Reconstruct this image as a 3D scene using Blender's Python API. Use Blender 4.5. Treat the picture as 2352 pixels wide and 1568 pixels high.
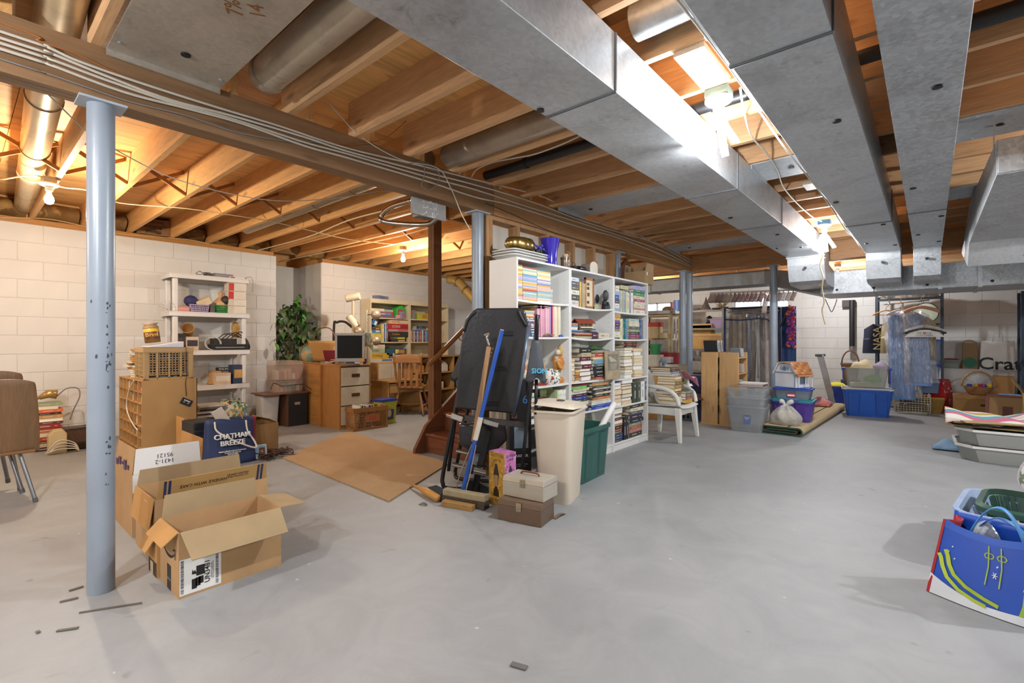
import bpy, math, random
from mathutils import Matrix, Vector, Euler
random.seed(7)
for _o in list(bpy.data.objects): bpy.data.objects.remove(_o)
SC = bpy.context.scene
COL = SC.collection
R = math.radians
PI = math.pi
# camera
YAW = R(40.8); EYE = 1.15; FPX = 1110.67; CXP = 1176.0; CYP = 783.0
_cd = bpy.data.cameras.new('camera'); _cam = bpy.data.objects.new('camera', _cd); COL.objects.link(_cam)
_cd.lens = 17.0; _cd.sensor_width = 36.0; _cd.clip_start = .05; _cd.clip_end = 60
_cam.location = (0,0, EYE); _cam.rotation_euler = (R(90),0, YAW)
SC.camera = _cam
# world, exposure
_w = bpy.data.worlds.new('world'); SC.world = _w; _w.use_nodes = True
_w.node_tree.nodes['Background'].inputs[0].default_value = (.75,.82,.9,1)
_w.node_tree.nodes['Background'].inputs[1].default_value = 1.2
_w.cycles.sampling_method = 'NONE'
SC.view_settings.view_transform = 'Standard'; SC.view_settings.look = 'None'
SC.view_settings.gamma = 1; SC.view_settings.use_curve_mapping = False
SC.view_settings.exposure = 0.96
SC.cycles.use_adaptive_sampling = True; SC.cycles.adaptive_threshold = .025; SC.cycles.caustics_reflective = False; SC.cycles.caustics_refractive = False; SC.cycles.blur_glossy = 1.
SC.cycles.max_bounces = 6; SC.cycles.diffuse_bounces = 4; SC.cycles.glossy_bounces = 3; SC.cycles.transmission_bounces = 4; SC.cycles.transparent_max_bounces = 12
# lamp strengths in watts (each bulb's light is built with its fixture)
COOL = (.95,.97,1.0); WARM = (1.0,.84,.64); NEUT = (1.0,.93,.82)
CFL_W = 92; WARM_W = 46; MID_W = 40
# pixel -> place
_RX, _RY = math.cos(YAW), math.sin(YAW); _FX, _FY = -math.sin(YAW), math.cos(YAW)
def _ray(u, v):
 a = (u-CXP)/FPX; b = (CYP-v)/FPX
 return _FX+_RX*a, _FY+_RY*a, b
def PZ(u, v, z=0.):
 d = _ray(u, v); t = (z-EYE)/d[2]; return Vector((d[0]*t, d[1]*t, z))
def PX(u, v, x):
 d = _ray(u, v); t = x/d[0]; return Vector((x, d[1]*t, EYE+d[2]*t))
def PY(u, v, y):
 d = _ray(u, v); t = y/d[1]; return Vector((d[0]*t, y, EYE+d[2]*t))
def PD(u, v, t):
 d = _ray(u, v); return Vector((d[0]*t, d[1]*t, EYE+d[2]*t))
# materials
def S(h):
 h = h.lstrip('#'); c = [int(h[i:i+2],16)/255 for i in (0,2,4)]
 return tuple(x/12.92 if x <= .04045 else ((x+.055)/1.055)**2.4 for x in c)
_M = {}
def _new(key):
 m = bpy.data.materials.new(key); m.use_nodes = True; nt = m.node_tree
 return m, nt, nt.nodes['Principled BSDF']
def _coord(nt, scale, kind='Object', rot=None):
 tc = nt.nodes.new('ShaderNodeTexCoord'); mp = nt.nodes.new('ShaderNodeMapping')
 mp.inputs['Scale'].default_value = scale if hasattr(scale, '__len__') else (scale,)*3
 if rot: mp.inputs['Rotation'].default_value = rot
 nt.links.new(tc.outputs[kind], mp.inputs[0]); return mp.outputs[0]
def _noise(nt, vec, scale, detail=1.5, dist=0., rough=.55):
 n = nt.nodes.new('ShaderNodeTexNoise'); n.inputs['Scale'].default_value = scale; n.inputs['Detail'].default_value = detail
 n.inputs['Distortion'].default_value = dist; n.inputs['Roughness'].default_value = rough
 nt.links.new(vec, n.inputs['Vector']); return n.outputs['Fac']
def _ramp(nt, fac, stops):
 r = nt.nodes.new('ShaderNodeValToRGB'); e = r.color_ramp.elements
 while len(e) < len(stops): e.new(.5)
 for i,(p, c) in enumerate(stops): e[i].position = p; e[i].color = (*c,1)
 nt.links.new(fac, r.inputs[0]); return r.outputs[0]
def _mix(nt, fac, a, b, mode='MIX'):
 n = nt.nodes.new('ShaderNodeMix'); n.data_type = 'RGBA'; n.blend_type = mode
 if hasattr(fac, 'links'): nt.links.new(fac, n.inputs[0])
 else: n.inputs[0].default_value = fac
 for s, i in ((a,6),(b,7)):
  if hasattr(s, 'links'): nt.links.new(s, n.inputs[i])
  else: n.inputs[i].default_value = (*s,1)
 return n.outputs[2]
def _bump(nt, b, h, strength=.2, dist=.01):
 n = nt.nodes.new('ShaderNodeBump'); n.inputs['Strength'].default_value = strength; n.inputs['Distance'].default_value = dist
 nt.links.new(h, n.inputs['Height']); nt.links.new(n.outputs[0], b.inputs['Normal'])
def _objvar(nt, col, lo=.85, hi=1.12):
 oi = nt.nodes.new('ShaderNodeObjectInfo'); mr = nt.nodes.new('ShaderNodeMapRange')
 mr.inputs[3].default_value = lo; mr.inputs[4].default_value = hi
 nt.links.new(oi.outputs['Random'], mr.inputs[0])
 hs = nt.nodes.new('ShaderNodeHueSaturation'); nt.links.new(mr.outputs[0], hs.inputs['Value'])
 if hasattr(col, 'links'): nt.links.new(col, hs.inputs['Color'])
 else: hs.inputs['Color'].default_value = (*col,1)
 return hs.outputs[0]
def sc(c, k): return tuple(min(1, x*k) for x in c)
def mat(h, rough=.6, metal=0., var=.08, nscale=6., bump=0., spec=None):
 key = f'plain_{h}_{rough}_{metal}_{var}_{nscale}_{bump}'
 if key in _M: return _M[key]
 m, nt, b = _new(key); c = S(h)
 if var:
  v = _coord(nt,1); f = _noise(nt, v, nscale)
  nt.links.new(_ramp(nt, f,[(.3, sc(c,1-var)),(.7, sc(c,1+var))]), b.inputs['Base Color'])
  if bump: _bump(nt, b, _noise(nt, v, nscale*8), bump,.004)
 else: b.inputs['Base Color'].default_value = (*c,1)
 b.inputs['Roughness'].default_value = rough; b.inputs['Metallic'].default_value = metal
 if spec is not None: b.inputs['Specular IOR Level'].default_value = spec
 _M[key] = m; return m
def wood(h, axis=0, rough=.55, contrast=.25, fine=1., var=True):
 key = f'wood_{h}_{axis}_{rough}_{contrast}_{fine}_{var}'
 if key in _M: return _M[key]
 m, nt, b = _new(key); c = S(h)
 s = [14*fine]*3; s[axis] = 1.1*fine
 v = _coord(nt, s); f = _noise(nt, v,1.6,3,.8); f2 = _noise(nt, v,9,1)
 col = _ramp(nt, f,[(.25, sc(c,1-contrast*1.3)),(.5, c),(.75, sc(c,1+contrast*.6))])
 col = _mix(nt,.22, col, _ramp(nt, f2,[(.35, sc(c,.6)),(.65, sc(c,1.25))]))
 # knots
 vo = nt.nodes.new('ShaderNodeTexVoronoi'); vo.inputs['Scale'].default_value = 1.0
 s2 = [5.]*3; s2[axis] = 1.6
 nt.links.new(_coord(nt, s2), vo.inputs['Vector'])
 col = _mix(nt, _ramp(nt, vo.outputs['Distance'],[(.05,(.75,)*3),(.13,(0,0,0))]), col, sc(c,.38))
 if var: col = _objvar(nt, col)
 nt.links.new(col, b.inputs['Base Color']); b.inputs['Roughness'].default_value = rough
 _M[key] = m; return m
def cardboard(h='#b08a5e'):
 key = 'card_'+h
 if key in _M: return _M[key]
 m, nt, b = _new(key); c = S(h); v = _coord(nt,1)
 f = _noise(nt, v,5,4); w = nt.nodes.new('ShaderNodeTexWave'); w.inputs['Scale'].default_value = 60; w.inputs['Distortion'].default_value = .4
 nt.links.new(v, w.inputs['Vector'])
 col = _ramp(nt, f,[(.3, sc(c,.9)),(.7, sc(c,1.07))])
 nt.links.new(col, b.inputs['Base Color']); b.inputs['Roughness'].default_value = .75; b.inputs['Specular IOR Level'].default_value = .25
 _bump(nt, b, w.outputs['Fac'],.06,.002); _M[key] = m; return m
def galv(h='#c9ced2', rough=.38, spangle=.5, metal=.42):
 key = f'galv_{h}_{rough}_{spangle}'
 if key in _M: return _M[key]
 m, nt, b = _new(key); c = S(h); v = _coord(nt,1)
 vo = nt.nodes.new('ShaderNodeTexVoronoi'); vo.inputs['Scale'].default_value = 55; nt.links.new(v, vo.inputs['Vector'])
 n = _noise(nt, v,3.2,3,.6)
 sp = _ramp(nt, vo.outputs['Color'],[(.2, sc(c,1-.35*spangle)),(.8, sc(c,1+.2*spangle))])
 sm = _ramp(nt, n,[(.36, sc(c,.72)),(.55, c),(.8, sc(c,1.08))])
 col = _mix(nt,.45, sm, sp)
 st = _ramp(nt, _noise(nt, v,7,4,1.2,.7),[(.60,(0,0,0)),(.74,(.55,)*3)])
 col = _mix(nt, st, col, sc(c,.32))
 nt.links.new(col, b.inputs['Base Color']); b.inputs['Metallic'].default_value = metal
 rr = nt.nodes.new('ShaderNodeMapRange'); rr.inputs[3].default_value = rough-.1; rr.inputs[4].default_value = rough+.14
 nt.links.new(n, rr.inputs[0]); nt.links.new(rr.outputs[0], b.inputs['Roughness'])
 _M[key] = m; return m
def clear(h='#dfe4e6', alpha=.35, rough=.15, crinkle=0.):
 key = f'clear_{h}_{alpha}_{rough}_{crinkle}'
 if key in _M: return _M[key]
 m, nt, b = _new(key); b.inputs['Base Color'].default_value = (*S(h),1); b.inputs['Roughness'].default_value = rough
 t = nt.nodes.new('ShaderNodeBsdfTransparent'); t.inputs[0].default_value = (*[min(1,.6+.4*x) for x in S(h)],1)
 ms = nt.nodes.new('ShaderNodeMixShader'); ms.inputs[0].default_value = alpha
 out = nt.nodes['Material Output']
 nt.links.new(t.outputs[0], ms.inputs[1]); nt.links.new(b.outputs[0], ms.inputs[2]); nt.links.new(ms.outputs[0], out.inputs['Surface'])
 if crinkle:
  v = _coord(nt,1); _bump(nt, b, _noise(nt, v,22,4,1.5), crinkle,.02)
 _M[key] = m; return m
def film(h='#ffffff', fac=.2, rough=.1, crinkle=.8, tint=1.):
 key = f'film_{h}_{fac}_{rough}_{crinkle}'
 if key in _M: return _M[key]
 m, nt, b = _new(key); nt.nodes.remove(b); out = nt.nodes['Material Output']
 t = nt.nodes.new('ShaderNodeBsdfTransparent'); t.inputs[0].default_value = (.93,.94,.95,1)
 g = nt.nodes.new('ShaderNodeBsdfGlossy'); g.inputs['Color'].default_value = (*S(h),1); g.inputs['Roughness'].default_value = rough
 ms = nt.nodes.new('ShaderNodeMixShader'); ms.inputs[0].default_value = fac
 n = nt.nodes.new('ShaderNodeBump'); n.inputs['Strength'].default_value = crinkle; n.inputs['Distance'].default_value = .05
 nt.links.new(_noise(nt, _coord(nt,(1,1,.45)),16,5,2.), n.inputs['Height']); nt.links.new(n.outputs[0], g.inputs['Normal'])
 nt.links.new(t.outputs[0], ms.inputs[1]); nt.links.new(g.outputs[0], ms.inputs[2]); nt.links.new(ms.outputs[0], out.inputs['Surface'])
 _M[key] = m; return m
def emit(col, strength):
 key = f'emit_{col}_{strength}'
 if key in _M: return _M[key]
 m, nt, b = _new(key); b.inputs['Base Color'].default_value = (1,1,1,1)
 b.inputs['Emission Color'].default_value = (*col,1); b.inputs['Emission Strength'].default_value = strength; m.cycles.emission_sampling = 'NONE'
 _M[key] = m; return m
def stripes(cols, scale, axis=0, rough=.9, dist=0.):
 """flat printed bands, repeating colours along one local axis"""
 key = f'str_{cols}_{scale}_{axis}_{dist}'
 if key in _M: return _M[key]
 m, nt, b = _new(key); tc = nt.nodes.new('ShaderNodeTexCoord'); sp = nt.nodes.new('ShaderNodeSeparateXYZ')
 nt.links.new(tc.outputs['Object'], sp.inputs[0])
 mu = nt.nodes.new('ShaderNodeMath'); mu.operation = 'MULTIPLY'; mu.inputs[1].default_value = scale
 nt.links.new(sp.outputs[axis], mu.inputs[0])
 fr = nt.nodes.new('ShaderNodeMath'); fr.operation = 'FRACT'; nt.links.new(mu.outputs[0], fr.inputs[0])
 r = nt.nodes.new('ShaderNodeValToRGB'); r.color_ramp.interpolation = 'CONSTANT'; e = r.color_ramp.elements
 while len(e) < len(cols): e.new(.5)
 for i, c in enumerate(cols): e[i].position = i/len(cols); e[i].color = (*S(c),1)
 nt.links.new(fr.outputs[0], r.inputs[0]); nt.links.new(r.outputs[0], b.inputs['Base Color']); b.inputs['Roughness'].default_value = rough
 _M[key] = m; return m
def blotch(base, cols, scale=14., rough=.8, thr=.55):
 """printed cloth or paper: blobs of several colours over a base"""
 key = f'blo_{base}_{cols}_{scale}_{thr}'
 if key in _M: return _M[key]
 m, nt, b = _new(key); v = _coord(nt,1); col = S(base)
 for i, c in enumerate(cols):
  mp = nt.nodes.new('ShaderNodeMapping'); mp.inputs['Location'].default_value = (3.7*i+1,1.3*i,2.1*i); nt.links.new(v, mp.inputs[0])
  f = _ramp(nt, _noise(nt, mp.outputs[0], scale,2),[(thr,(0,0,0)),(thr+.03,(1,1,1))])
  col = _mix(nt, f, col, S(c))
 nt.links.new(col, b.inputs['Base Color']); b.inputs['Roughness'].default_value = rough; _M[key] = m; return m
# mesh building
class MB:
 def __init__(s): s.v = []; s.f = []; s.mi = []; s.T = None
 def _add(s, vs, fs, mi=0):
  o = len(s.v)
  s.v += [tuple(s.T @ Vector(p)) for p in vs] if s.T else [tuple(p) for p in vs]
  s.f += [tuple(i+o for i in f) for f in fs]; s.mi += [mi]*len(fs); return s
 def hexa(s, p, mi=0):
  return s._add(p,[(0,3,2,1),(4,5,6,7),(0,1,5,4),(1,2,6,5),(2,3,7,6),(3,0,4,7)], mi)
 def box(s, x0, x1, y0, y1, z0, z1, mi=0):
  return s.hexa([(x0, y0, z0),(x1, y0, z0),(x1, y1, z0),(x0, y1, z0),(x0, y0, z1),(x1, y0, z1),(x1, y1, z1),(x0, y1, z1)], mi)
 def cb(s, c, d, rot=None, mi=0):
  """box centred at c with size d, optional rotation (Euler xyz)"""
  m = Matrix.Translation(Vector(c)) @ (Euler(rot).to_matrix().to_4x4() if rot else Matrix())
  x, y, z = d[0]/2, d[1]/2, d[2]/2
  return s.hexa([tuple(m @ Vector(q)) for q in ((-x,-y,-z),(x,-y,-z),(x, y,-z),(-x, y,-z),(-x,-y, z),(x,-y, z),(x, y, z),(-x, y, z))], mi)
 def bar(s, p0, p1, w, h, up=(0,0,1), mi=0):
  """straight bar of rectangular section between two points"""
  p0, p1 = Vector(p0), Vector(p1); d = (p1-p0).normalized(); u = Vector(up)
  x = d.cross(u)
  if x.length < 1e-4: x = d.cross(Vector((0,1,0)))
  x.normalize(); z = x.cross(d); x = x*w/2; z = z*h/2
  return s.hexa([p0-x-z, p0+x-z, p1+x-z, p1-x-z, p0-x+z, p0+x+z, p1+x+z, p1-x+z], mi)
 def cyl(s, p0, p1, r0, r1=None, n=16, mi=0, caps=True):
  r1 = r0 if r1 is None else r1
  p0, p1 = Vector(p0), Vector(p1); d = (p1-p0).normalized(); q = d.to_track_quat('Z', 'Y').to_matrix()
  ring = [q @ Vector((math.cos(2*PI*i/n), math.sin(2*PI*i/n),0)) for i in range(n)]
  vs = [p0+a*r0 for a in ring]+[p1+a*r1 for a in ring]
  fs = [(i,(i+1) % n, n+(i+1) % n, n+i) for i in range(n)]
  if caps: fs += [tuple(range(n-1,-1,-1)), tuple(range(n,2*n))]
  return s._add(vs, fs, mi)
 def tube(s, pts, r, n=8, mi=0, closed=False, caps=True):
  pts = [Vector(p) for p in pts]; m = len(pts); rr = r if hasattr(r, '__len__') else [r]*m
  vs = []; prev = None
  for i, p in enumerate(pts):
   a = pts[(i-1) % m] if (i or closed) else p; b = pts[(i+1) % m] if (i < m-1 or closed) else p
   d = (b-a)
   d = d.normalized() if d.length > 1e-9 else Vector((0,0,1))
   if prev is None:
    x = d.cross(Vector((0,0,1)))
    if x.length < 1e-3: x = d.cross(Vector((0,1,0)))
   else: x = prev-d*prev.dot(d)
   if x.length < 1e-6: x = d.orthogonal()
   x.normalize(); prev = x; y = d.cross(x)
   vs += [p+(x*math.cos(2*PI*k/n)+y*math.sin(2*PI*k/n))*rr[i] for k in range(n)]
  fs = []
  for i in range(m if closed else m-1):
   j = (i+1) % m
   fs += [(i*n+k, i*n+(k+1) % n, j*n+(k+1) % n, j*n+k) for k in range(n)]
  if not closed and caps: fs += [tuple(range(n-1,-1,-1)), tuple((m-1)*n+k for k in range(n))]
  return s._add(vs, fs, mi)
 def lathe(s, prof, c=(0,0,0), n=24, mi=0, sx=1., sy=1., cap=True):
  vs = []; c = Vector(c)
  for r, z in prof: vs += [c+Vector((r*sx*math.cos(2*PI*k/n), r*sy*math.sin(2*PI*k/n), z)) for k in range(n)]
  fs = []
  for i in range(len(prof)-1): fs += [(i*n+k, i*n+(k+1) % n,(i+1)*n+(k+1) % n,(i+1)*n+k) for k in range(n)]
  if cap:
   if prof[0][0] > 1e-5: fs.append(tuple(range(n-1,-1,-1)))
   if prof[-1][0] > 1e-5: fs.append(tuple((len(prof)-1)*n+k for k in range(n)))
  return s._add(vs, fs, mi)
 def ball(s, c, r, n=12, m=8, mi=0, sq=(1,1,1)):
  return s.lathe([(max(1e-4, r*math.sin(PI*i/m))*1.,-r*math.cos(PI*i/m)*sq[2]) for i in range(m+1)], c, n, mi, sq[0], sq[1], False)
 def prism(s, poly, h0, h1, ax='z', mi=0):
  """2-D polygon extruded; ax names the extrusion axis (x: poly is (y,z); y: (x,z); z: (x,y))"""
  def q(a, b, h): return (h, a, b) if ax == 'x' else (a, h, b) if ax == 'y' else (a, b, h)
  n = len(poly); vs = [q(a, b, h0) for a, b in poly]+[q(a, b, h1) for a, b in poly]
  return s._add(vs,[tuple(range(n-1,-1,-1)), tuple(range(n,2*n))]+[(i,(i+1) % n, n+(i+1) % n, n+i) for i in range(n)], mi)
 def grid(s, fn, nu, nv, mi=0, thick=0.):
  """sheet fn(u,v)->point, u,v in 0..1"""
  vs = [Vector(fn(i/nu, j/nv)) for j in range(nv+1) for i in range(nu+1)]; w = nu+1
  fs = [(j*w+i, j*w+i+1,(j+1)*w+i+1,(j+1)*w+i) for j in range(nv) for i in range(nu)]
  return s._add(vs, fs, mi)
 def tub(s, w, d, w2, d2, h, t=.004, rc=.03, z0=0., mi=0, lip=.012, liph=.02):
  """open tapered container with rounded corners: base w x d, rim w2 x d2, outward lip"""
  def rr(a, b, z, r):
   out = []
   for k,(sx, sy) in enumerate(((1,1),(-1,1),(-1,-1),(1,-1))):
    for j in range(4):
     an = PI/2*(k+j/3); out.append((sx*(a/2-r)+r*math.cos(an), sy*(b/2-r)+r*math.sin(an), z))
   return out
  rings = [rr(w, d, z0, rc), rr(w2, d2, z0+h-liph, rc)]
  if lip: rings += [rr(w2+2*lip, d2+2*lip, z0+h-liph, rc+lip), rr(w2+2*lip, d2+2*lip, z0+h, rc+lip)]
  else: rings += [rr(w2, d2, z0+h, rc)]
  rings += [rr(w2-2*t, d2-2*t, z0+h, rc), rr(w-2*t, d-2*t, z0+t, rc)]
  vs = [p for r_ in rings for p in r_]; n = 16; fs = [tuple(range(n-1,-1,-1))]
  for i in range(len(rings)-1): fs += [(i*n+k, i*n+(k+1) % n,(i+1)*n+(k+1) % n,(i+1)*n+k) for k in range(n)]
  fs.append(tuple((len(rings)-1)*n+k for k in range(n)))
  return s._add(vs, fs, mi)
 def mesh(s, name, mats, smooth=False):
  me = bpy.data.meshes.new(name); me.from_pydata([tuple(p) for p in s.v],[], s.f)
  for m in (mats if isinstance(mats,(list, tuple)) else [mats]): me.materials.append(m)
  if any(s.mi): me.polygons.foreach_set('material_index', s.mi)
  if smooth:
   if smooth == 1: me.shade_smooth()
   else:
    me.shade_smooth(); me.set_sharp_from_angle(angle=R(smooth))
  me.update(); return me
 def build(s, name, mats, parent=None, smooth=False, bevel=0., seg=2, loc=None, rot=None, solid=0., sub=0):
  o = bpy.data.objects.new(name, s.mesh(name, mats, smooth)); COL.objects.link(o)
  if parent: o.parent = parent
  if loc is not None: o.location = loc
  if rot is not None: o.rotation_euler = rot
  if sub:
   md = o.modifiers.new('s', 'SUBSURF'); md.levels = md.render_levels = sub
  if solid:
   md = o.modifiers.new('t', 'SOLIDIFY'); md.thickness = solid; md.offset = 0
  if bevel:
   md = o.modifiers.new('b', 'BEVEL'); md.width = bevel; md.segments = seg; md.limit_method = 'ANGLE'; md.angle_limit = R(40); md.harden_normals = False
  return o
def tag(o, label=None, cat=None, group=None, kind=None):
 if label: o['label'] = label
 if cat: o['category'] = cat
 if group: o['group'] = group
 if kind: o['kind'] = kind
 return o
def thing(name, label, cat, loc=(0,0,0), rz=0., group=None, rot=None):
 o = bpy.data.objects.new(name, None); COL.objects.link(o); o.empty_display_size = .1
 o.location = loc; o.rotation_euler = rot if rot else (0,0, rz)
 return tag(o, label, cat, group)
def pt(name, mats, parent, fn, **k):
 m = MB(); fn(m); return m.build(name, mats, parent, **k)
def text(body, size, material, parent, loc, rot, name='lettering', ext=.0006, align='CENTER', sx=1., space=1., bold=0.):
 cu = bpy.data.curves.new('t', 'FONT'); cu.body = body; cu.size = size; cu.extrude = ext; cu.align_x = align; cu.align_y = 'CENTER'
 cu.resolution_u = 3; cu.space_line = space; cu.offset = bold
 t = bpy.data.objects.new('t', cu); me = bpy.data.meshes.new_from_object(t)
 bpy.data.objects.remove(t); bpy.data.curves.remove(cu)
 me.materials.clear(); me.materials.append(material); me.name = name
 o = bpy.data.objects.new(name, me); COL.objects.link(o)
 if parent: o.parent = parent
 o.location = loc; o.rotation_euler = rot; o.scale = (sx,1,1); return o
def copy_tree(o, parent=None):
 c = o.copy(); COL.objects.link(c); c.parent = parent
 for ch in list(o.children): copy_tree(ch, c)
 return c
def lerp(a, b, t): return Vector(a)*(1-t)+Vector(b)*t
def cv(pts, n=8):
 """smooth path through points (Catmull-Rom)"""
 p = [Vector(q) for q in pts]; p = [p[0]*2-p[1]]+p+[p[-1]*2-p[-2]]; out = []
 for i in range(1, len(p)-2):
  for k in range(n):
   t = k/n; a, b, c, d = p[i-1], p[i], p[i+1], p[i+2]
   out.append(.5*((2*b)+(c-a)*t+(2*a-5*b+4*c-d)*t*t+(3*b-a-3*c+d)*t**3))
 out.append(p[-2]); return out
def ordn(n):
 w = ['', 'first', 'second', 'third', 'fourth', 'fifth', 'sixth', 'seventh', 'eighth', 'ninth', 'tenth', 'eleventh', 'twelfth', 'thirteenth', 'fourteenth', 'fifteenth', 'sixteenth', 'seventeenth', 'eighteenth', 'nineteenth', 'twentieth', 'twenty-first', 'twenty-second', 'twenty-third', 'twenty-fourth', 'twenty-fifth']
 if n < len(w): return w[n]
 return f'{n}' + ('th' if 10 <= n % 100 <= 20 else {1: 'st',2: 'nd',3: 'rd'}.get(n % 10, 'th'))
# setting
WALLX = -7.42; BACKY = 11.3; BEAMX = -2.85
def concrete():
 m, nt, b = _new('concrete_floor'); v = _coord(nt,1, 'Generated'); v = _coord(nt,1)
 n1 = _noise(nt, v,.55,3,.7); n2 = _noise(nt, v,3.1,4,1.0,.65); n3 = _noise(nt, v,26,1)
 c = _ramp(nt, n1,[(.3, S('#8a8f91')),(.5, S('#95999b')),(.72, S('#a3a6a7'))])
 c = _mix(nt,.35, c, _ramp(nt, n2,[(.3, S('#838485')),(.6, S('#a4a5a5')),(.8, S('#b5b5b3'))]))
 dark = _ramp(nt, _noise(nt, v,6.5,2,.4),[(.70,(0,0,0)),(.78,(.5,)*3)])
 c = _mix(nt, dark, c, S('#6f6e6b'))
 fl = _ramp(nt, _noise(nt, v,17,1,.2),[(.77,(0,0,0)),(.80,(.6,)*3)])
 c = _mix(nt, fl, c, S('#cfcfcd'))
 nt.links.new(c, b.inputs['Base Color'])
 rr = nt.nodes.new('ShaderNodeMapRange'); rr.inputs[3].default_value = .42; rr.inputs[4].default_value = .68
 nt.links.new(n2, rr.inputs[0]); nt.links.new(rr.outputs[0], b.inputs['Roughness'])
 _bump(nt, b, n3,.05,.004); return m
def paintwall(key, h):
 m, nt, b = _new(key); v = _coord(nt,1, 'Object'); c = S(h)
 n = _noise(nt, v,1.4,3,.5); n2 = _noise(nt, v,40,1)
 nt.links.new(_ramp(nt, n,[(.3, sc(c,.93)),(.7, sc(c,1.04))]), b.inputs['Base Color'])
 b.inputs['Roughness'].default_value = .7; _bump(nt, b, n2,.12,.004); return m
M_FLOOR = concrete(); M_WALL = paintwall('white_paint', '#d9d6d1'); M_WALLG = paintwall('grey_white_paint', '#cfcfcc')
M_JOIST = wood('#dba566',0,.6,.22); M_JOISTR = wood('#d3a678',0,.62,.22); M_BEAM = wood('#94714f',1,.6,.35)
M_BEAM2 = wood('#b98c5c',1,.6,.25); M_PLY = wood('#e0ae6c',1,.65,.3,.5); M_PLYR = wood('#c99b6c',1,.65,.3,.5); M_STUD = wood('#a97f54',2,.6,.25)  # left bay copies M_JOIST and M_PLY carry warm lamplight in their colour
M_GALV = galv(); M_GALV2 = galv('#c3c8cc',.45,1.); M_GALVD = galv('#9aa0a5',.42,.4); M_POST = mat('#8c96a1',.32,0,.08,3)
M_WIRE = mat('#d8cfc0',.6,0,.05); M_GWIRE = mat('#8d8a86',.6,0,0); M_BLACK = mat('#1a1a1c',.5,0,.1)
M_BRASSY = mat('#c9a25a',.3,.9,.08)
fl = pt('floor', M_FLOOR, None, lambda m: m.box(-8.8,4.2,-4.6,11.9,-.15,0)); tag(fl, 'grey painted concrete floor with scuffs and stains', None, None, 'structure')
# block walls: a backing slab with a block for every piece laid in running bond
_blk = MB(); _blk.hexa([(.0085,.001,.001),(.0085,.405,.001),(.0085,.405,.2015),(.0085,.001,.2015),(.012,.0055,.0055),(.012,.4005,.0055),(.012,.4005,.197),(.012,.0055,.197)])
_blk.f = [tuple(f) for f in _blk.f]; BLOCK = _blk.mesh('block', M_WALL); BLOCKG = _blk.mesh('block', M_WALLG)
def blocks(parent, org, along, normal_rz, length, me, skip=None, h=2.42):
 """block faces set on a slab; local x of a block is the outward normal, y runs along the wall"""
 n = 0
 for r_ in range(12):
  y = -(r_ % 2)*.203
  while y < length-.05:
   a = max(0, y); w = min(length, y+.406)-a
   if w > .06 and not (skip and skip(a, a+w, r_*.2025)):
    o = bpy.data.objects.new('block', me); COL.objects.link(o); o.parent = parent
    o.location = Vector(org)+Vector(along)*a+Vector((0,0, r_*.2025)); o.rotation_euler = (0,0, normal_rz); o.scale = (1, w/.406,1); n += 1
   y += .406
 return n
wl = pt('wall_left', M_WALL, None, lambda m: m.box(WALLX-.2, WALLX-.0055,-4.4,3.18,0,2.42)); tag(wl, 'white painted concrete block wall behind the plastic shelf', None, None, 'structure')
blocks(wl,(WALLX-.012,-3.6,0),(0,1,0),0,6.78, BLOCK)
wa = pt('wall_alcove', M_WALLG, None, lambda m: (m.box(-8.4,-8.16,3.0,4.05,0,2.40), m.box(-8.16, WALLX-.2,3.0,3.18,0,2.40))); tag(wa, 'recess in the white block wall behind the plant', None, None, 'structure')
wr = pt('wall_rear_left', M_WALL, None, lambda m: m.box(-8.16, WALLX-.0055,3.89, BACKY,0,2.42)); tag(wr, 'white painted wall behind the cream bookcases', None, None, 'structure')
blocks(wr,(WALLX-.012,3.90,0),(0,1,0),0,6.6, BLOCK)
WINS = [(-3.30,-2.2,1.86,2.10),(-5.6,-4.6,1.86,2.10)]
def _wb(m):
 y0, y1 = BACKY+.0055, BACKY+.25
 m.box(-8.2,4.2, y0, y1,0,1.86); m.box(-8.2,4.2, y0, y1,2.10,2.42)
 for a, b in ((-8.2,-5.6),(-4.6,-3.3),(-2.2,4.2)): m.box(a, b, y0, y1,1.86,2.10)
wb = pt('wall_back', M_WALLG, None, _wb); tag(wb, 'pale grey painted block wall behind the garment rack', None, None, 'structure')
for r_ in range(12):
 x = -4.4-(r_ % 2)*.203
 while x < 3.5:
  if not any(x+.406 > w[0] and x < w[1] and r_*.2025+.2 > w[2] and r_*.2025 < w[3] for w in WINS):
   o = bpy.data.objects.new('block', BLOCKG); COL.objects.link(o); o.parent = wb
   o.location = (x, BACKY+.012, r_*.2025); o.rotation_euler = (0,0,-PI/2)
  x += .406
wri = pt('wall_right', M_WALLG, None, lambda m: m.box(3.6,3.85,-4.4, BACKY+.01,0,2.42)); tag(wri, 'pale painted wall beyond the boxes', None, None, 'structure')
wf = pt('wall_front', M_WALLG, None, lambda m: m.box(-8.2,4.2,-4.6,-4.4,0,2.42)); tag(wf, 'pale painted wall behind the viewer', None, None, 'structure')
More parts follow.
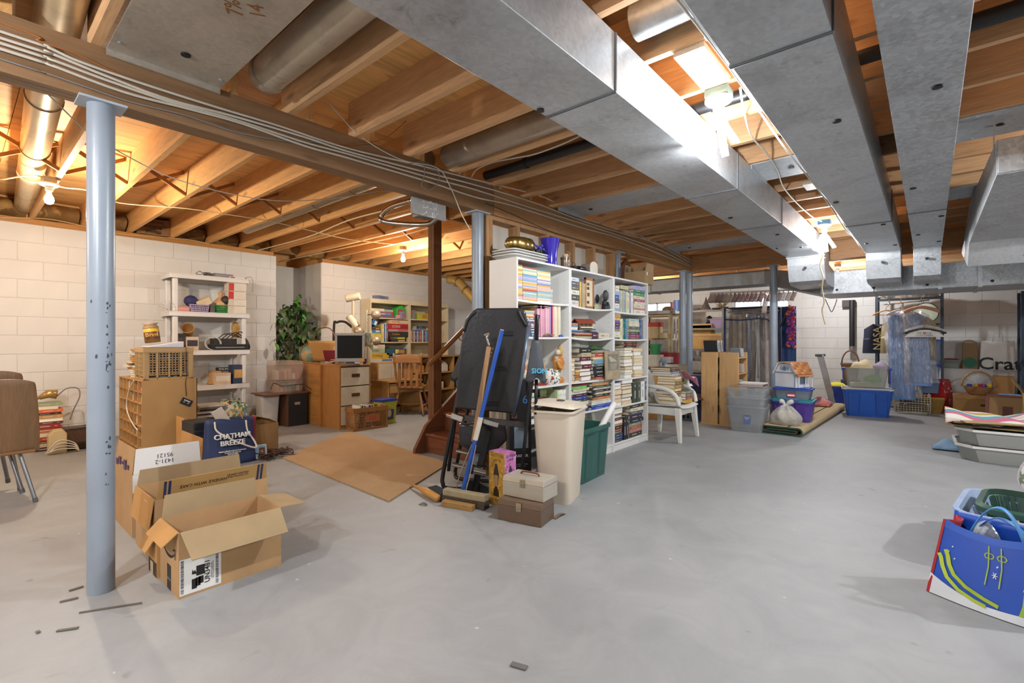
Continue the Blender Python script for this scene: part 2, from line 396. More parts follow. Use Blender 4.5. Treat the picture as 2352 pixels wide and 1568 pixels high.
for i,(a, b, c, d) in enumerate(WINS):
 w = pt(f'window_{i+1}', mat('#e6e8ea',.5), None, lambda m: (m.box(a, b, BACKY+.1, BACKY+.14, c, c+.025), m.box(a, b, BACKY+.1, BACKY+.14, d-.025, d), m.box(a, a+.03, BACKY+.1, BACKY+.14, c, d), m.box(b-.03, b, BACKY+.1, BACKY+.14, c, d), m.box((a+b)/2-.015,(a+b)/2+.015, BACKY+.1, BACKY+.14, c, d)))
 tag(w, 'small white basement window high in the back wall' + (' above the garment rack', ' above the steel shelves')[i], None, None, 'structure')
 for q in range(2):
  pt('pane', clear('#eef4fa',.12,.05), w, lambda m: m.box(a+.03+q*(b-a-.03)/2, a+.015+(q+1)*(b-a-.03)/2, BACKY+.115, BACKY+.121, c+.025, d-.025))
# sills on the walls
for nm, bx in (('trim_1',(WALLX-.18, WALLX-.02,-4.4,3.15,2.42,2.49)),('trim_2',(WALLX-.18, WALLX-.02,3.92, BACKY,2.42,2.49)),('trim_3',(-8.2,3.8, BACKY+.03, BACKY+.2,2.42,2.49)),('trim_4',(3.62,3.8,-4.4, BACKY,2.42,2.49)),('trim_5',(-8.2,4.2,-4.58,-4.42,2.42,2.49))):
 tag(pt(nm, wood('#b07a3d',1), None, lambda m: m.box(*bx)), 'wooden sill plate on top of the block wall', None, None, 'structure')
# ceiling: subfloor sheets and joists
ce = pt('ceiling', M_PLYR, None, lambda m: m.box(-8.5,4.2,-4.6,11.9,2.752,2.80)); tag(ce, 'open ceiling of wooden joists under a plywood floor', None, None, 'structure')
for i in range(6):
 for j in range(14):
  x0 = -8.4+i*2.44+(j % 2)*-.8; y0 = -4.6+j*1.22
  a, b = max(-8.4, x0), min(4.2, x0+2.435)
  if b-a < .1 or y0 > 11.8: continue
  pt('subfloor_panel', M_PLY if (a+b)/2 < -2.4 else M_PLYR, ce, lambda m: m.box(a, b, y0, min(11.9, y0+1.216),2.734,2.752))
_jl = MB(); _jl.box(0,4.75,-.019,.019,2.49,2.734); JL = _jl.mesh('joist', M_JOIST)
_jr = MB(); _jr.box(0,6.75,-.019,.019,2.49,2.734); JR = _jr.mesh('joist', M_JOISTR)
RJ = [1.305+.4395*k for k in range(-13,24)]; LJ = [1.0+.4285*k for k in range(-13,25)]
for y in LJ:
 o = bpy.data.objects.new('joist', JL); COL.objects.link(o); o.parent = ce; o.location = (-7.6, y,0)
for y in RJ:
 o = bpy.data.objects.new('joist', JR); COL.objects.link(o); o.parent = ce; o.location = (-2.93, y,0)
# cross bridging between the joists of the far bay
_b1 = MB(); _b1.bar((0,.02,2.5),(0,.409,2.72),.028,.02,(1,0,0)); BR1 = _b1.mesh('bridging', wood('#a5713a',1))
_b2 = MB(); _b2.bar((.07,.02,2.72),(.07,.409,2.5),.028,.02,(1,0,0)); BR2 = _b2.mesh('bridging', wood('#a5713a',1))
for y in LJ[9:24]:
 for me in (BR1, BR2):
  o = bpy.data.objects.new('bridging', me); COL.objects.link(o); o.parent = ce; o.location = (-5.25, y,0)
for k, y in enumerate(LJ[8:26]):
 def _ins(m): m.grid(lambda u, v: (WALLX-.1+.16*math.sin(v*PI)*(.7+.3*math.sin(u*9+k)), y+.03+u*.36,2.5+v*.2),8,6)
 pt('insulation_batt', blotch('#8a683c',('#a88650', '#7a5a36'),7), ce, _ins, smooth=1)
for a in ((-7.62,-7.585,-4.5,3.15),(-7.62,-7.585,3.92,11.5),(-8.4,-7.6,3.12,3.15),(-8.4,-7.6,3.92,3.95),(-8.4,-8.36,3.1,3.95),(-8.3,4.1,11.46,11.5),(3.8,3.84,-4.5,11.5),(-8.3,4.1,-4.56,-4.52)):
 pt('rim_board', M_JOIST, ce, lambda m: m.box(*a,2.40 if a[0] < -8.2 and a[1] < -7 else 2.49,2.734))
_pi = PX(350,528, WALLX+.03)
pt('insulation_facing', mat('#8f6a48',.8,0,.15,6), ce, lambda m: m.grid(lambda u, v: (WALLX+.03+.015*math.sin(u*9), _pi.y-.16+.36*u,2.49+.2*v),8,4), smooth=1)
text('Manvil\nBuilding\nInsulation',.06, mat('#3a2c20',.7), ce,(WALLX+.055, _pi.y,2.585), Matrix(((0,0,1),(-1,0,0),(0,-1,0))).to_euler(), ext=.002)
# beam of three plies with a splice
bm_ = thing('wood_beam', 'long dark wooden beam carrying cables across the ceiling', 'beam',(BEAMX-.06,0,2.245))
for i in range(3):
 pt('ply', M_BEAM if i else M_BEAM, bm_, lambda m: m.box(.021-.0405*i,.06-.0405*i,-4.4,3.06,0,.245), bevel=.002)
 pt('ply', M_BEAM2, bm_, lambda m: m.box(.021-.0405*i,.06-.0405*i,3.065,7.66,0,.245), bevel=.002)
gb = thing('cross_beam', 'reddish wooden beam crossing in front of the back wall ducts', 'beam',(0,7.67,2.245))
for i in range(3):
 pt('ply', wood('#bb8a5a',0), gb, lambda m: m.box(-4.6,3.6,.041*i,.041*i+.0395,0,.245), bevel=.002)
# steel columns
def column(x, y, label, scuff=False):
 t = thing('support_column', label, 'column',(x, y,0),0, 'steel support columns')
 pt('pole', M_POST, t, lambda m: m.cyl((0,0,0),(0,0,2.239),.0515, n=32), smooth=40)
 pt('cap_plate', mat('#aeb8c2',.4), t, lambda m: m.box(-.07,.07,-.085,.085,2.235,2.245))
 if scuff:
  def _sc(m):
   rd = random.Random(3)
   for k in range(34):
    z = rd.choice([1.30,1.3,1.28,1.17,1.12,1.06,1.02,.9,.7,.68,.5])+rd.uniform(-.05,.05); a = R(16)+rd.uniform(-.16,.16) if k < 28 else rd.uniform(-1.,.9)
    w = rd.uniform(.003,.012); h = rd.uniform(.003,.016)
    for q in range(1):
     m._add([(.0518*math.cos(a+s_*w/.05),.0518*math.sin(a+s_*w/.05), z+h*e_) for s_, e_ in ((0,0),(.5,-.4),(1,.1),(.8,1),(.2,.8))],[(0,1,2,3,4)])
  pt('paint_chips', mat('#3c4248',.6), t, _sc)
 return t
column(-2.895,.45, 'closest grey steel column with chipped paint beside the open cardboard boxes', True)
column(-2.91,2.925, 'grey steel column between the stair handrail and the white bookcase')
column(-2.91,5.34, 'grey steel column seen just above the white bookcases')
column(-2.91,7.45, 'grey steel column standing close behind its twin at the beam end')
column(-2.91,7.72, 'grey steel column under the end of the long beam')
column(-1.70,7.745, 'grey steel column in front of the clear garment cover')
# stair wall under the beam
ws = pt('wall_stair', mat('#cfc8bc',.8,0,.06,2), None, lambda m: m.box(-2.992,-2.98,2.99,5.3,0,2.2)); tag(ws, 'unpainted drywall between studs behind the white bookcases', None, None, 'structure')
for y in (2.99,3.03,3.40,3.86,4.32,4.74,5.2):
 pt('stud', M_STUD, ws, lambda m: m.box(-2.98,-2.87, y, y+.038,0,2.207))
pt('top_plate', M_STUD, ws, lambda m: m.box(-2.98,-2.87,2.99,5.3,2.207,2.243))
# ducts and pipes
def duct(name, label, x0, x1, z0, z1, y0, y1, seams, mt=None, screws=()):
 t = thing(name, label, 'duct',((x0+x1)/2, y0, z0)); w = (x1-x0)/2; h = z1-z0
 cuts = [y0]+list(seams)+[y1]
 for a, b in zip(cuts, cuts[1:]):
  pt('duct_section', mt or M_GALV, t, lambda m: m.box(-w, w, a-y0, b-y0-.003,0, h), bevel=.003)
 for s_ in seams:
  pt('seam_collar', mat('#6a6e72',.5,.4), t, lambda m: m.box(-w-.006, w+.006, s_-y0-.007, s_-y0+.007,-.006, h), bevel=.003)
 for (u, y) in screws:
  pt('plug', M_BLACK, t, lambda m: (m.cyl((u, y-y0,-.007),(u, y-y0,.01),.018, n=14), ), smooth=40)
 return t
duct('supply_duct', 'galvanized duct running beside the long beam, first from the beam',-1.385,-1.02,2.222,2.475,-3.5,7.0,[-1.2,1.86,3.6,4.95], None,[(-.16,1.78),(-.1,4.4),(.05,5.4),(-.12,6.2),(.1,6.3)])
duct('supply_duct', 'widest-looking galvanized duct beside the two bare white lamps',-.575,-.25,2.20,2.475,-3.5,7.1,[-1.0,1.95,5.35], None,[(.08,2.75),(-.12,4.35),(.1,5.45),(-.1,6.4),(.13,6.7)])
duct('supply_duct', 'narrow spangled galvanized duct farther from the lamps',-.135,.105,2.20,2.475,-3.5,7.1,[1.5,5.15], M_GALV2,[(.04,2.65),(-.07,4.3),(.09,5.4),(-.07,6.2),(.09,6.75)])
def drop(label, x0, x1, y, zt, mt, zb):
 t = thing('duct_elbow', label, 'duct',((x0+x1)/2, y,0)); w = (x1-x0)/2
 pt('elbow_shell', mt, t, lambda m: m.prism([(0, zt),(0, zt-.25),(.03, zt-.36),(.12, zb-.03),(.24, zb-.07),(.85, zb-.07),(.85, zb+.15),(.4, zb+.2),(.35, zt)],-w, w, 'x'), bevel=.004)
 pt('flange', mt, t, lambda m: m.box(-w-.008, w+.008,-.012,.004, zt-.27, zt-.25))
 pt('plug', M_BLACK, t, lambda m: m.cyl((0,-.004, zt-.4),(0,.02, zt-.4),.016, n=12))
 return t
drop('galvanized elbow dropping off the duct beside the long beam',-1.385,-.98,7.0,2.475, M_GALV,1.95)
drop('galvanized elbow dropping off the wide duct beside the lamps',-.575,-.25,7.1,2.475, M_GALV,1.93)
drop('galvanized elbow dropping off the narrow spangled duct',-.14,.1,7.1,2.475, M_GALV2,1.93)
t = thing('trunk_duct', 'big horizontal galvanized trunk duct before the back wall', 'duct',(0,7.85,1.80))
for a, b in ((-1.14,-.55),(-.545,.1),(.105,.45),(.455,3.5)): pt('duct_section', M_GALV2, t, lambda m: m.box(a, b,0,.9,0,.30), bevel=.003)
for x in (.1,.45): pt('seam_collar', M_GALV, t, lambda m: m.box(x-.02, x+.02,-.012,.91,-.012,.31))
pt('taper', M_GALVD, t, lambda m: m.hexa([(-1.14,.0,0),(-1.14,.9,0),(-1.95,.9,.25),(-1.95,.45,.25),(-1.14,0,.3),(-1.14,.9,.3),(-1.95,.9,.48),(-1.95,.45,.48)]))
for x in (-.95,-.55,-.02,.55,1.1,2.2): pt('plug', M_BLACK, t, lambda m: m.cyl((x,-.004,.05),(x,.02,.05),.017, n=12))
t = thing('trunk_duct', 'dull horizontal duct behind the twin columns over the steel shelves', 'duct',(-1.95,8.3,2.05))
for a, b in ((-5.5,-3.3),(-3.295,-1.9),(-1.895,0)): pt('duct_section', M_GALVD, t, lambda m: m.box(a, b,0,.45,0,.22), bevel=.003)
for x in (-3.3,-1.9): pt('seam_collar', M_GALVD, t, lambda m: m.box(x-.02, x+.02,-.012,.46,-.012,.23))
t = thing('supply_duct', 'short spangled duct end at the edge of the view', 'duct',(.29,3.9,2.1))
pt('duct_section', M_GALV2, t, lambda m: m.hexa([(0,0,.0),(.5,0,0),(.95,2.5,0),(0,2.5,0),(0,0,.2),(.5,0,.2),(.95,2.5,.38),(0,2.5,.38)]), bevel=.003)
pt('end_cap', M_GALV2, t, lambda m: m.box(.005,.495,-.012,0,.005,.195), bevel=.003)
pt('drop_section', M_GALV, t, lambda m: m.hexa([(0,2.5,0),(.95,2.5,0),(.95,2.75,-.2),(0,2.75,-.2),(0,2.5,.36),(.95,2.5,.36),(.95,3.95,.1),(0,3.95,.1)]))
text('UP',.07, mat('#55585a',.7), t,(.42,2.66,-.131),(R(180+39),0, R(180)), ext=.001)
pt('hanger_strap', M_GALV, t, lambda m: m.box(-.004,0,.1,.14,.15,.39))
def plate(label, x0, x1, y0, y1, mt=None):
 t = thing('return_air_pan', label, 'sheet metal',((x0+x1)/2,(y0+y1)/2,2.48)); w = (x1-x0)/2; d = (y1-y0)/2
 pt('sheet', mt or M_GALV, t, lambda m: m.box(-w, w,-d, d,.003,.009))
 pt('end_lip', mt or M_GALV, t, lambda m: m.box(-w-.006,-w+.004,-d, d,-.025,.009))
 pt('plug', M_BLACK, t, lambda m: m.cyl((-w+.22,-d+.25,-.004),(-w+.22,-d+.25,.004),.02, n=14))
 pt('screw', M_GALV2, t, lambda m: m.cyl((-w+.1, d-.03,-.001),(-w+.1, d-.03,.004),.008, n=8))
 pt('screw', M_GALV2, t, lambda m: m.cyl((-w+.1,-d+.03,-.001),(-w+.1,-d+.03,.004),.008, n=8))
 return t
p_ = plate('flat metal sheet under the joists above the closest column',-2.834,-1.39,.46,.925, galv('#c2b9aa',.42,.5))
text('7% .\n 14 "',.085, mat('#8a5a2a',.7), p_,(.05,.07,.0025),(PI,0, R(-30)), ext=.0006)
plate('flat metal sheet between joists beside the first duct, over the bookcases',-2.8,-1.39,3.95,4.415)
plate('flat metal sheet between joists before the cross beam',-2.8,-1.39,6.6,7.05)
plate('flat metal sheet between joists past the narrow spangled duct',.11,3.4,3.95,4.415)
plate('flat metal sheet between joists past the end of the short duct',.11,3.4,5.7,6.16)
plate('flat metal sheet between joists beside the near bare lamp',-1.02,-.58,3.95,4.415)
def pipe(name, label, p0, p1, r, mt, rings=(), cat='pipe'):
 p0, p1 = Vector(p0), Vector(p1); t = thing(name, label, cat, p0); d = p1-p0
 pt('pipe', mt, t, lambda m: m.cyl((0,0,0), d, r, n=24), smooth=40)
 for q in rings: pt('joint_ring', mt, t, lambda m: m.cyl(d*q-d.normalized()*.015, d*q+d.normalized()*.015, r+.006, n=24), smooth=40)
 return t
pipe('round_duct', 'fat round metal duct between joists above the first sheet',(-1.39,1.11,2.585),(-2.72,1.11,2.585),.09, galv('#c4b7a2',.33,.2),(.97,), 'duct')
pipe('round_duct', 'round metal duct crossing over the beam beside the warm bulb',(-1.5,.25,2.625),(-7.45,.52,2.625),.085, galv('#cdb690',.28,.2),(.43,.62,.75), 'duct')
pipe('round_duct', 'round metal duct between joists before the black pipe',(-1.39,2.53,2.59),(-2.84,2.53,2.59),.085, galv('#b9ab98',.33,.2),(.2,), 'duct')
pipe('round_duct', 'dull round duct over the carpeted corner by the cream bookcases',(-3.0,2.46,2.60),(-6.6,2.46,2.60),.075, galv('#b7a484',.35,.2),(.3,.5), 'duct')
pipe('round_duct', 'round metal duct crossing the bay behind the near bare lamp',(-1.02,2.05,2.61),(-.6,2.05,2.61),.08, M_GALV,(), 'duct')
pipe('drain_pipe', 'black plastic pipe hung between the joists',(3.4,2.95,2.57),(-2.84,2.95,2.55),.036, M_BLACK,(.7,.93))
pipe('drain_pipe', 'second black plastic pipe beyond the narrow duct',(3.4,1.98,2.57),(.1,1.98,2.57),.05, M_BLACK,())
t = thing('round_duct', 'golden round elbow duct near the ceiling behind the stairs', 'duct',(-6.9,7.3,2.3))
_pp = [PD(1030,640,9.4), PD(1052,645,9.3), PD(1070,665,9.2), PD(1092,690,9.1), PD(1110,705,9.0)]
t.location = _pp[0]
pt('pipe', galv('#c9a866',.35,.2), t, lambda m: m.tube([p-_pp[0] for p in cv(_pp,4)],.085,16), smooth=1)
for k in (1,2,3): pt('joint_ring', M_BRASSY, t, lambda m: m.cyl(_pp[k]-_pp[0]-(_pp[k+1]-_pp[k-1])*.03, _pp[k]-_pp[0]+(_pp[k+1]-_pp[k-1])*.03,.092, n=18), smooth=40)
# wood blocking by the lamp
t = pt('blocking_board', wood('#d9cbb4',1), None, lambda m: m.box(-.07,.07,-.19,.19,-.012,.012), loc=(-.83,2.38,2.478)); tag(t, 'pale chipboard strip between joists beside the near bare lamp', 'board')
t = pt('blocking_board', wood('#c9bba4',1), None, lambda m: m.box(-.06,.06,-.1,.1,-.012,.012), loc=(-.75,4.78,2.478)); tag(t, 'small chipboard strip between the two bare white lamps', 'board')
# lamps
M_PORC = mat('#e8e6e0',.3)
def glow(parent, z, col, watts, r):
 ld = bpy.data.lights.new('bulb_light', 'POINT'); ld.energy = watts; ld.color = col; ld.shadow_soft_size = r
 o = bpy.data.objects.new('bulb_light', ld); COL.objects.link(o); o.parent = parent; o.location = (0,0, z)
def cfl(x, y, label, box, k=1.):
 t = thing('ceiling_lamp', label, 'lamp',(x, y,2.49))
 pt('junction_box', box, t, lambda m: m.box(-.06,.06,-.05,.05,-.045,0), bevel=.006)
 pt('socket_plate', M_PORC, t, lambda m: m.lathe([(.0,-.075),(.06,-.07),(.07,-.06),(.07,-.05),(.055,-.045),(0,-.045)], n=24), smooth=40)
 pt('socket', M_PORC, t, lambda m: m.lathe([(.03,-.075),(.028,-.13),(.02,-.15)], n=18), smooth=40)
 for a, tl in ((R(200),.5),(R(-25),.55),(R(80),.35)):
  d = Vector((math.cos(a)*math.sin(tl), math.sin(a)*math.sin(tl),-math.cos(tl))); q = d.orthogonal().normalized()
  base = pt('ballast', M_PORC, t, lambda m: m.cyl(Vector((0,0,-.14)), Vector((0,0,-.14))+d*.07,.017,.022, n=14), smooth=40)
  for s_ in (-1,1):
   pt('glowing_tube', emit(COOL,14), base, lambda m: m.cyl(Vector((0,0,-.14))+d*.07+q*.012*s_, Vector((0,0,-.14))+d*.21+q*.012*s_,.0085, n=10), smooth=40)
 glow(t,-.27, COOL, CFL_W*k,.03)
 return t
cfl(-.85,2.67, 'bare white multi-tube lamp on the ceiling, nearer of the two', mat('#7f8f86',.6),.7)
L2 = cfl(-.88,6.31, 'bare white lamp with a long pull string under a blue box', mat('#3f7fb5',.5),.5)
_s = [(0,0,-.2),(.01,0,-.35),(-.02,.01,-.5),(.012,0,-.62),(.0,0,-.75),(.02,0,-.9),(0,0,-1.0),(.03,0,-1.15)]
t = thing('pull_string', 'frayed cream string hanging from the farther bare lamp', 'string',(-.9,6.3,2.3))
pt('cord', mat('#d8c6a0',.9), t, lambda m: m.tube(cv([(x, y, z+.19) for x, y, z in _s],5),.007,6), smooth=1)
pt('frayed_fibres', mat('#d8c6a0',.9), t, lambda m: [m.cyl((.0,0,-.1*k),(.03*(-1)**k,.01,-.1*k-.03),.0015, n=4) for k in range(1,9)])
def bulb(x, y, label, col, st, behind=False):
 t = thing('ceiling_lamp', label, 'lamp',(x, y,2.49))
 pt('junction_box', mat('#8a8378',.5), t, lambda m: m.lathe([(.05,-.05),(.05,0)], n=8))
 pt('socket_plate', M_PORC, t, lambda m: m.lathe([(0,-.075),(.05,-.072),(.066,-.06),(.066,-.05),(0,-.05)], n=24), smooth=40)
 pt('socket', M_PORC, t, lambda m: m.lathe([(.026,-.075),(.024,-.11),(.014,-.12)], n=16), smooth=40)
 glow(t,-.265, col, st,.035); pt('glowing_bulb', emit(col,14), t, lambda m: m.lathe([(.013,-.12),(.016,-.135),(.03,-.165),(.032,-.185),(.026,-.207),(.012,-.217),(.001,-.218)], n=20), smooth=1)
 return t
bulb(-5.45,.52, 'bare warm bulb on the ceiling beside the round duct and block wall', WARM, WARM_W)
bulb(-5.62,4.16, 'bare bright bulb on the ceiling before the cream bookcases', NEUT, MID_W)
cfl(-.85,-1.2, 'added bare white lamp unseen behind the viewer', mat('#7f8f86',.6),1.0)  # unseen lamp added behind the camera for fill light
cfl(-2.15,-.95, 'added bare white lamp unseen behind the viewer beside the beam', mat('#7f8f86',.6),.75)  # added out of view to light the joist faces
cfl(2.2,4.2, 'added unseen white lamp over the trays past the narrow duct', mat('#7f8f86',.6),1.3)  # fill lamp added beyond the frame to brighten the right side
bulb(-5.4,-2.6, 'added warm bulb unseen behind the viewer over the brown chair', WARM, WARM_W*.9)  # extra warm bulb added out of view for fill
bulb(-4.6,9.6, 'added bare bulb brightening the steel shelves from above', NEUT, MID_W*.8)  # bulb added to brighten the area behind the columns
bulb(-1.2,10.0, 'added bare bulb behind the trunk duct brightening the back wall', COOL, MID_W*1.1)  # bulb added here only to lift the dark back wall
# cables
def cable(name, label, pts, r, mt, n=6, sm=6):
 o = pts[0].copy(); ob = pt(name, mt, None, lambda m: m.tube([p-o for p in cv(pts, sm)], r, n), smooth=1)
 ob.location = o; return tag(ob, label, 'cable', 'cables on the ceiling')
_bc = [([(0,71),(102,104),(179,139),(321,189),(500,246),(640,288),(800,340),(960,378),(1093,412),(1250,452),(1330,497),(1420,523),(1500,553),(1594,600)], 'topmost white cable stapled along the beam face'),
    ([(0,86),(107,118),(250,176),(393,229),(536,266),(700,314),(800,347),(960,390),(1093,424),(1220,462),(1340,507),(1430,535),(1500,556),(1592,606)], 'second white cable from the top along the beam face'),
    ([(0,98),(107,132),(250,185),(400,236),(540,274),(700,326),(800,353),(980,405),(1093,435),(1200,470),(1330,510),(1440,546),(1520,575),(1590,611)], 'third white cable from the top along the beam face'),
    ([(0,111),(107,145),(286,211),(429,248),(560,284),(700,334),(800,362),(980,415),(1093,452),(1180,472),(1330,520),(1420,545),(1510,580),(1592,614)], 'lowest thick white cable along the beam face')]
for k,(pp, lb) in enumerate(_bc): cable('electrical_cable', lb,[Vector((BEAMX+.012,-4.2, PX(*pp[0], BEAMX).z+.01)), Vector((BEAMX+.012,-1.5, PX(*pp[0], BEAMX).z-.006))]+[PX(u, v, BEAMX+.012+.002*(k % 2)) for u, v in pp],.0068, M_WIRE)
cable('electrical_cable', 'thin grey wire low on the beam face',[Vector((BEAMX+.006,-4.2,2.31)), Vector((BEAMX+.006,-1.2,2.32))]+[PX(u, v, BEAMX+.006) for u, v in [(0,134),(100,165),(210,203),(300,233),(430,265),(535,300),(650,322),(760,326)]],.0035, M_GWIRE)
cable('electrical_cable', 'dark thin wire running on the beam above the bookcases',[PX(u, v, BEAMX+.006) for u, v in [(1115,465),(1180,492),(1260,528),(1340,553),(1430,575),(1500,592)]],.003, mat('#4a3c30',.7))
cable('electrical_cable', 'orange wire along the beam top',[Vector((BEAMX+.006,-4.2,2.45)), Vector((BEAMX+.006,-1.,2.44))]+[PX(u, v, BEAMX+.006) for u, v in [(0,50),(90,93),(180,125),(330,192),(560,262),(700,308),(790,330),(880,318),(940,270)]],.003, mat('#b9743c',.7))
cable('loose_wire', 'pale wire slanting from the beam down behind the closest column',[PD(0,100,2.05), PD(60,165,2.2), PD(130,235,2.4), PD(205,305,2.6), PD(275,348,2.9), PD(390,405,3.2), PD(520,442,3.6), PD(640,460,3.9), PD(760,455,4.2), PD(860,440,4.5), PD(900,435,4.6)],.0035, mat('#d5d0c6',.7))
cable('loose_wire', 'cream wire along the joists from the warm bulb',[PZ(u, v,2.482) for u, v in [(0,412),(85,402),(140,428),(205,437),(275,465),(420,477),(520,491),(620,507),(720,530),(800,548),(905,560)]],.005, mat('#e0cfa5',.7))
cable('loose_wire', 'cream wire along the sill of the block wall',[PX(u, v, WALLX+.02) for u, v in [(0,499),(110,502),(200,520),(275,536),(420,548),(480,558)]],.005, mat('#d9b77c',.7))
cable('loose_wire', 'white wire looping from the beam to the column by the handrail',[PX(u, v, BEAMX+.02) for u, v in [(755,235),(828,312),(920,365),(1005,385),(1035,430),(1060,490),(1080,527)]],.004, M_WIRE)
cable('loose_wire', 'thin black looped wire hanging on the beam by the printed panel',[PX(u, v, BEAMX+.02) for u, v in [(940,375),(970,372),(975,400),(968,425),(985,435),(1005,420),(1008,395),(990,388)]],.0035, M_GWIRE)
cable('loose_wire', 'white cable curving out from the beam toward the first duct',[PZ(u, v,2.5) for u, v in [(1083,405),(1095,388),(1130,372),(1180,362),(1230,352),(1290,330),(1330,312)]],.006, M_WIRE)
cable('loose_wire', 'white cable running between the two bare white lamps',[PZ(u, v,2.47) for u, v in [(1700,200),(1708,250),(1725,310),(1760,350),(1785,390),(1800,430),(1835,470),(1870,500),(1890,508)]],.006, M_WIRE)
for k,(dx, lb) in enumerate(((0, 'grey conduit along the edge of the wide duct'),(-.02, 'thin white cable along the edge of the wide duct'))):
 cable('duct_cable', lb,[Vector((-.59+dx, y,2.24+.02*math.sin(y*3+k))) for y in (.2,1,2,3,4,4.8,5.6,6.3,7.0)],.009-.004*k,(M_GALV, M_WIRE)[k])
cable('loose_wire', 'black wire dangling from the trunk duct',[PY(u, v,7.84) for u, v in [(1895,685),(1903,702),(1910,715),(1918,700),(1922,686)]],.005, M_BLACK)
cable('loose_wire', 'pair of white wires strung over the carpeted corner',[PZ(u, v,2.482) for u, v in [(560,582),(700,545),(800,505),(900,478),(945,462)]],.007, mat('#e2d3b0',.7))
cable('loose_wire', 'white wire passing the bright bulb before the post',[PZ(u, v,2.482) for u, v in [(640,600),(760,575),(900,545),(1000,518)]],.007, mat('#e2d3b0',.7))
# printed panel with bent chrome tube under the beam
t = thing('hanging_rack_panel', 'grey printed metal panel with bent chrome tube under the beam', 'panel', PX(985,480,-2.86))
pt('panel', mat('#8e8d8b',.45,.3,.1,20), t, lambda m: m.cb((0,0,0),(.02,.33,.125),(0,0,0)), bevel=.006)
text('~ ~/^~ \\\n/~^ ~ /^\n_-^__[]-"',.042, mat('#d8d8d6',.6), t,(.0115,0,.005),(R(90),0, R(90)), ext=.0004)
pt('bent_tube', mat('#b5aa9c',.18,1,0), t, lambda m: m.tube(cv([(-.05,-.10,.06),(-.30,-.12,.05),(-.42,-.13,0),(-.40,-.12,-.05),(-.25,.02,-.07),(-.12,.1,-.07),(-.05,.12,-.03)],5),.02,10), smooth=1)
pt('bracket', mat('#77726c',.4,.6), t, lambda m: m.box(-.12,-.01,-.06,.06,-.05,-.03))
# stairs
M_STAIR = wood('#6b3f26',1,.5,.3); M_TREAD = wood('#74432a',0,.5,.3)
st = thing('staircase', 'dark wooden staircase with a sloping handrail behind the black inversion table', 'stairs',(-3.45,3.2,0))
for i in range(11):
 pt('tread', M_TREAD, st, lambda m: m.box(-.5,.40,.0+.25*i,.28+.25*i,.17+.19*i,.20+.19*i) if i < 11 else None, bevel=.004) if .2+.19*i < 2.2 else None
 if .2+.19*i < 2.2: pt('riser', M_TREAD, st, lambda m: m.box(-.5,.40,.02+.25*i,.035+.25*i,.2+.19*(i-1)+.0,.17+.19*i))
for x in (-.54,.40):
 pt('stringer', M_STAIR, st, lambda m: m.prism([(-.13,0),(-.12,.06),(.02,.28),(2.6,2.24),(2.8,2.1),(2.8,1.92),(.3,0)], x, x+.04, 'x'), bevel=.003)
hr = pt('handrail', wood('#8a5a30',1,.4), st, lambda m: m.tube([PX(984,838,-3.9)-Vector(st.location), PX(1083,737,-3.9)-Vector(st.location), PX(1130,690,-3.9)-Vector(st.location)],.026,10), smooth=40)
for q in (.25,.7):
 p = lerp(PX(984,838,-3.9), PX(1083,737,-3.9), q)-Vector(st.location)
 pt('rail_bracket', M_BRASSY, hr, lambda m: (m.cyl(p, p+Vector((0,0,-.06)),.006, n=8), m.cyl(p+Vector((0,0,-.06)), p+Vector((.05,0,-.08)),.006, n=8)))
t = thing('wood_post', 'dark brown wooden post standing beside the staircase', 'post',(-4.03,3.40,0))
pt('post', wood('#6d4526',2,.55,.3), t, lambda m: m.box(-.05,.0,-.055,.055,0,2.49), bevel=.003)
pt('post', wood('#6d4526',2,.55,.3), t, lambda m: m.box(.002,.045,-.055,.055,0,2.49), bevel=.003)
tag(pt('stair_header', wood('#9a6a38',0), None, lambda m: m.box(-.02,.02,-.5,.6,0,.244), loc=(-4.0,3.6,2.49)), 'short wooden header over the brown post', 'board')
# stair carpet on the floor
def _cp(m):
 a, b, c, d = PZ(650,1052), PZ(893,1152), PZ(1030,1065), PZ(800,990)
 o = a
 for q, z in ((0,.001),(1,.012)): pass
 P = [a, b, c, d]; m.hexa([(p.x-a.x, p.y-a.y,.001) for p in P]+[(p.x-a.x, p.y-a.y,.012) for p in P])
def carpetmat():
 m, nt, b = _new('jute_carpet'); v = _coord(nt,1); n = _noise(nt, v,160,1); n2 = _noise(nt, v,2.5,2)
 c = _mix(nt,.5, _ramp(nt, n,[(.3, S('#8f7352')),(.7, S('#c4a47c'))]), _ramp(nt, n2,[(.3, S('#a3855f')),(.7, S('#b99b74'))]))
 nt.links.new(c, b.inputs['Base Color']); b.inputs['Roughness'].default_value = .95; _bump(nt, b, n,.6,.006); return m
ct = pt('carpet_remnant', carpetmat(), None, _cp); ct.location = (PZ(650,1052).x, PZ(650,1052).y,0); tag(ct, 'tan carpet remnant lying before the staircase', 'carpet')
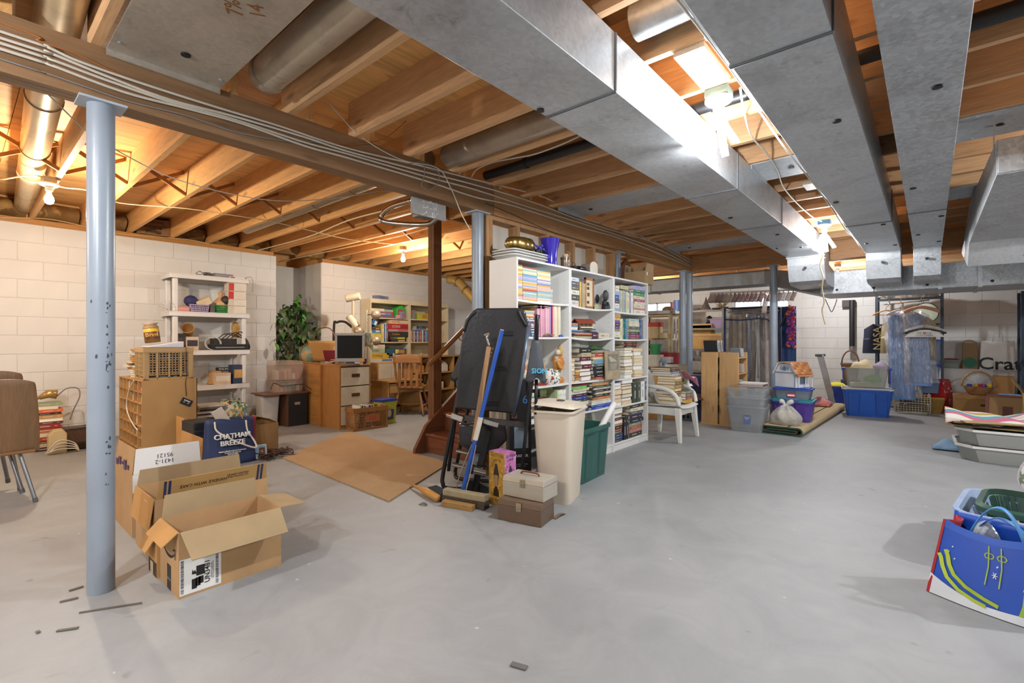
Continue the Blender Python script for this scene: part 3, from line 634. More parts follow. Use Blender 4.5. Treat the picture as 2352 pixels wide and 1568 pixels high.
# books
_CN = [('black', '#1c1c1e'),('charcoal', '#3a3d40'),('grey', '#8a8a8a'),('pale grey', '#c4c6c8'),('white', '#eeeeea'),('cream', '#e6dcc2'),('tan', '#c4a276'),('brown', '#7a5232'),('dark brown', '#4a3324'),
    ('maroon', '#6b2233'),('red', '#b8322c'),('brick red', '#a8523c'),('orange', '#cf7734'),('gold', '#d9a93c'),('pale yellow', '#e9d88a'),('yellow', '#ecd22f'),('olive', '#8d8748'),('pale green', '#b8cfa2'),('green', '#3f8a55'),('dark green', '#2f463c'),
    ('teal', '#2f7f88'),('pale teal', '#8dbfc0'),('pale blue', '#a9c4dc'),('light blue', '#6fa6cc'),('blue', '#2f55a8'),('navy', '#27325a'),('lavender', '#b3add6'),('purple', '#5b3f96'),('magenta', '#a83a78'),('pink', '#e3b0bc')]
def cname(h):
 c = S(h); c = [x**.45 for x in c]
 return min(_CN, key=lambda n: sum((a-b**.45)**2 for a, b in zip(c, S(n[1]))))[0]
M_PAGE = stripes(('#e9e1cc', '#d9cfb6', '#e4dcc6', '#cfc4aa'),420,2,.9); M_PAGEW = mat('#ece9e0',.85,0,.05,30); M_PAGEC = mat('#dcc9a4',.85,0,.07,30)
_RB = random.Random(21)
def _book(w, t, d, hexc, face, page):
 """closed book lying flat: spine along x at y=0 (front), depth to +y, thickness z from 0"""
 c = MB(); k = min(.003, t*.18)
 if face == 'spine': c.box(0, w,0, k,0, t); c.box(0, w, k, d,0, k); c.box(0, w, k, d, t-k, t)
 else: c.box(0, w, d-k, d,0, t); c.box(0, w,0, d-k,0, k); c.box(0, w,0, d-k, t-k, t)
 p = MB(); p.box(.003, w-.003, k if face == 'spine' else .004, d-.004 if face == 'spine' else d-k, k, t-k)
 return c, p
def book(loc, rot, w, t, d, hexc, face, label, group, kind='book', page=None, title=None):
 c, p = _book(w, t, d, hexc, face, page)
 o = c.build(kind, mat(hexc,.45,0,.06,8), None, loc=loc, rot=rot); tag(o, label, 'magazine' if kind == 'magazine' else 'book', group)
 p.build('pages', page or _RB.choice([M_PAGE, M_PAGEW, M_PAGEC]), o)
 if face == 'spine' and t > .015 and title is not False and kind != 'magazine':
  lc = mat('#cfc6b0' if sum(S(hexc)) < .9 else '#8a7c6c',.5,0,0)
  pt('spine_title', lc, o, lambda m: (m.box(w*.2, w*.58,-.0006,.0002, t*.42, t*.58), m.box(w*.76, w*.86,-.0006,.0002, t*.43, t*.57)))
 return o
def pile(phrase, group, x, y0, y1, z0, z1, cols, kind='book', face='spine', d=(.14,.2), jit=.012, rz=PI/2, wv=.12, seed=1):
 """pile of lying books between y0..y1 with fronts at x; cols bottom to top ('p' prefix: fore-edge outward)"""
 r = random.Random(seed+int(y0*1000)); n = len(cols); ws = [r.uniform(.7,1.4) for _ in cols]
 if kind == 'magazine': ws = [r.uniform(.9,1.1) for _ in cols]
 z = z0+.001; H = z1-z0; tot = sum(ws)
 for i, c in enumerate(cols):
  f = face
  if c[0] == 'p': f = 'pages'; c = c[1:]
  t = H*ws[i]/tot-.0006; w = (y1-y0)*(1-r.uniform(0, wv)); dd = r.uniform(*d)
  off = r.uniform(0,(y1-y0)-w) if (y1-y0) > w else 0
  pos = 'top' if i == n-1 else 'bottom' if i == 0 else ordn(i+1)+' from bottom'
  lb = f'{cname(c)} {"pages-out " if f == "pages" else ""}{kind}, {pos} in {phrase}'
  # frame: local x along +Y, local y toward -X
  book((x-r.uniform(0, jit), y0+off, z),(0,0, rz+r.uniform(-.025,.025)*(0 if kind == 'magazine' else 1)), w, t, dd, c, f, lb, group, kind, M_PAGEW if kind == 'magazine' else None)
  z += t+.0006
def row(phrase, group, x, y0, y1, z0, h, cols, kind='book', d=(.14,.19), hv=.08, seed=3):
 """upright books side by side with spines outward"""
 r = random.Random(seed+int(y0*1000)); ws = [r.uniform(.7,1.3) for _ in cols]; tot = sum(ws); y = y0; n = len(cols)
 for i, c in enumerate(cols):
  t = (y1-y0)*ws[i]/tot-.001; hh = h*(1-r.uniform(0, hv)); dd = r.uniform(*d)
  lb = f'upright {cname(c)} {kind}, {"first" if i == 0 else "last" if i == n-1 else ordn(i+1)} in {phrase}'
  mm = Matrix(((0,-1,0),(0,0,-1),(1,0,0)))
  book((x-r.uniform(0,.012), y+t, z0+.001), mm.to_euler(), hh, t, dd, c, 'spine', lb, group, kind, None)
  y += t+.001
def ry(u, x=-2.50): return PX(u, CYP, x).y
def rz_(u, v, x=-2.50): return PX(u, v, x).z
# white bookcases
M_SHELF = mat('#e4e3e0',.45,0,.03,3); FX = -2.48; BXB = -2.78
UNITS = [(2.93,3.685,(1.49,1.195,.775,.485)),(3.69,4.49,(1.49,1.195,.775,.485)),(4.495,5.30,(1.47,1.18,.755,.47))]
for k,(a, b, zs) in enumerate(UNITS):
 t = thing('bookcase',['tall white bookcase beside the column, holding magazine piles and figurines', 'middle tall white bookcase of the three, with sagging shelves', 'tall white bookcase next to the plastic chair'][k], 'bookcase',(BXB+.15,(a+b)/2,0),0, 'white bookcases')
 w = (b-a)/2
 pt('side_panel', M_SHELF, t, lambda m: m.box(-.15,.15,-w,-w+.017,0,1.823), bevel=.001)
 pt('side_panel', M_SHELF, t, lambda m: m.box(-.15,.15, w-.017, w,0,1.823), bevel=.001)
 pt('top_panel', M_SHELF, t, lambda m: m.box(-.15,.15,-w+.017, w-.017,1.806,1.823), bevel=.001)
 pt('back_panel', M_SHELF, t, lambda m: m.box(-.15,-.145,-w+.017, w-.017,.02,1.806))
 pt('kick_panel', M_SHELF, t, lambda m: m.box(.12,.135,-w+.017, w-.017,0,.07))
 for j, z in enumerate(zs+(.087,)):
  sag = (.022 if k == 1 else .008) if j < 2 else .004
  def _sh(m):
   n = 10
   for i in range(n):
    y0, y1 = -w+.017+(2*w-.034)*i/n,-w+.017+(2*w-.034)*(i+1)/n
    s0, s1 = (sag*(1-(y/w)**2) if j < 4 else 0 for y in (y0, y1))
    m.hexa([(-.144, y0, z-.017-s0),(.146, y0, z-.017-s0),(.146, y1, z-.017-s1),(-.144, y1, z-.017-s1),(-.144, y0, z-s0),(.146, y0, z-s0),(.146, y1, z-s1),(-.144, y1, z-s1)])
  pt('shelf', M_SHELF, t, _sh)
 pt('peg_holes', mat('#8a8a86',.8), t, lambda m: [m.cyl((.1, w-.0169, z),(.1, w-.0176, z),.003, n=6) for z in [.2+.05*i for i in range(31)]])
 t.children[-1]['kind'] = 'stuff'
 pt('cam_cover', mat('#55554f',.6), t, lambda m: m.cyl((.1505, w-.008, zs[0]-.01),(.149, w-.008, zs[0]-.01),.003, n=6))
_PAST = ['#e2ab3c', '#dfb3b0', '#93b6cf', '#e6e1d6', '#d98f4a', '#9fc4b4', '#c1b3d6', '#e4c86e', '#dcd6c8', '#e9c1a6', '#7fa7c8', '#e8dca0']
G1 = 'magazines and books in the first white bookcase'; G2 = 'books in the middle white bookcase'; G3 = 'books in the white bookcase by the plastic chair'
def pastel(n, seed, sp={}):
 r = random.Random(seed); return [sp.get(i, r.choice(_PAST)) for i in range(n)]
z1 = 1.483
pile('the narrow top-shelf pile by the side panel', G1,-2.5, ry(1188), ry(1200.5), z1, rz_(1190,606), pastel(24,1, {23: '#8d7a2e'}), 'magazine', jit=.003, wv=.02)
pile('the middle of three top-shelf magazine piles', G1,-2.5, ry(1201), ry(1233.5), z1, rz_(1203,611), pastel(24,2, {23: '#a5604c',18: '#5fa0c4',7: '#b94a3a',10: '#8fb2cf'}), 'magazine', jit=.003, wv=.02)
pile('the top-shelf magazine pile by the gap', G1,-2.5, ry(1234), ry(1265), z1, rz_(1236,617), pastel(23,3, {22: '#4f7f8a',12: '#7f86c4',13: '#a6bcd2',6: '#8fc0b0',15: '#a682b4'}), 'magazine', jit=.003, wv=.02)
pile('the small grey pile in the top-shelf gap', G1,-2.52, ry(1266.5), ry(1274), z1, rz_(1268,663),['#c3c3c1', '#d3d3d0', '#b5b5b2', '#cbcbc8', '#bdbdbb', '#d3d3d0'], 'notebook', jit=.004, wv=.1, d=(.1,.12))
z2 = 1.19
pile('the pile partly behind the black headrest', G1,-2.5, ry(1205), ry(1228), z2, rz_(1212,712),['#3b6fb8', '#8fb3d6', '#3b6fb8', '#e4e0d8', '#2b3a66', '#d8d6d0', '#3e3e44', '#e6e2d8', '#c2b0c8', '#e3ded2', '#b04c94', '#2f4a86', '#e8e4da', '#4aa0a8', '#e6dfc8', '#d57a55', '#e8d9a0', '#d8b4a6', '#8fb6cf', '#e7c85e'], 'magazine', jit=.01, wv=.06)
row('the pink row on the second shelf', G1,-2.5, ry(1236), ry(1266), z2,.262,['#d9a3b4', '#e0b3c0', '#d79aae', '#e2b9c2', '#d8a0b3', '#dfb0bd', '#d495ab', '#e3bcc6', '#d9a4b6', '#e0b2bf', '#d69db0', '#dca9b9'], 'magazine', hv=.01)
row('the row between pink and cream magazines', G1,-2.5, ry(1266.3), ry(1270.5), z2,.27,['#5f6fb8', '#b32f6c'], 'magazine', hv=.01)
row('the cream row on the second shelf', G1,-2.5, ry(1271), ry(1290), z2,.285,['#e0b9a4', '#e6dcc2', '#e3d8bb', '#e8e0ca', '#e0d5b8', '#e6dcc4', '#e9e3d2'], 'magazine', hv=.02)
pile('the pile lying on the pink magazines', G1,-2.5, ry(1233), ry(1262), z2+.264, rz_(1250,708),['#d9a24a', '#e4e0d2', '#b9cfc6', '#dcdcd2', '#8f8a7c'], 'magazine', jit=.02, wv=.15)
z4 = .481
pile('the pile behind the folded umbrella', G1,-2.5, ry(1204), ry(1228), z4, rz_(1215,903),['#e6e2d8', '#2f2f33', '#e4e0d6', '#d8c26a', '#e6e4dc', '#7a3a40', '#e8e4dc', '#d49a78', '#e8e4dc', '#3f9a64', '#dfe2de'], jit=.01)
pile('the pile under the brown wooden box', G1,-2.49, ry(1237), ry(1276), z4, rz_(1250,922),['#b98a55', '#c3936a', 'p#e8e4da', '#3c9a96'], jit=.01, d=(.2,.24))
row('the pale row behind the green folder', G1,-2.5, ry(1281), ry(1301), z4,.235,['#cdd6ae', '#dfe3cf', '#e6e6da', '#ecebe2', '#e2e4d4'], hv=.03)
o = pt('folder', mat('#a9b683',.7), None, lambda m: m.box(-.006,.006,0,.19,0,.25), loc=(-2.6, ry(1244,-2.6), z4), rot=(0, R(-6),0)); tag(o, 'pale green paper folder standing behind the brown wooden box', 'folder')
pt('print_lines', mat('#6f7f52',.8), o, lambda m: [m.box(.0062,.0068,.03,.16-.02*(i % 2),.19-.028*i,.195-.028*i) for i in range(5)])['kind'] = 'stuff'
t = thing('wooden_box', 'brown wooden trinket box lying on the book pile', 'box',(-2.58, ry(1258), rz_(1250,922)+.002),.5)
pt('box_body', wood('#6b4530',1), t, lambda m: m.box(-.07,.07,-.1,.1,0,.025), bevel=.004); pt('inlay', mat('#a08a70',.5), t, lambda m: m.cyl((0,0,.0252),(0,0,.0262),.02, n=12))
# second unit
z1 = 1.47
pile('the black pile beside the wooden picture frame', G2,-2.5, ry(1312), ry(1331), z1+.012, rz_(1315,635),['#cfc9c4', '#26262a', '#d9d3be', '#30353c', '#2a2d33', '#c3ccd4'], 'video box', jit=.006, wv=.05)
row('the row leaning on the wooden picture frame', G2,-2.5, ry(1332), ry(1347), z1,.245,['#d9a93c', '#54606e', '#c9b086', '#bfa478'], 'album', hv=.06)
t = thing('framed_picture', 'brown wooden picture frame with a cream mat on the top shelf', 'picture frame',(-2.5, ry(1345.5), z1),0)
pt('frame', wood('#9c5a2c',2), t, lambda m: (m.box(-.02,.0,0,.155,0,.022), m.box(-.02,0,0,.155,.275,.297), m.box(-.02,0,.133,.155,0,.297), m.box(-.02,0,0,.012,0,.297)), bevel=.002)
pt('mat_board', mat('#dccfae',.8), t, lambda m: m.box(-.012,-.006,.012,.133,.022,.275))
for i,(y, z) in enumerate(((.05,.235),(.05,.195),(.055,.13),(.05,.06))): pt('picture', mat(['#6b5238', '#4c4238', '#7a4c34', '#57402e'][i],.7), t, lambda m: m.box(-.006,-.005, y-.02, y+.022, z-.013, z+.013+.01*(i == 2)))
t = thing('carved_figure', 'black carved figure with a round head on the top shelf', 'sculpture',(-2.52, ry(1394), z1+.002))
pt('base_block', mat('#2c2b2b',.5), t, lambda m: m.box(-.035,.035,-.045,.05,0,.045), bevel=.012); pt('neck', mat('#2c2b2b',.5), t, lambda m: m.tube([(0,-.01,.04),(0,-.015,.08),(0,.005,.11)],[.03,.022,.018],10), smooth=1)
pt('round_head', mat('#343333',.5), t, lambda m: m.ball((0,.01,.15),.052,16,10,0,(.35,1,1.1)), smooth=1); pt('arm', mat('#2c2b2b',.5), t, lambda m: m.tube([(0,.02,.03),(.005,.055,.05),(0,.045,.085)],[.02,.018,.012],8), smooth=1)
t = thing('carved_figure', 'small black carved head just behind the wooden picture frame', 'sculpture',(-2.62, ry(1372,-2.62), z1+.001))
pt('neck', mat('#2c2b2b',.5), t, lambda m: m.lathe([(.03,0),(.012,.03),(.01,.09)], n=10), smooth=40); pt('round_head', mat('#2c2b2b',.5), t, lambda m: m.ball((0,0,.125),.035,12,8,0,(.5,.8,1.3)), smooth=1)
t = thing('jar', 'small pale green jar beside the carved black figure', 'jar',(-2.53, ry(1373), z1)); pt('jar_body', mat('#a9b68c',.4), t, lambda m: m.lathe([(.03,0),(.035,.01),(.035,.045),(.028,.05)], n=18), smooth=40); pt('jar_lid', mat('#8f9a74',.4), t, lambda m: m.lathe([(.03,.05),(.03,.058),(0,.06)], n=18), smooth=40)
o = pt('small_box', mat('#b9958a',.6), None, lambda m: m.box(-.03,.03,-.03,.03,0,.05), loc=(-2.56, ry(1384), z1)); tag(o, 'small pinkish box tucked beside the carved black figure', 'box')
pt('box_lid', mat('#a5837a',.6), o, lambda m: m.box(-.032,.032,-.032,.032,.038,.053))
z2 = 1.178
pile('the flat pile under the chalet', G2,-2.49, ry(1312), ry(1372), z2, rz_(1330,757),['#c9c6b6', '#b5a37a', '#26282c', '#d07a55', '#c2a6a0', '#2b3350', '#9aa6c8'], 'magazine', jit=.02, wv=.25, d=(.2,.26))
pile('the short pile beside the chalet', G2,-2.49, ry(1311), ry(1326), rz_(1320,757)+.002, rz_(1320,741),['#e6e4dc', '#e2ddd0', '#4f86bc', '#cf7040'], jit=.004, d=(.1,.14))
pile('the thick pair before the grey dome', G2,-2.485, ry(1357), ry(1371), z2, rz_(1360,762),['#4b2a44'], jit=.002)
pile('the cream boxes before the grey dome', G2,-2.483, ry(1372.5), ry(1396), z2, rz_(1360,763),['#d9cbb8'], jit=.002)
t = thing('chalet_box', 'small carved wooden chalet with a red roof on the book pile', 'ornament',(-2.555, ry(1344,-2.53), rz_(1330,757)+.002), R(-25))
M_CH = wood('#8a6a44',1)
pt('walls', M_CH, t, lambda m: (m.box(-.055,.055,-.075,.075,.012,.07), m.prism([(-.055,.07),(.055,.07),(0,.098)],-.075,.075, 'y')), bevel=.002)
pt('ground', mat('#5c6544',.8), t, lambda m: m.box(-.07,.085,-.09,.09,0,.012)); pt('balcony', mat('#e3dccb',.6), t, lambda m: m.box(.055,.072,-.07,.07,.022,.032))
for s_ in (-1,1): pt('roof_panel', mat('#9c4a34',.6), t, lambda m: m.hexa([(s_*.078,-.098,.062),(s_*.078,.098,.062),(0,.098,.107),(0,-.098,.107),(s_*.078,-.098,.067),(s_*.078,.098,.067),(0,.098,.112),(0,-.098,.112)]))
for y in (-.045,0,.045): pt('window', mat('#3c2c20',.5), t, lambda m: m.box(.0551,.057, y-.013, y+.013,.038,.062))
t = pt('stone_dome', mat('#8e938c',.35), None, lambda m: m.lathe([(.05,0),(.05,.02),(.045,.05),(.03,.075),(.001,.085)], n=20, sx=.4), smooth=40, loc=(-2.66, ry(1388,-2.66), z2)); tag(t, 'grey stone dome ornament at the back of the second shelf', 'ornament')
z3 = .771
pile('the cream paperback pile by the divider', G2,-2.49, ry(1310.5), ry(1319), z3, rz_(1312,823),['p#d8c49c']*3+['p#cdb68a', 'p#dcc8a2', 'p#d2bc92', 'p#dcc8a2', 'p#cbb48a', 'p#d8c49c', 'p#e0cfae', 'p#d0ba90'], 'paperback', jit=.012, d=(.1,.11))
pile('the short tan paperback pile', G2,-2.485, ry(1320), ry(1330), z3, rz_(1324,848),['p#d0b080', '#c49a3c', '#a8523c', '#c08a3c', 'p#c9a870'], 'paperback', jit=.01, d=(.1,.11))
pile('the thick pile with maroon spines', G2,-2.49, ry(1331), ry(1358), z3, rz_(1338,798),['p#9c3a34', 'p#33251f', 'p#b08a68', '#6a2438', 'p#d8d6d0', '#5c2340', '#c2b18c', '#2c2b2a'], jit=.012, wv=.2, d=(.18,.22))
pile('the pile topped by the green bag', G2,-2.485, ry(1360), ry(1399), z3, rz_(1370,803),['#b03a30', '#1f2023', '#2d3036', '#22242a', '#5c6666', '#6fa6bc', 'p#d6c4a0', '#c8482f', '#8f938c'], jit=.012, wv=.22, d=(.18,.22))
t = thing('plastic_bag', 'crumpled clear plastic bag on top of the thick book pile', 'bag',(-2.6, ry(1335), rz_(1340,798)+.002))
pt('film', clear('#e6e4de',.45,.2,.6), t, lambda m: m.grid(lambda u, v: (-.08+.17*v,-.12+.3*u+.01*math.sin(9*v),.012+.045*math.sin(PI*u)*math.sin(PI*v)*(1+.4*math.sin(11*u+5*v))),14,8), smooth=1)
t = thing('plastic_bag', 'green and clear plastic bag draped on the farther pile', 'bag',(-2.58, ry(1372), rz_(1370,803)+.002))
pt('film', clear('#5f9a58',.75,.25,.5), t, lambda m: m.grid(lambda u, v: (-.08+.18*v,-.1+.3*u,.01+.03*math.sin(PI*u)*math.sin(PI*v)*(1+.4*math.sin(13*u+5*v))-.02*u*u),14,8), smooth=1)
z4 = .482
pile('the pile led by two white binders', G2,-2.485, ry(1310), ry(1352), z4, rz_(1315,884),['#2c4a9c', '#5a574f', 'p#3c3a38', '#dcdcda', '#d8d8d6', '#d8d2bc', '#2f4a3c', '#38449c', '#4b2a2c', '#e0deda', '#d6d1a2', '#6cbc66', '#7a2a34'], jit=.014, wv=.3, d=(.2,.25))
pile('the slanted-looking pile over the pale sheet', G2,-2.482, ry(1356), ry(1403), z4, rz_(1370,866),['#2a50b4', '#3459b0', '#e0e0dc', '#d8d0b4', '#c2703a', '#2a2d30', '#d6ccb4', '#2c2c2e', '#dcd6c8', '#33473c', '#c08a50', '#8c8678', '#a09a8a', '#6e6a62'], jit=.016, wv=.2, d=(.2,.25))
t = thing('gift_box', 'shiny gold gift box under the blue books', 'box',(-2.56, ry(1352),.09),.3)
pt('box_body', mat('#c2a34a',.25,.8), t, lambda m: m.box(-.07,.07,-.08,.08,0,.26), bevel=.004); pt('ridge_lid', mat('#cdb05a',.25,.8), t, lambda m: m.prism([(-.07,.26),(.07,.26),(0,.31)],-.08,.08, 'y'))
o = pt('board_sheet', mat('#c6c9b8',.7), None, lambda m: m.box(-.006,.006,0,.3,0,.37), loc=(-2.66, ry(1366,-2.66),.09), rot=(0, R(-8),0)); tag(o, 'pale board leaning in the bottom of the middle bookcase', 'board')
t = thing('old_picture', 'faded picture of a boat on a weathered board leaning on the shelf', 'picture',(-2.462, ry(1393,-2.45),.765),0, None,(0, R(-2),0))
pt('backing_board', mat('#a8977a',.8,0,.15,14), t, lambda m: m.box(-.006,.006,0,.3,.0,.285)); pt('print', mat('#7f7e74',.7,0,.2,8), t, lambda m: m.box(.0062,.0075,.05,.27,.09,.255))
pt('boat_shape', mat('#c0b294',.7), t, lambda m: m._add([(.0082,.06,.23),(.0082,.10,.235),(.0082,.24,.18),(.0082,.1,.175)],[(0,3,2,1)])); pt('hull_shape', mat('#99907c',.7), t, lambda m: m._add([(.0082,.08,.16),(.0082,.24,.165),(.0082,.21,.1),(.0082,.11,.1)],[(0,1,2,3)]))
# third unit
z1 = 1.462
pile('the top pile next to the blue folder', G3,-2.49, ry(1411.5), ry(1421), z1, rz_(1415,655),['#a4b4c8', '#e4e2da', '#3a3233', '#31469a', '#9ab4d4', '#dfd5c4'], jit=.006, d=(.12,.16))
row('the cream and blue row on the top shelf', G3,-2.49, ry(1421.5), ry(1453), z1,.245,['#8fa4c8', '#c9bd86', '#9fb0ac', '#8ea4b4', '#d8ccac', '#e0d5bc', '#8a8f9c', '#e6e4e0'], hv=.12)
pile('the rounded pair lying over the upright books', G3,-2.49, ry(1424), ry(1442), z1+.248, z1+.29,['#c2b280'], jit=.003)
pile('the top-shelf pile topped by a lavender book', G3,-2.49, ry(1454), ry(1480), z1, rz_(1460,655),['#e2ddd0', '#c08a78', '#d8d0bc', '#dcd6c4', '#a63f66', '#d6cbae', '#3f8a5c', '#3f6f58', '#aaa6d4'], jit=.008, d=(.14,.18))
z2 = 1.173
pile('the second-shelf pile with purple spines', G3,-2.488, ry(1411), ry(1423), z2, rz_(1414,717),['#33473f', '#e2ddc8', '#e4e4de', '#8d8448', '#56409c', '#6b3038', '#5f46a0', '#dbc864', '#d89a58', '#b08a70'], jit=.008, d=(.11,.13))
row('the cream and teal row of the second shelf', G3,-2.495, ry(1423.5), ry(1442), z2,.225,['#dcd6a8', '#e0d9b0', '#2c7078', '#357f86', '#2f757c', '#6f9cba'], hv=.05)
pile('the second-shelf pile with the magenta spine', G3,-2.49, ry(1443), ry(1468), z2, rz_(1450,731),['#6b5a48', '#a8397c', '#4f463c', '#7f9f7c', '#5c5a50', '#e0dac8', '#d8d0b8', '#a9c6c2'], jit=.006, d=(.13,.16))
row('the tall blue pair at the shelf end', G3,-2.53, ry(1470,-2.53), ry(1481,-2.53), z2,.23,['#27437c', '#5f7cae', '#a09886'], 'binder', hv=.03)
z3 = .751
pile('the pages-out pile behind the old picture', G3,-2.49, ry(1433), ry(1453), z3, rz_(1440,797),['p#e4dfd2', 'p#d9d0bc', 'p#e6e2d6', 'p#2f3a50', 'p#c8a25c', 'p#e6e4de', 'p#8f8a66', 'p#e2d9c2', 'p#c9b894', 'p#d8c8a6'], jit=.014, wv=.2, d=(.1,.14))
pile('the pages-out pile by the purple book', G3,-2.488, ry(1455), ry(1476), z3, rz_(1460,798),['p#b08a58', 'p#e8e6e0', 'p#d8c8ac', 'p#e0d6c2', 'p#e2bda4', 'p#d9c49a', 'p#e0d2b0', 'p#cfae78'], jit=.014, wv=.2, d=(.1,.14))
pile('the top pair with dark red spines', G3,-2.49, ry(1432), ry(1461), rz_(1450,797)+.001, rz_(1445,784),['#2c2422', '#7a2f1f', '#5c2b20'], jit=.006, wv=.1, d=(.12,.15))
row('the slot behind the pages-out piles', G3,-2.62, ry(1474,-2.6), ry(1481,-2.6), z3,.25,['#5a3f7a', '#6b3038'], hv=.02)
z4 = .466
pile('the pages-out pile by the middle divider', G3,-2.49, ry(1410), ry(1427), z4, rz_(1416,878),['p#d9ccac', 'p#dccfb2', 'p#a8685a', 'p#8a4a40', 'p#e4e0d2', 'p#8f96b8'], jit=.012, d=(.14,.18))
pile('the pages-out pile topped by a black book', G3,-2.488, ry(1428), ry(1451), z4, rz_(1436,870),['p#d6ccb2', 'p#b06a52', 'p#33373b', 'p#d9a93c', 'p#3a4038', 'p#c86a50', 'p#2b2f36'], jit=.012, d=(.14,.18))
row('the album row on the fourth shelf', G3,-2.49, ry(1452), ry(1486), z4,.235,['#3b463e', '#48534a', '#e0e0dc', '#4c5f78'], 'album', hv=.06, d=(.2,.24))
z5 = .088
pile('the bottom-shelf pile by the divider', G3,-2.49, ry(1408), ry(1430), z5, rz_(1416,937),['#3a3640', '#2f4f9c', '#3c4658', '#6b625a', '#a24a34', '#2c2c2e', '#b98a5c', 'p#c0a080', '#5a3a36', 'p#e4dfd2', '#8c6a58', 'p#e6e4dc', 'p#e8e6e0'], jit=.012, wv=.15, d=(.15,.2))
row('the black upright pair on the bottom shelf', G3,-2.49, ry(1431), ry(1442), z5,.25,['#23252c', '#2a2c33'], hv=.03)
pile('the bottom-shelf pile with a pink book', G3,-2.487, ry(1444), ry(1475), z5, rz_(1455,928),['#3c3834', '#b87f80', '#a8602f', '#8c8f90', '#2b2d34', '#34304f', '#55585c', '#d4cdb8', '#2e3230'], jit=.014, wv=.15, d=(.15,.2))
# figurines on the third shelf of the first unit
ZF = .772
M_CER = mat('#e6e1d6',.25,0,.06,30)
def figurine(label, u, x, prof, mt, extras=(), cat='figurine', name='figurine', sx=1.):
 t = thing(name, label, cat,(x, ry(u, x), ZF)); pt('figure_body', mt, t, lambda m: m.lathe(prof, n=20, sx=sx), smooth=50)
 for nm, mm, fn in extras: pt(nm, mm, t, fn, smooth=50)
 return t
M_SPK = blotch('#e8e4da',('#a8322a', '#4a5a48'),28,.25,.6)
figurine('tall silver and orange robed figurine with a tan vase behind',1281,-2.58,[(.055,0),(.058,.01),(.045,.06),(.05,.14),(.062,.2),(.05,.235),(.02,.25)], blotch('#b9bcb6',('#c98a3c', '#c07a34'),12,.3,.5),
 [('head', mat('#d9cdb8',.4), lambda m: m.ball((0,0,.278),.028,14,10)),('halo_vase', mat('#c6a668',.5), lambda m: m.lathe([(.01,.23),(.035,.25),(.042,.29),(.03,.33),(.012,.36),(.004,.375)],(0,.055,0),16)),('arm', mat('#c98a3c',.4), lambda m: m.tube([(.03,-.05,.2),(.055,-.05,.15),(.06,-.02,.13)],.014,8))])
figurine('white ceramic pitcher with red spots and a handle',1262,-2.53,[(.03,0),(.045,.02),(.05,.06),(.04,.1),(.03,.125),(.034,.14)], M_SPK,[('handle', M_SPK, lambda m: m.tube(cv([(0,-.03,.12),(0,-.07,.1),(0,-.045,.04)],5),.007,8))], 'pitcher', 'ceramic_pitcher')
figurine('small white ceramic jug with green flowers',1276,-2.52,[(.028,0),(.04,.02),(.042,.05),(.028,.09),(.022,.11),(.028,.125)], blotch('#e8e4da',('#3f5a46', '#2f4a6a'),30,.25,.6),[('handle', M_CER, lambda m: m.tube(cv([(0,.025,.11),(0,.055,.09),(0,.035,.04)],5),.005,8))], 'pitcher', 'ceramic_jug')
figurine('white and orange figurine group partly behind the black headrest',1205,-2.53,[(.05,0),(.055,.015),(.04,.05),(.05,.09),(.035,.13),(.04,.17),(.02,.2),(.025,.225),(.005,.245)], blotch('#e6dccb',('#c47a34', '#8a3a2c', '#b9b4a8'),14,.3,.56),[('arm', M_CER, lambda m: m.tube([(0,.03,.17),(.02,.06,.14),(.02,.07,.09)],.01,8))])
figurine('small brown figurine at the shelf edge behind the headrest',1196,-2.50,[(.04,0),(.042,.012),(.03,.04),(.035,.08),(.02,.105),(.022,.13),(.004,.15)], blotch('#c98a4a',('#7a3a28', '#e6d8c0'),20,.35,.58))
figurine('slim tan figurine behind the umbrella',1247,-2.62,[(.03,0),(.03,.02),(.018,.06),(.024,.14),(.012,.18),(.02,.205),(.003,.225)], mat('#b89a6c',.5))
o = pt('decorated_tray', mat('#a84438',.4), None, lambda m: m.lathe([(.0,0),(.06,0),(.07,.012),(.064,.012),(.055,.004),(0,.004)], n=24), smooth=40, loc=(-2.505, ry(1254,-2.5)-.02, ZF)); o.location.z = ZF; tag(o, 'small red dish in front of the spotted pitcher', 'dish')
o.location.x = -2.56; o.location.y = ry(1240,-2.56)
# small loose things on the second shelf
o = pt('scissors', mat('#b8bcc0',.3,.8), None, lambda m: (m.bar((0,0,0),(0,.01,.12),.02,.004), m.bar((0,.02,0),(0,0,.12),.02,.004), m.tube([(0,.0+.012*math.cos(a),.135+.014*math.sin(a)) for a in [i*PI/5 for i in range(10)]],.003,6, closed=True)), loc=(-2.485, ry(1216,-2.485),1.192)); tag(o, 'steel scissors standing before the magazine pile', 'scissors')
o = pt('clip', mat('#2f55a8',.4), None, lambda m: (m.box(-.012,.012,-.03,.03,0,.012), m.cyl((0,-.02,.012),(0,.03,.02),.004, n=8)), loc=(-2.5, ry(1287),1.192), bevel=.003); tag(o, 'blue plastic clip on the second shelf edge', 'clip')
o = pt('driftwood', mat('#8a745c',.8,0,.2,20), None, lambda m: m.tube(cv([(0,-.08,.008),(.01,-.03,.02),(0,.02,.012),(.012,.06,.016)],4),[.006,.007,.008,.009,.01,.009,.01,.008,.008,.007,.006,.005,.004],6), loc=(-2.492, ry(1260),1.192), smooth=1); tag(o, 'thin brown twig lying before the pink magazines', 'twig')
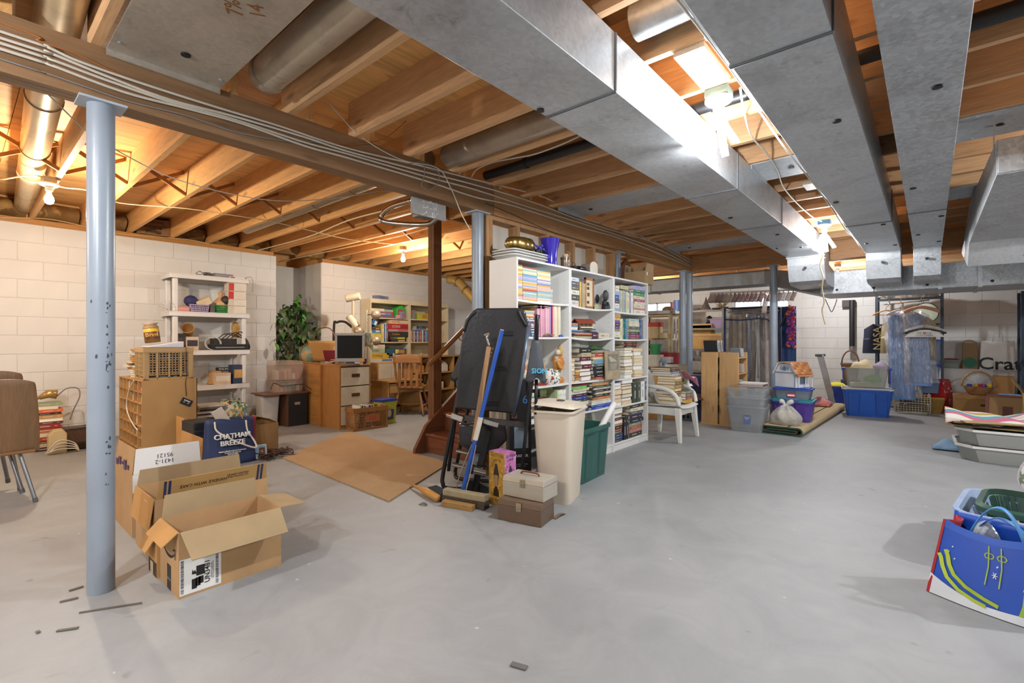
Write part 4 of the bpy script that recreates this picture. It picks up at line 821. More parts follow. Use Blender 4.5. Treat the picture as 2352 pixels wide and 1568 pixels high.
# things on top of the bookcases
ZT = 1.824
for k in range(3):
 t = pt('serving_tray', mat('#e6e5e1',.35), None, lambda m: m.tub(.20,.40,.25,.46,.032,.004,.04,0,0,.012,.006), loc=(-2.64,3.17, ZT+.022*k), smooth=40)
 tag(t, f'{["lowest", "middle", "topmost"][k]} of three stacked white plastic trays under the brass bowl', 'tray', 'white trays')
t = thing('brass_bowl', 'lobed brass bowl standing on the white trays', 'bowl',(-2.63, PX(1195,560,-2.63).y, ZT+.078))
def _lobe(m):
 n = 60; prof = [(.09,0),(.135,.015),(.165,.05),(.16,.09),(.138,.115),(.132,.115),(.15,.088),(.155,.05),(.125,.02),(.0,.015)]; vs = []
 for r_, z in prof:
  for k in range(n): a = 2*PI*k/n; q = r_*(1-.09*(1-abs(math.sin(a*3.5)))**3); vs.append((q*.62*math.cos(a), q*math.sin(a), z))
 m._add(vs,[(i*n+k, i*n+(k+1) % n,(i+1)*n+(k+1) % n,(i+1)*n+k) for i in range(len(prof)-1) for k in range(n)])
pt('bowl', mat('#b59a5c',.25,.95,.12,10), t, _lobe, smooth=1)
t = thing('vase', 'tall flared purple vase on the bookcase', 'vase',(-2.60, PX(1263,600,-2.60).y, ZT))
pt('vase_body', mat('#3b2ea8',.15,.1,.05), t, lambda m: m.lathe([(.066,0),(.068,.01),(.064,.06),(.07,.14),(.082,.2),(.093,.25),(.088,.25),(.074,.2),(.06,.1),(.055,.02),(0,.015)], n=36), smooth=60)
t = thing('potted_violet', 'small purple violet in a gold pot beside the purple vase', 'plant',(-2.56, PX(1238,590,-2.56).y, ZT))
pt('pot', mat('#c2b27a',.3,.7), t, lambda m: m.lathe([(.025,0),(.035,.07),(.032,.07),(.02,.01)], n=16), smooth=50)
_r = random.Random(5)
for k in range(9): pt('flower', mat('#4a44b8',.6), t, lambda m: [m.ball((.045*math.cos(k*2.4)*(.4+.06*k),.045*math.sin(k*2.4)*(.4+.06*k),.12+.012*(k % 4)),.013,8,6)], smooth=1)
for k in range(7): a = k*.9; pt('leaf', mat('#4a5f42',.6), t, lambda m: m.grid(lambda u, v: ((.02+.06*u)*math.cos(a)+(v-.5)*.03*math.sin(a)*math.sin(PI*u+.2),(.02+.06*u)*math.sin(a)-(v-.5)*.03*math.cos(a)*math.sin(PI*u+.2),.085+.03*math.sin(PI*u)),5,2), smooth=1)
t = thing('canister', 'brown glass canister with a cork lid beside the purple vase', 'canister',(-2.56, PX(1299,600,-2.56).y, ZT))
pt('jar_body', mat('#7a6654',.25,.2,.2,30), t, lambda m: m.lathe([(.042,0),(.045,.01),(.045,.085),(.048,.088),(.048,.105),(.042,.108)], n=20), smooth=40); pt('cork', mat('#c9b183',.8), t, lambda m: m.lathe([(.028,.108),(.028,.135),(0,.135)], n=16), smooth=40)
pt('emblem', mat('#d8d2c4',.5), t, lambda m: m.tube([(.046*math.cos(-.2+.25*math.cos(a)),.046*math.sin(-.2+.25*math.cos(a)),.05+.022*math.sin(a)) for a in [i*PI/7 for i in range(14)]],.003,5, closed=True))
pt('bail', M_GALV, t, lambda m: m.tube(cv([(0,.048,.1),(.01,.06,.15),(0,.02,.165)],4),.0015,5))
t = thing('toy_cart', 'small dark wire cart ornament on the bookcase divider', 'ornament',(-2.55, PX(1318,610,-2.55).y, ZT),.3)
for y in (-.03,.03): pt('wheel', mat('#3a352f',.5), t, lambda m: m.tube([(.02, y+.022*math.cos(a),.024+.022*math.sin(a)) for a in [i*PI/6 for i in range(12)]],.003,5, closed=True))
pt('cart_frame', mat('#4a443c',.5,.3), t, lambda m: (m.box(-.02,.02,-.05,.05,.03,.036), m.tube([(0,-.05,.036),(0,-.05,.07),(0,.05,.07),(0,.05,.036)],.003,5)))
t = pt('bottle', mat('#25222e',.2), None, lambda m: m.tube([(0,-.07,.024),(0,.03,.024),(0,.045,.024),(0,.055,.024),(0,.085,.024)],[.023,.024,.02,.011,.011],14), smooth=50, loc=(-2.53, PX(1338,615,-2.53).y, ZT)); tag(t, 'dark bottle lying on its side before the little mailbox', 'bottle')
t = thing('toy_mailbox', 'small cream mailbox with a red flag on the bookcase', 'mailbox',(-2.56, PX(1356,615,-2.56).y, ZT), R(-20))
pt('mailbox_shell', mat('#b3a898',.5,.2), t, lambda m: m.prism([(-.045,0),(.045,0),(.045,.07),(.038,.092),(.02,.108),(0,.112),(-.02,.108),(-.038,.092),(-.045,.07)],-.11,.05, 'x')); pt('front_door', mat('#ddd5c4',.5), t, lambda m: m.prism([(-.047,0),(.047,0),(.047,.07),(.04,.094),(.02,.111),(0,.115),(-.02,.111),(-.04,.094),(-.047,.07)],.05,.056, 'x'))
pt('flag', mat('#c23a34',.5), t, lambda m: (m.box(.0,.006,.05,.054,.05,.13), m.box(.0,.006,.05,.085,.1,.13)))
t = thing('cloth', 'folded grey cloth lying on the bookcase top', 'cloth',(-2.6, PX(1396,630,-2.6).y, ZT)); pt('cloth_sheet', mat('#8c8c8e',.9), t, lambda m: m.grid(lambda u, v: (-.1+.2*v,-.14+.28*u,.004+.018*math.sin(PI*u)*abs(math.sin(PI*v))*(1+.5*math.sin(13*u))),12,6), smooth=1)
# generic makers
M_CARD = cardboard('#b8946a'); M_CARDI = cardboard('#a8926f'); M_CARDO = cardboard('#c0925a')
M_INK = mat('#1f1b1a',.6,0,0); M_PAPER = mat('#e9e8e4',.7,0,.02)
def carton(label, loc, sx, sy, h, flaps, rz=0., mo=None, mi=None, name='cardboard_box', t=.004):
 """open carton, base centre at loc; flaps: side -> (length, outward angle from upright in degrees, material or None)"""
 mo = mo or M_CARD; mi = mi or M_CARDI; o = thing(name, label, 'box', loc, rz); x, y = sx/2, sy/2
 pt('base_panel', mo, o, lambda m: m.box(-x, x,-y, y,0, t))
 for s_ in (-1,1):
  pt('side_panel', mo, o, lambda m: m.box(min(s_*x, s_*(x-t)), max(s_*x, s_*(x-t)),-y, y, t, h))
  pt('side_panel', mo, o, lambda m: m.box(-x+t, x-t, min(s_*y, s_*(y-t)), max(s_*y, s_*(y-t)), t, h))
 for k,(ln, ang, fm) in flaps.items():
  a = R(ang); s_ = 1 if k[1] == '+' else -1; c, n = math.cos(a), math.sin(a); e = .006
  def _f(m):
   if k[0] == 'x':
    P = [(s_*x,-y+e, h),(s_*x, y-e, h),(s_*(x+n*ln), y-e*3, h+c*ln),(s_*(x+n*ln),-y+e*3, h+c*ln)]; q = Vector((s_*c,0,-n))*t
   else:
    P = [(-x+e, s_*y, h),(x-e, s_*y, h),(x-e*3, s_*(y+n*ln), h+c*ln),(-x+e*3, s_*(y+n*ln), h+c*ln)]; q = Vector((0, s_*c,-n))*t
   m.hexa([Vector(p) for p in P]+[Vector(p)-q for p in P])
  pt('flap', fm or mi, o, _f)
 return o
def tubx(name, label, cat, loc, w, d, w2, d2, h, mt, rz=0., lid=None, group=None, lip=.012, liph=.02, rc=.03, lidname='lid'):
 o = thing(name, label, cat, loc, rz, group)
 pt('tub_body', mt, o, lambda m: m.tub(w, d, w2, d2, h,.004, rc,0,0, lip, liph), smooth=40)
 if lid:
  l = pt(lidname, lid, o, lambda m: (m.tub(w2+.03, d2+.03, w2+.034, d2+.034,.02,.012, rc+.012, h-.012,0,0,.004),), smooth=40)
  pt('lid_panel', lid, l, lambda m: m.cb((0,0, h+.012),(w2-.03, d2-.03,.008)), bevel=.003)
 return o
def sheet(name, label, cat, loc, fn, mt, nu=14, nv=10, solid=.003, rz=0., group=None):
 o = MB().grid(fn, nu, nv).build(name, mt, None, smooth=1, loc=loc, rot=(0,0, rz), solid=solid); return tag(o, label, cat, group)
CR = YAW   # a thing turned this way has local x to the side of the view and local y away from the viewer
# open boxes by the closest column
bx = carton('empty open shipping box with a hazard label, front of the three boxes',(-2.675,.885,0),.29,.45,.295, {'x+': (.15,128, None), 'x-': (.105,2, None), 'y-': (.08,132, M_CARDO), 'y+': (.14,97, None)})
lb = pt('shipping_label', M_PAPER, bx, lambda m: m.box(.1452,.1462,-.222,-.055,.012,.172))
for yy in (-.212,-.072):
 rd = random.Random(2)
 def _bar(m):
  z = .02
  while z < .165:
   w = rd.choice([.0012,.002,.003,.004]); m.box(.1463,.1467, yy-.006, yy+.006, z, z+w); z += w+rd.choice([.0015,.002,.003])
 pt('barcode', M_INK, lb, _bar)['kind'] = 'stuff'
def _pic(m):
 for i,(y, z, r_) in enumerate(((-.165,.05,.012),(-.150,.055,.014),(-.138,.06,.014))): m.cb((.1465, y, z),(.0006,.02,.045-.006*i))
 m.cb((.1465,-.14,.105),(.0006,.034,.045)); m._add([(.1466,-.175,.095),(.1466,-.155,.092),(.1466,-.162,.112),(.1466,-.168,.106),(.1466,-.172,.118)],[(0,1,2,3,4)])
pt('pictogram', M_INK, lb, _pic)
def vtext(body, size, mt, par, loc, M3, **k):
 """text with explicit axes: M3 columns are reading direction, up direction, outward normal"""
 r_, u_ = Vector(M3[0]), Vector(M3[1]); n_ = r_.cross(u_); mm = Matrix((r_, u_, n_)).transposed()
 return text(body, size, mt, par, loc, mm.to_euler(), **k)
XP_UP = ((0,0,1),(0,-1,0))      # on a face toward +x, reading upward
XP = ((0,1,0),(0,0,1)); YM = ((1,0,0),(0,0,1)); XP_INV = ((0,-1,0),(0,0,-1)); YP = ((-1,0,0),(0,0,1)); TOP = ((1,0,0),(0,1,0))
vtext('UN3481',.03, M_INK, lb,(.1466,-.112,.09), XP_UP, ext=.0002, bold=.0006)
vtext('LITHIUM ION BATTERY\nCALL FOR INFORMATION',.007, M_INK, lb,(.1466,-.092,.09), XP_UP, ext=.0002)
# printed smile arrow and dark tape on the end of the box
def _sm(m):
 n = 14; up = []; lo = []
 for i in range(n+1):
  q = i/n; a = R(205+q*118); up.append((.0+.11*math.cos(a)*1.0,.225+.06*math.sin(a))); w = .003+.009*math.sin(PI*min(1, q*.8+.1)); lo.append((.0+(.11+w*.5)*math.cos(a),.225+(.06+w*1.3)*math.sin(a)))
 for i in range(n): m._add([(up[i][0],-.2256, up[i][1]),(up[i+1][0],-.2256, up[i+1][1]),(lo[i+1][0],-.2256, lo[i+1][1]),(lo[i][0],-.2256, lo[i][1])],[(3,2,1,0)])
 x, z = up[-1]; m._add([(x-.03,-.2257, z+.012),(x+.012,-.2257, z+.022),(x+.008,-.2257, z-.03),(x+.0,-.2257, z-.026),(x+.002,-.2257, z+.01),(x-.03,-.2257, z+.004)],[(5,4,3,2,1,0)])
pt('smile_arrow', M_INK, bx, lambda m: _sm(m))
pt('printed_tape', mat('#2a2320',.5), bx, lambda m: (m.box(-.03,.03,-.2257,-.2252,.0,.115)))
text('prime',.022, mat('#7f9fae',.5), bx,(.0,-.2262,.05),(R(90),0,0), ext=.0002)
bxs = carton('low tan box with black tape wedged behind the front box',(-2.912,.86,0),.15,.42,.2, {'y-': (.08,150, M_CARDO)},0, M_CARDO)
pt('printed_tape', mat('#2a2320',.5), bxs, lambda m: m.box(-.07,.07,-.2107,-.2102,.0,.07)); pt('tape_end', mat('#c9b190',.5), bxs, lambda m: m.box(-.04,.01,-.2112,-.2108,.0,.06))
bx2 = carton('open tan box with a taped flap standing up, middle of the three boxes',(-3.225,.965,0),.40,.56,.33, {'x+': (.10,16, cardboard('#b08d58')), 'x-': (.085,-3, None), 'y-': (.16,172, M_CARDO)})
pt('paper_label', M_PAPER, bx2, lambda m: m.box(.02,.09,-.2885,-.2878,.19,.30)); 
def flapaxes(x, h, ang): 
 a = R(ang); return lambda d, y, lift=.0008: Vector((x+math.sin(a)*d+math.cos(a)*lift, y, h+math.cos(a)*d-math.sin(a)*lift))
fa = flapaxes(.2,.33,16)
for y in (-.24,-.22,.22,.24): pt('tape_stripe', mat('#2b3358',.5), bx2, lambda m: m._add([fa(.0, y-.006), fa(0, y+.006), fa(.098, y+.006), fa(.098, y-.006)],[(0,1,2,3)]))
_u = (math.sin(R(16)),0, math.cos(R(16)))
vtext('HANDLE WITH CARE',.024, M_INK, bx2, fa(.05,-.06),((0,-1,0), tuple(-c for c in _u)), ext=.0002)
vtext('U.S. POSTAL MAIL\nMAILING SUPPLIES',.014, M_INK, bx2, fa(.06,.11),((0,-1,0), tuple(-c for c in _u)), ext=.0002)
bx3 = carton('tall box with a white standing flap marked with numbers, rear of the three',(-3.765,.87,0),.46,.36,.365, {'x+': (.15,0, mat('#e3e2df',.6,0,.05,3)), 'y-': (.15,-6, M_CARD), 'y+': (.16,4, M_CARDO)})
pt('white_face', mat('#e3e2df',.6,0,.05,3), bx3, lambda m: m.box(.2302,.2308,-.178,.178,.26,.364))
vtext('1431-2\n95121',.035, mat('#3c3c44',.6), bx3,(.2312,-.02,.44), XP_INV, ext=.0002)
for k in range(5): pt('printed_mark', mat('#5c4668',.7), bx3, lambda m: m.box(-.18+.07*k,-.135+.07*k,-.1812-.0018,-.1806,.37+.012*(k % 3),.41+.02*(k % 2)))
o = thing('record_sleeve', 'black album sleeves standing inside the white-flapped box', 'record',(-3.8,.87,.006),0)
for k in range(5): pt('sleeve', mat(['#1d1f26', '#23252b', '#3a2f28', '#1b1c20', '#2a3040'][k],.35), o, lambda m: m.box(-.1+.045*k,-.09+.045*k,-.15,.15,0,.40+.01*(k % 3)))
for i, lbx in enumerate(('grey stub of tape sticking up beside the middle box',)):
 o = pt('cardboard_scrap', mat('#7c746a',.7), None, lambda m: m.cb((0,0,.07),(.004,.06,.14),(0,.2,.3)), loc=(-3.0,1.21,0)); tag(o, 'grey cardboard scrap standing beside the middle box', 'scrap')
# floor debris near the column
for k,(u, v, L, a, lbx) in enumerate(((175,1352,.05,.9, 'short wood sliver on the floor beside the column foot'),(158,1378,.06,.6, 'second wood sliver on the floor beside the column foot'),(255,1396,.22,.35, 'long thin bark strip on the floor under the column foot'),(155,1446,.07,.3, 'thin wood splinter alone on the floor in front'),(87,1452,.02,-.6, 'tiny wood chip on the floor near the frame edge'))):
 p = PZ(u, v); o = pt('wood_sliver', mat('#6f675c',.8), None, lambda m: m.bar((-L/2,0,.004),(L/2,0,.005),.012 if L < .1 else .008,.004), loc=(p.x, p.y,0), rot=(0,0, CR+a)); tag(o, lbx, 'debris')
for k,(u, v, lbx) in enumerate(((1285,1185, 'curled bark strip on the floor beside the brown metal box'),(1210,1535, 'dark smudged scrap on the floor at the front'),(980,1160, 'small grey lint clump by the brush'))):
 p = PZ(u, v); o = pt('bark_strip', mat('#7a6654' if k == 0 else '#666664',.8), None, lambda m: m.grid(lambda q, w: (-.06+.12*q*(1 if k == 0 else .5),-.012+.024*w,.004+.012*math.sin(q*PI)*(k != 1)),6,2), loc=(p.x, p.y,0), rot=(0,0, CR+(.9 if k == 0 else -.4)), solid=.003); tag(o, lbx, 'debris')
# brown chairs at the frame edge
M_LAM = wood('#7d5f42',2,.4,.2,.8); M_TUBE = mat('#8c8f92',.3,.8,.05)
def shellchair(loc, rz, label):
 t = thing('shell_chair', label, 'chair', loc, rz, 'brown laminate chairs')
 pt('backrest', M_LAM, t, lambda m: m.grid(lambda u, v: (.02+.03*math.cos((u-.5)*2.6)-.05*(1-v),(u-.5)*(.46-.07*v*v),.36+.53*v-.03*abs(u-.5)**3*8*(v > .9)),12,10), smooth=1, solid=.022, bevel=.006)
 pt('seat', M_LAM, t, lambda m: m.grid(lambda u, v: (-.03-.42*v,(u-.5)*.46,.40+.03*math.cos((u-.5)*3)+.03*(1-v)**2),10,10), smooth=1, solid=.02)
 for sx, sy in ((1,1),(1,-1),(-1,1),(-1,-1)):
  l = pt('leg', M_TUBE, t, lambda m: m.tube([(-.2+sx*.12, sy*.13,.38),(-.2+sx*.23, sy*.2,.012)],.0125,12), smooth=40)
  pt('foot_cap', mat('#5c5e60',.4), l, lambda m: m.cyl((-.2+sx*.225, sy*.197,.03),(-.2+sx*.232, sy*.201,0),.015, n=12), smooth=40)
 pt('edge_strip', mat('#8a6238',.5), t, lambda m: m.tube([(.02-.005, y,.368) for y in (-.2,-.1,0,.1,.2)],.012,8))
 return t
shellchair((-4.86,.19,0), R(6), 'brown wood-grain chair seen from behind at the frame edge')
shellchair((-4.95,.13,.06), R(6), 'second brown chair stacked behind the first')
# stack of old books by the block wall
G4 = 'old books stacked by the block wall'
pile('the floor stack by the block wall', G4,-7.02, PX(74,1000,-7.02).y, PX(146,1000,-7.02).y,0, PX(110,925,-7.02).z,['#4a3020', '#d8cbb0', '#8a5a34', '#b0462e', 'p#cfb078', '#c2643a', '#a03038', '#5c3a24', 'p#d8c49a', '#b98a4c', '#4f3524', '#d6603a', 'p#c9a468', '#8f9a70'], jit=.02, wv=.18, d=(.2,.26))
zt = PX(110,925,-7.02).z
t = thing('desk_lamp', 'brass clip lamp with a grey cord lying on the old books', 'lamp',(-7.12, PX(95,920,-7.12).y, zt+.002))
pt('lamp_shade', mat('#b8935a',.3,.6), t, lambda m: m.tube([(0,-.02,.05),(0,.05,.09),(0,.12,.08)],[.02,.045,.05],14), smooth=1); pt('arm', mat('#7a5c3a',.4,.5), t, lambda m: m.tube([(0,-.02,.05),(.0,-.1,.03),(0,-.16,.01)],.012,8)); pt('base_clip', mat('#6b4c2c',.5), t, lambda m: m.box(-.03,.03,-.2,-.1,0,.02))
pt('cord', mat('#77736b',.6), t, lambda m: m.tube(cv([(0,.12,.06),(.02,.2,.14),(0,.29,.13),(.03,.3,.04),(.03,.25,-.1),(.05,.22,-.2)],5),.006,6), smooth=1)
t = thing('table_clock', 'cream wedge-shaped clock radio standing by the old books', 'radio',(-6.82, PX(131,1000,-6.82).y,0))
pt('case', mat('#c9b184',.5), t, lambda m: m.prism([(-.07,0),(.07,0),(.07,.2),(.04,.245),(-.03,.24),(-.07,.19)],-.07,.07, 'x'), bevel=.008); pt('feet', mat('#5c5040',.6), t, lambda m: m.box(-.06,.06,-.06,.06,-.0,.012)); 
pt('cord', mat('#d6d1c6',.6), t, lambda m: [m.tube(cv([(.09,-.1+.03*math.sin(k),.02),(.11,.0,.05+.03*k),(.09,.12,.04+.02*k),(.1,.16,.012)],5),.006,6) for k in range(4)], smooth=1)['kind'] = 'stuff'
t = thing('box_radio', 'dark brown box radio with a black cord by the block wall', 'radio',(-6.95, PX(172,1000,-6.95).y,0),.1)
pt('case', mat('#3d2a20',.4), t, lambda m: m.box(-.1,.1,-.11,.11,0,.235), bevel=.012); pt('speaker_cloth', mat('#5a4030',.8,0,.2,60), t, lambda m: m.box(.1,.104,-.09,.09,.08,.21)); pt('cord', M_BLACK, t, lambda m: m.tube(cv([(.11,-.14,.02),(.13,-.04,.05),(.12,.06,.04),(.13,.14,.02)],5),.006,6), smooth=1)
t = thing('small_lamp_base', 'narrow dark brown lamp base half hidden by the closest column', 'lamp',(-7.0, PX(198,1000,-7.0).y,0)); pt('base', mat('#4a3224',.4), t, lambda m: m.lathe([(.06,0),(.06,.02),(.03,.05),(.05,.13),(.03,.2),(.02,.24)], n=16), smooth=50)
# pigeonhole sorter and its load
SX0, SX1, SY0, SY1, SH = -6.62,-5.67,1.18,1.64,.777
M_SORT = wood('#b98b52',1,.6,.08,.6); M_FIBER = mat('#b08a56',.65,0,.06,5)
t = thing('pigeonhole_cabinet', 'tan cabinet with rows of pigeonholes full of small boxes', 'cabinet',((SX0+SX1)/2,(SY0+SY1)/2,0))
w, d = (SX1-SX0)/2,(SY1-SY0)/2
pt('side_panel', M_FIBER, t, lambda m: m.box(w-.012, w,-d, d,0, SH)); pt('side_panel', M_FIBER, t, lambda m: m.box(-w,-w+.012,-d, d,0, SH)); pt('back_panel', M_FIBER, t, lambda m: m.box(-w, w, d-.006, d,0, SH))
for k in range(8): pt('shelf', M_SORT, t, lambda m: m.box(-w+.012, w-.012,-d, d-.006, k*(SH-.012)/7, k*(SH-.012)/7+.012))
for k in range(1,6): pt('divider', M_SORT, t, lambda m: m.box(-w+k*2*w/6-.005,-w+k*2*w/6+.005,-d, d-.006,.012, SH-.012))
rd = random.Random(9); hz = (SH-.012)/7; wx = 2*w/6
for r_ in range(2,7):
 for c in range(2,6):
  if rd.random() < .85:
   hx = rd.choice(['#c9b894', '#b5482e', '#d8d0bc', '#8a5c38', '#5c4a3c', '#a83a34', '#cfae78', '#7f7a70', '#e0dccf']); ww = rd.uniform(.06,.12); hh = rd.uniform(.03,.085)
   o = pt('small_box', mat(hx,.6), None, lambda m: m.box(-ww/2, ww/2,-.08,.08,0, hh), bevel=.003, loc=(SX0+(c+.5)*wx, SY0+.1, r_*hz+.0125), rot=(0,0, rd.uniform(-.2,.2)))
   pt('box_tab', mat('#d6cfc0',.7), o, lambda m: m.box(-ww*.3, ww*.3,-.0812,-.0804, hh*.25, hh*.7))
   tag(o, f'{cname(hx)} box in pigeonhole row {ordn(7-r_)} from top, {["", "", "fourth", "third", "second", "first"][c]} from the tan side panel', 'box', 'small boxes in the pigeonholes')
t = thing('paper_stack', 'orange and white papers heaped on the pigeonhole cabinet', 'papers',(-6.32,1.38, SH+.001))
for k in range(14): pt('sheet_bundle', mat(rd.choice(['#c48a44', '#e0dccf', '#d8cbb0', '#b97a38', '#cfc8b8', '#5f74a0', '#d9d2c0']),.8), t, lambda m: m.cb((rd.uniform(-.03,.03), rd.uniform(-.03,.03),.011+.021*k),(.34+rd.uniform(-.06,.04),.3+rd.uniform(-.05,.04),.018),(0,0, rd.uniform(-.2,.2))))
# crate
CZ0, CZ1 = SH+.001, PX(390,797,-5.7).z
t = thing('plastic_crate', 'tan lattice crate of tapes on the pigeonhole cabinet', 'crate',(-5.86,1.405, CZ0))
M_CRT = mat('#ad8f60',.45,0,.05)
CX_, CY_ = .17,.205; CH = CZ1-CZ0
def lattice(m, x0, x1, h0, h1, nx, nz, w, ax, pos, th=.005):
 for k in range(nx+1):
  x = x0+(x1-x0)*k/nx
  m.box(*((pos-th, pos+th, x-w/2, x+w/2) if ax == 'x' else (x-w/2, x+w/2, pos-th, pos+th)), h0, h1)
 for k in range(nz+1):
  z = h0+(h1-h0)*k/nz
  m.box(*((pos-th, pos+th, x0, x1) if ax == 'x' else (x0, x1, pos-th, pos+th)), z-w/2, z+w/2)
for nm, ax, pos, e in (('front_lattice', 'x', CX_-.005, CY_),('rear_lattice', 'x',-CX_+.005, CY_),('end_lattice', 'y',-CY_+.005, CX_),('end_lattice', 'y', CY_-.005, CX_)):
 pt(nm, M_CRT, t, lambda m: (lattice(m,-e+.045, e-.045,.045, CH-.05,12 if ax == 'x' else 6,9 if ax == 'x' else 5,.006, ax, pos), lattice(m,-e+.01, e-.01,.012, CH-.012,4 if ax == 'x' else 2,1,.014, ax, pos,.007)))['kind'] = 'stuff'
pt('rim', M_CRT, t, lambda m: (m.box(CX_-.012, CX_+.004,-CY_, CY_, CH-.045, CH), m.box(-CX_-.004,-CX_+.012,-CY_, CY_, CH-.045, CH), m.box(-CX_, CX_,-CY_-.004,-CY_+.012, CH-.045, CH), m.box(-CX_, CX_, CY_-.012, CY_+.004, CH-.045, CH)))
pt('corner_post', M_CRT, t, lambda m: [m.box(sx*CX_-.012 if sx > 0 else -CX_, CX_ if sx > 0 else -CX_+.012, sy*CY_-.04 if sy > 0 else -CY_, CY_ if sy > 0 else -CY_+.04,0, CH) for sx in (1,-1) for sy in (1,-1)])['kind'] = 'stuff'
pt('base_panel', M_CRT, t, lambda m: m.box(-CX_, CX_,-CY_, CY_,0,.008))
pile('the tan crate, seen through its lattice', 'tapes in the tan crate',-5.73,1.235,1.575, CZ0+.01, CZ1-.06,['#26282c', '#d8b45a', '#23262a', '#3f4c48', '#8a2f30', '#1f2124', '#2f4f5c', '#26282b'], 'tape', jit=.02, wv=.2, d=(.12,.18))
t = pt('ring_binder', mat('#cdd0dc',.4), None, lambda m: m.hexa([(-.14,-.14,0),(.14,-.14,0),(.14,.15,0),(-.14,.15,0),(-.14,-.14,.012),(.14,-.14,.012),(.14,.15,.06),(-.14,.15,.06)]), bevel=.004, loc=(-5.87,1.39, CZ1+.001)); tag(t, 'white ring binder lying on the tan crate', 'binder')
t = thing('cookie_tin', 'yellow and brown coffee can with a bag in its mouth', 'can',(-5.95,1.33, CZ1+.05))
t.rotation_euler = (R(6), R(-4),0)
pt('can_body', stripes(('#6b4a1e', '#5c3a1c', '#6b3a1c', '#c9a92c'),7,2,.35), t, lambda m: m.lathe([(.062,-.0),(.066,.005),(.066,.135),(.062,.14)], n=24), smooth=50); text('Brim',.055, mat('#e0b23c',.4), t,(.066,-.015,.075),(R(90),0, R(77)), ext=.003); pt('bag_top', mat('#b09070',.5,0,.2,12), t, lambda m: m.lathe([(.055,.135),(.07,.15),(.05,.18),(.072,.195),(.03,.2),(.001,.19)], n=14), smooth=1)
t = thing('cassette_tape', 'black cassette dangling on a cord from the tan crate', 'cassette',(-5.66, PX(428,922,-5.66).y, PX(428,922,-5.66).z),0, None,(R(-28),0,0))
pt('shell', M_BLACK, t, lambda m: m.box(-.004,.004,-.05,.05,-.032,.032), bevel=.002); pt('tape_window', mat('#d8d8d4',.4), t, lambda m: m.box(.0041,.0046,-.03,.03,.008,.018)); pt('reel', mat('#9a9a96',.4), t, lambda m: (m.cyl((.0041,-.02,-.006),(.005,-.02,-.006),.008, n=10), m.cyl((.0041,.02,-.006),(.005,.02,-.006),.008, n=10)))
cable('dangling_cable', 'dark cord hanging down the tan cabinet side',[PX(427,795,-5.66), PX(428,860,-5.658), PX(426,880,-5.655), PX(428,908,-5.655)],.003, M_BLACK)
bpy.data.objects['dangling_cable']['group'] = 'loose cords'
cable('dangling_cable', 'white cable curving across the pigeonholes',[Vector((x,1.165, z)) for x, z in ((-5.9,.77),(-6.1,.66),(-6.2,.5),(-6.1,.4),(-5.9,.33),(-5.75,.3))],.006, M_WIRE)
# white plastic shelf
WSX = -6.98; M_RES = mat('#dcdad7',.45,0,.03)
ya, yb = PX(390,640, WSX).y, PX(574,660, WSX).y
t = thing('plastic_shelf', 'white plastic shelving unit against the block wall', 'shelf unit',(-7.18,(ya+yb)/2,0)); w = (yb-ya)/2
WZ = [PX(480, v, WSX).z for v in (632,716,803,884,958)]
for z in WZ: pt('shelf', M_RES, t, lambda m: (m.box(-.2,.2,-w, w, z-.012, z), m.box(.19,.2,-w, w, z-.06, z-.012), m.box(-.2,-.19,-w, w, z-.06, z-.012), m.box(-.19,.19,-w,-w+.01, z-.06, z-.012), m.box(-.19,.19, w-.01, w, z-.06, z-.012)), bevel=.004)
zs_ = [0]+WZ[::-1]
for i in range(5):
 a, b = (0, zs_[1]-.06) if i == 0 else (zs_[i], zs_[i+1]-.06)
 for sx in (-1,1):
  for sy in (-1,1): pt('post', M_RES, t, lambda m: m.box(sx*.15-.03, sx*.15+.03, sy*(w-.065)-.028, sy*(w-.065)+.028, a, b), bevel=.012)
def wsy(u, x=WSX): return PX(u, CYP, x).y
def smallbox(label, u0, u1, z, h, x, hexc, dep=.12, cat='box', rz=0., accent=None, grp=None, name='small_carton'):
 y0, y1 = wsy(u0, x), wsy(u1, x); o = pt(name, mat(hexc,.55), None, lambda m: m.box(-dep,0,-(y1-y0)/2,(y1-y0)/2,0, h), bevel=.002, loc=(x,(y0+y1)/2, z+.001), rot=(0,0, rz))
 tag(o, label, cat, grp)
 if accent: pt('printed_panel', mat(accent,.5), o, lambda m: m.box(.0003,.0011,-(y1-y0)*.42,(y1-y0)*.42, h*.3, h*.75))
 return o
def zz(u, v, x=WSX): return PX(u, v, x).z
# top tier
smallbox('dark grey modem box on the top tier of the white shelf',492,536, WZ[0],.05,-7.05, '#77777a',.16, 'modem',.05, '#8c8c90')
smallbox('flat pale grey adapter on the top tier of the white shelf',532,566, WZ[0],.018,-7.03, '#a5a5a5',.1, 'adapter',-.05)
o = smallbox('black power adapter with cord on the top tier of the white shelf',474,486, WZ[0],.05,-7.06, '#4a4a4c',.06, 'adapter',.5)
pt('cord', M_GWIRE, o, lambda m: m.tube(cv([(-.03,-.03,.02),(-.03,-.1,.05),(.02,-.17,.04),(0,-.2,.01),(-.02,-.12,.01),(.01,-.05,.03)],5),.005,6), smooth=1)
cable('dangling_cable', 'thin grey cord hanging off the white shelf top',[Vector((-7.0, wsy(560), WZ[0]+.01)), Vector((-6.965, wsy(575), WZ[0]+.03)), Vector((-6.95, wsy(579), WZ[0]-.05)), Vector((-6.95, wsy(577), WZ[0]-.17))],.004, M_GWIRE)
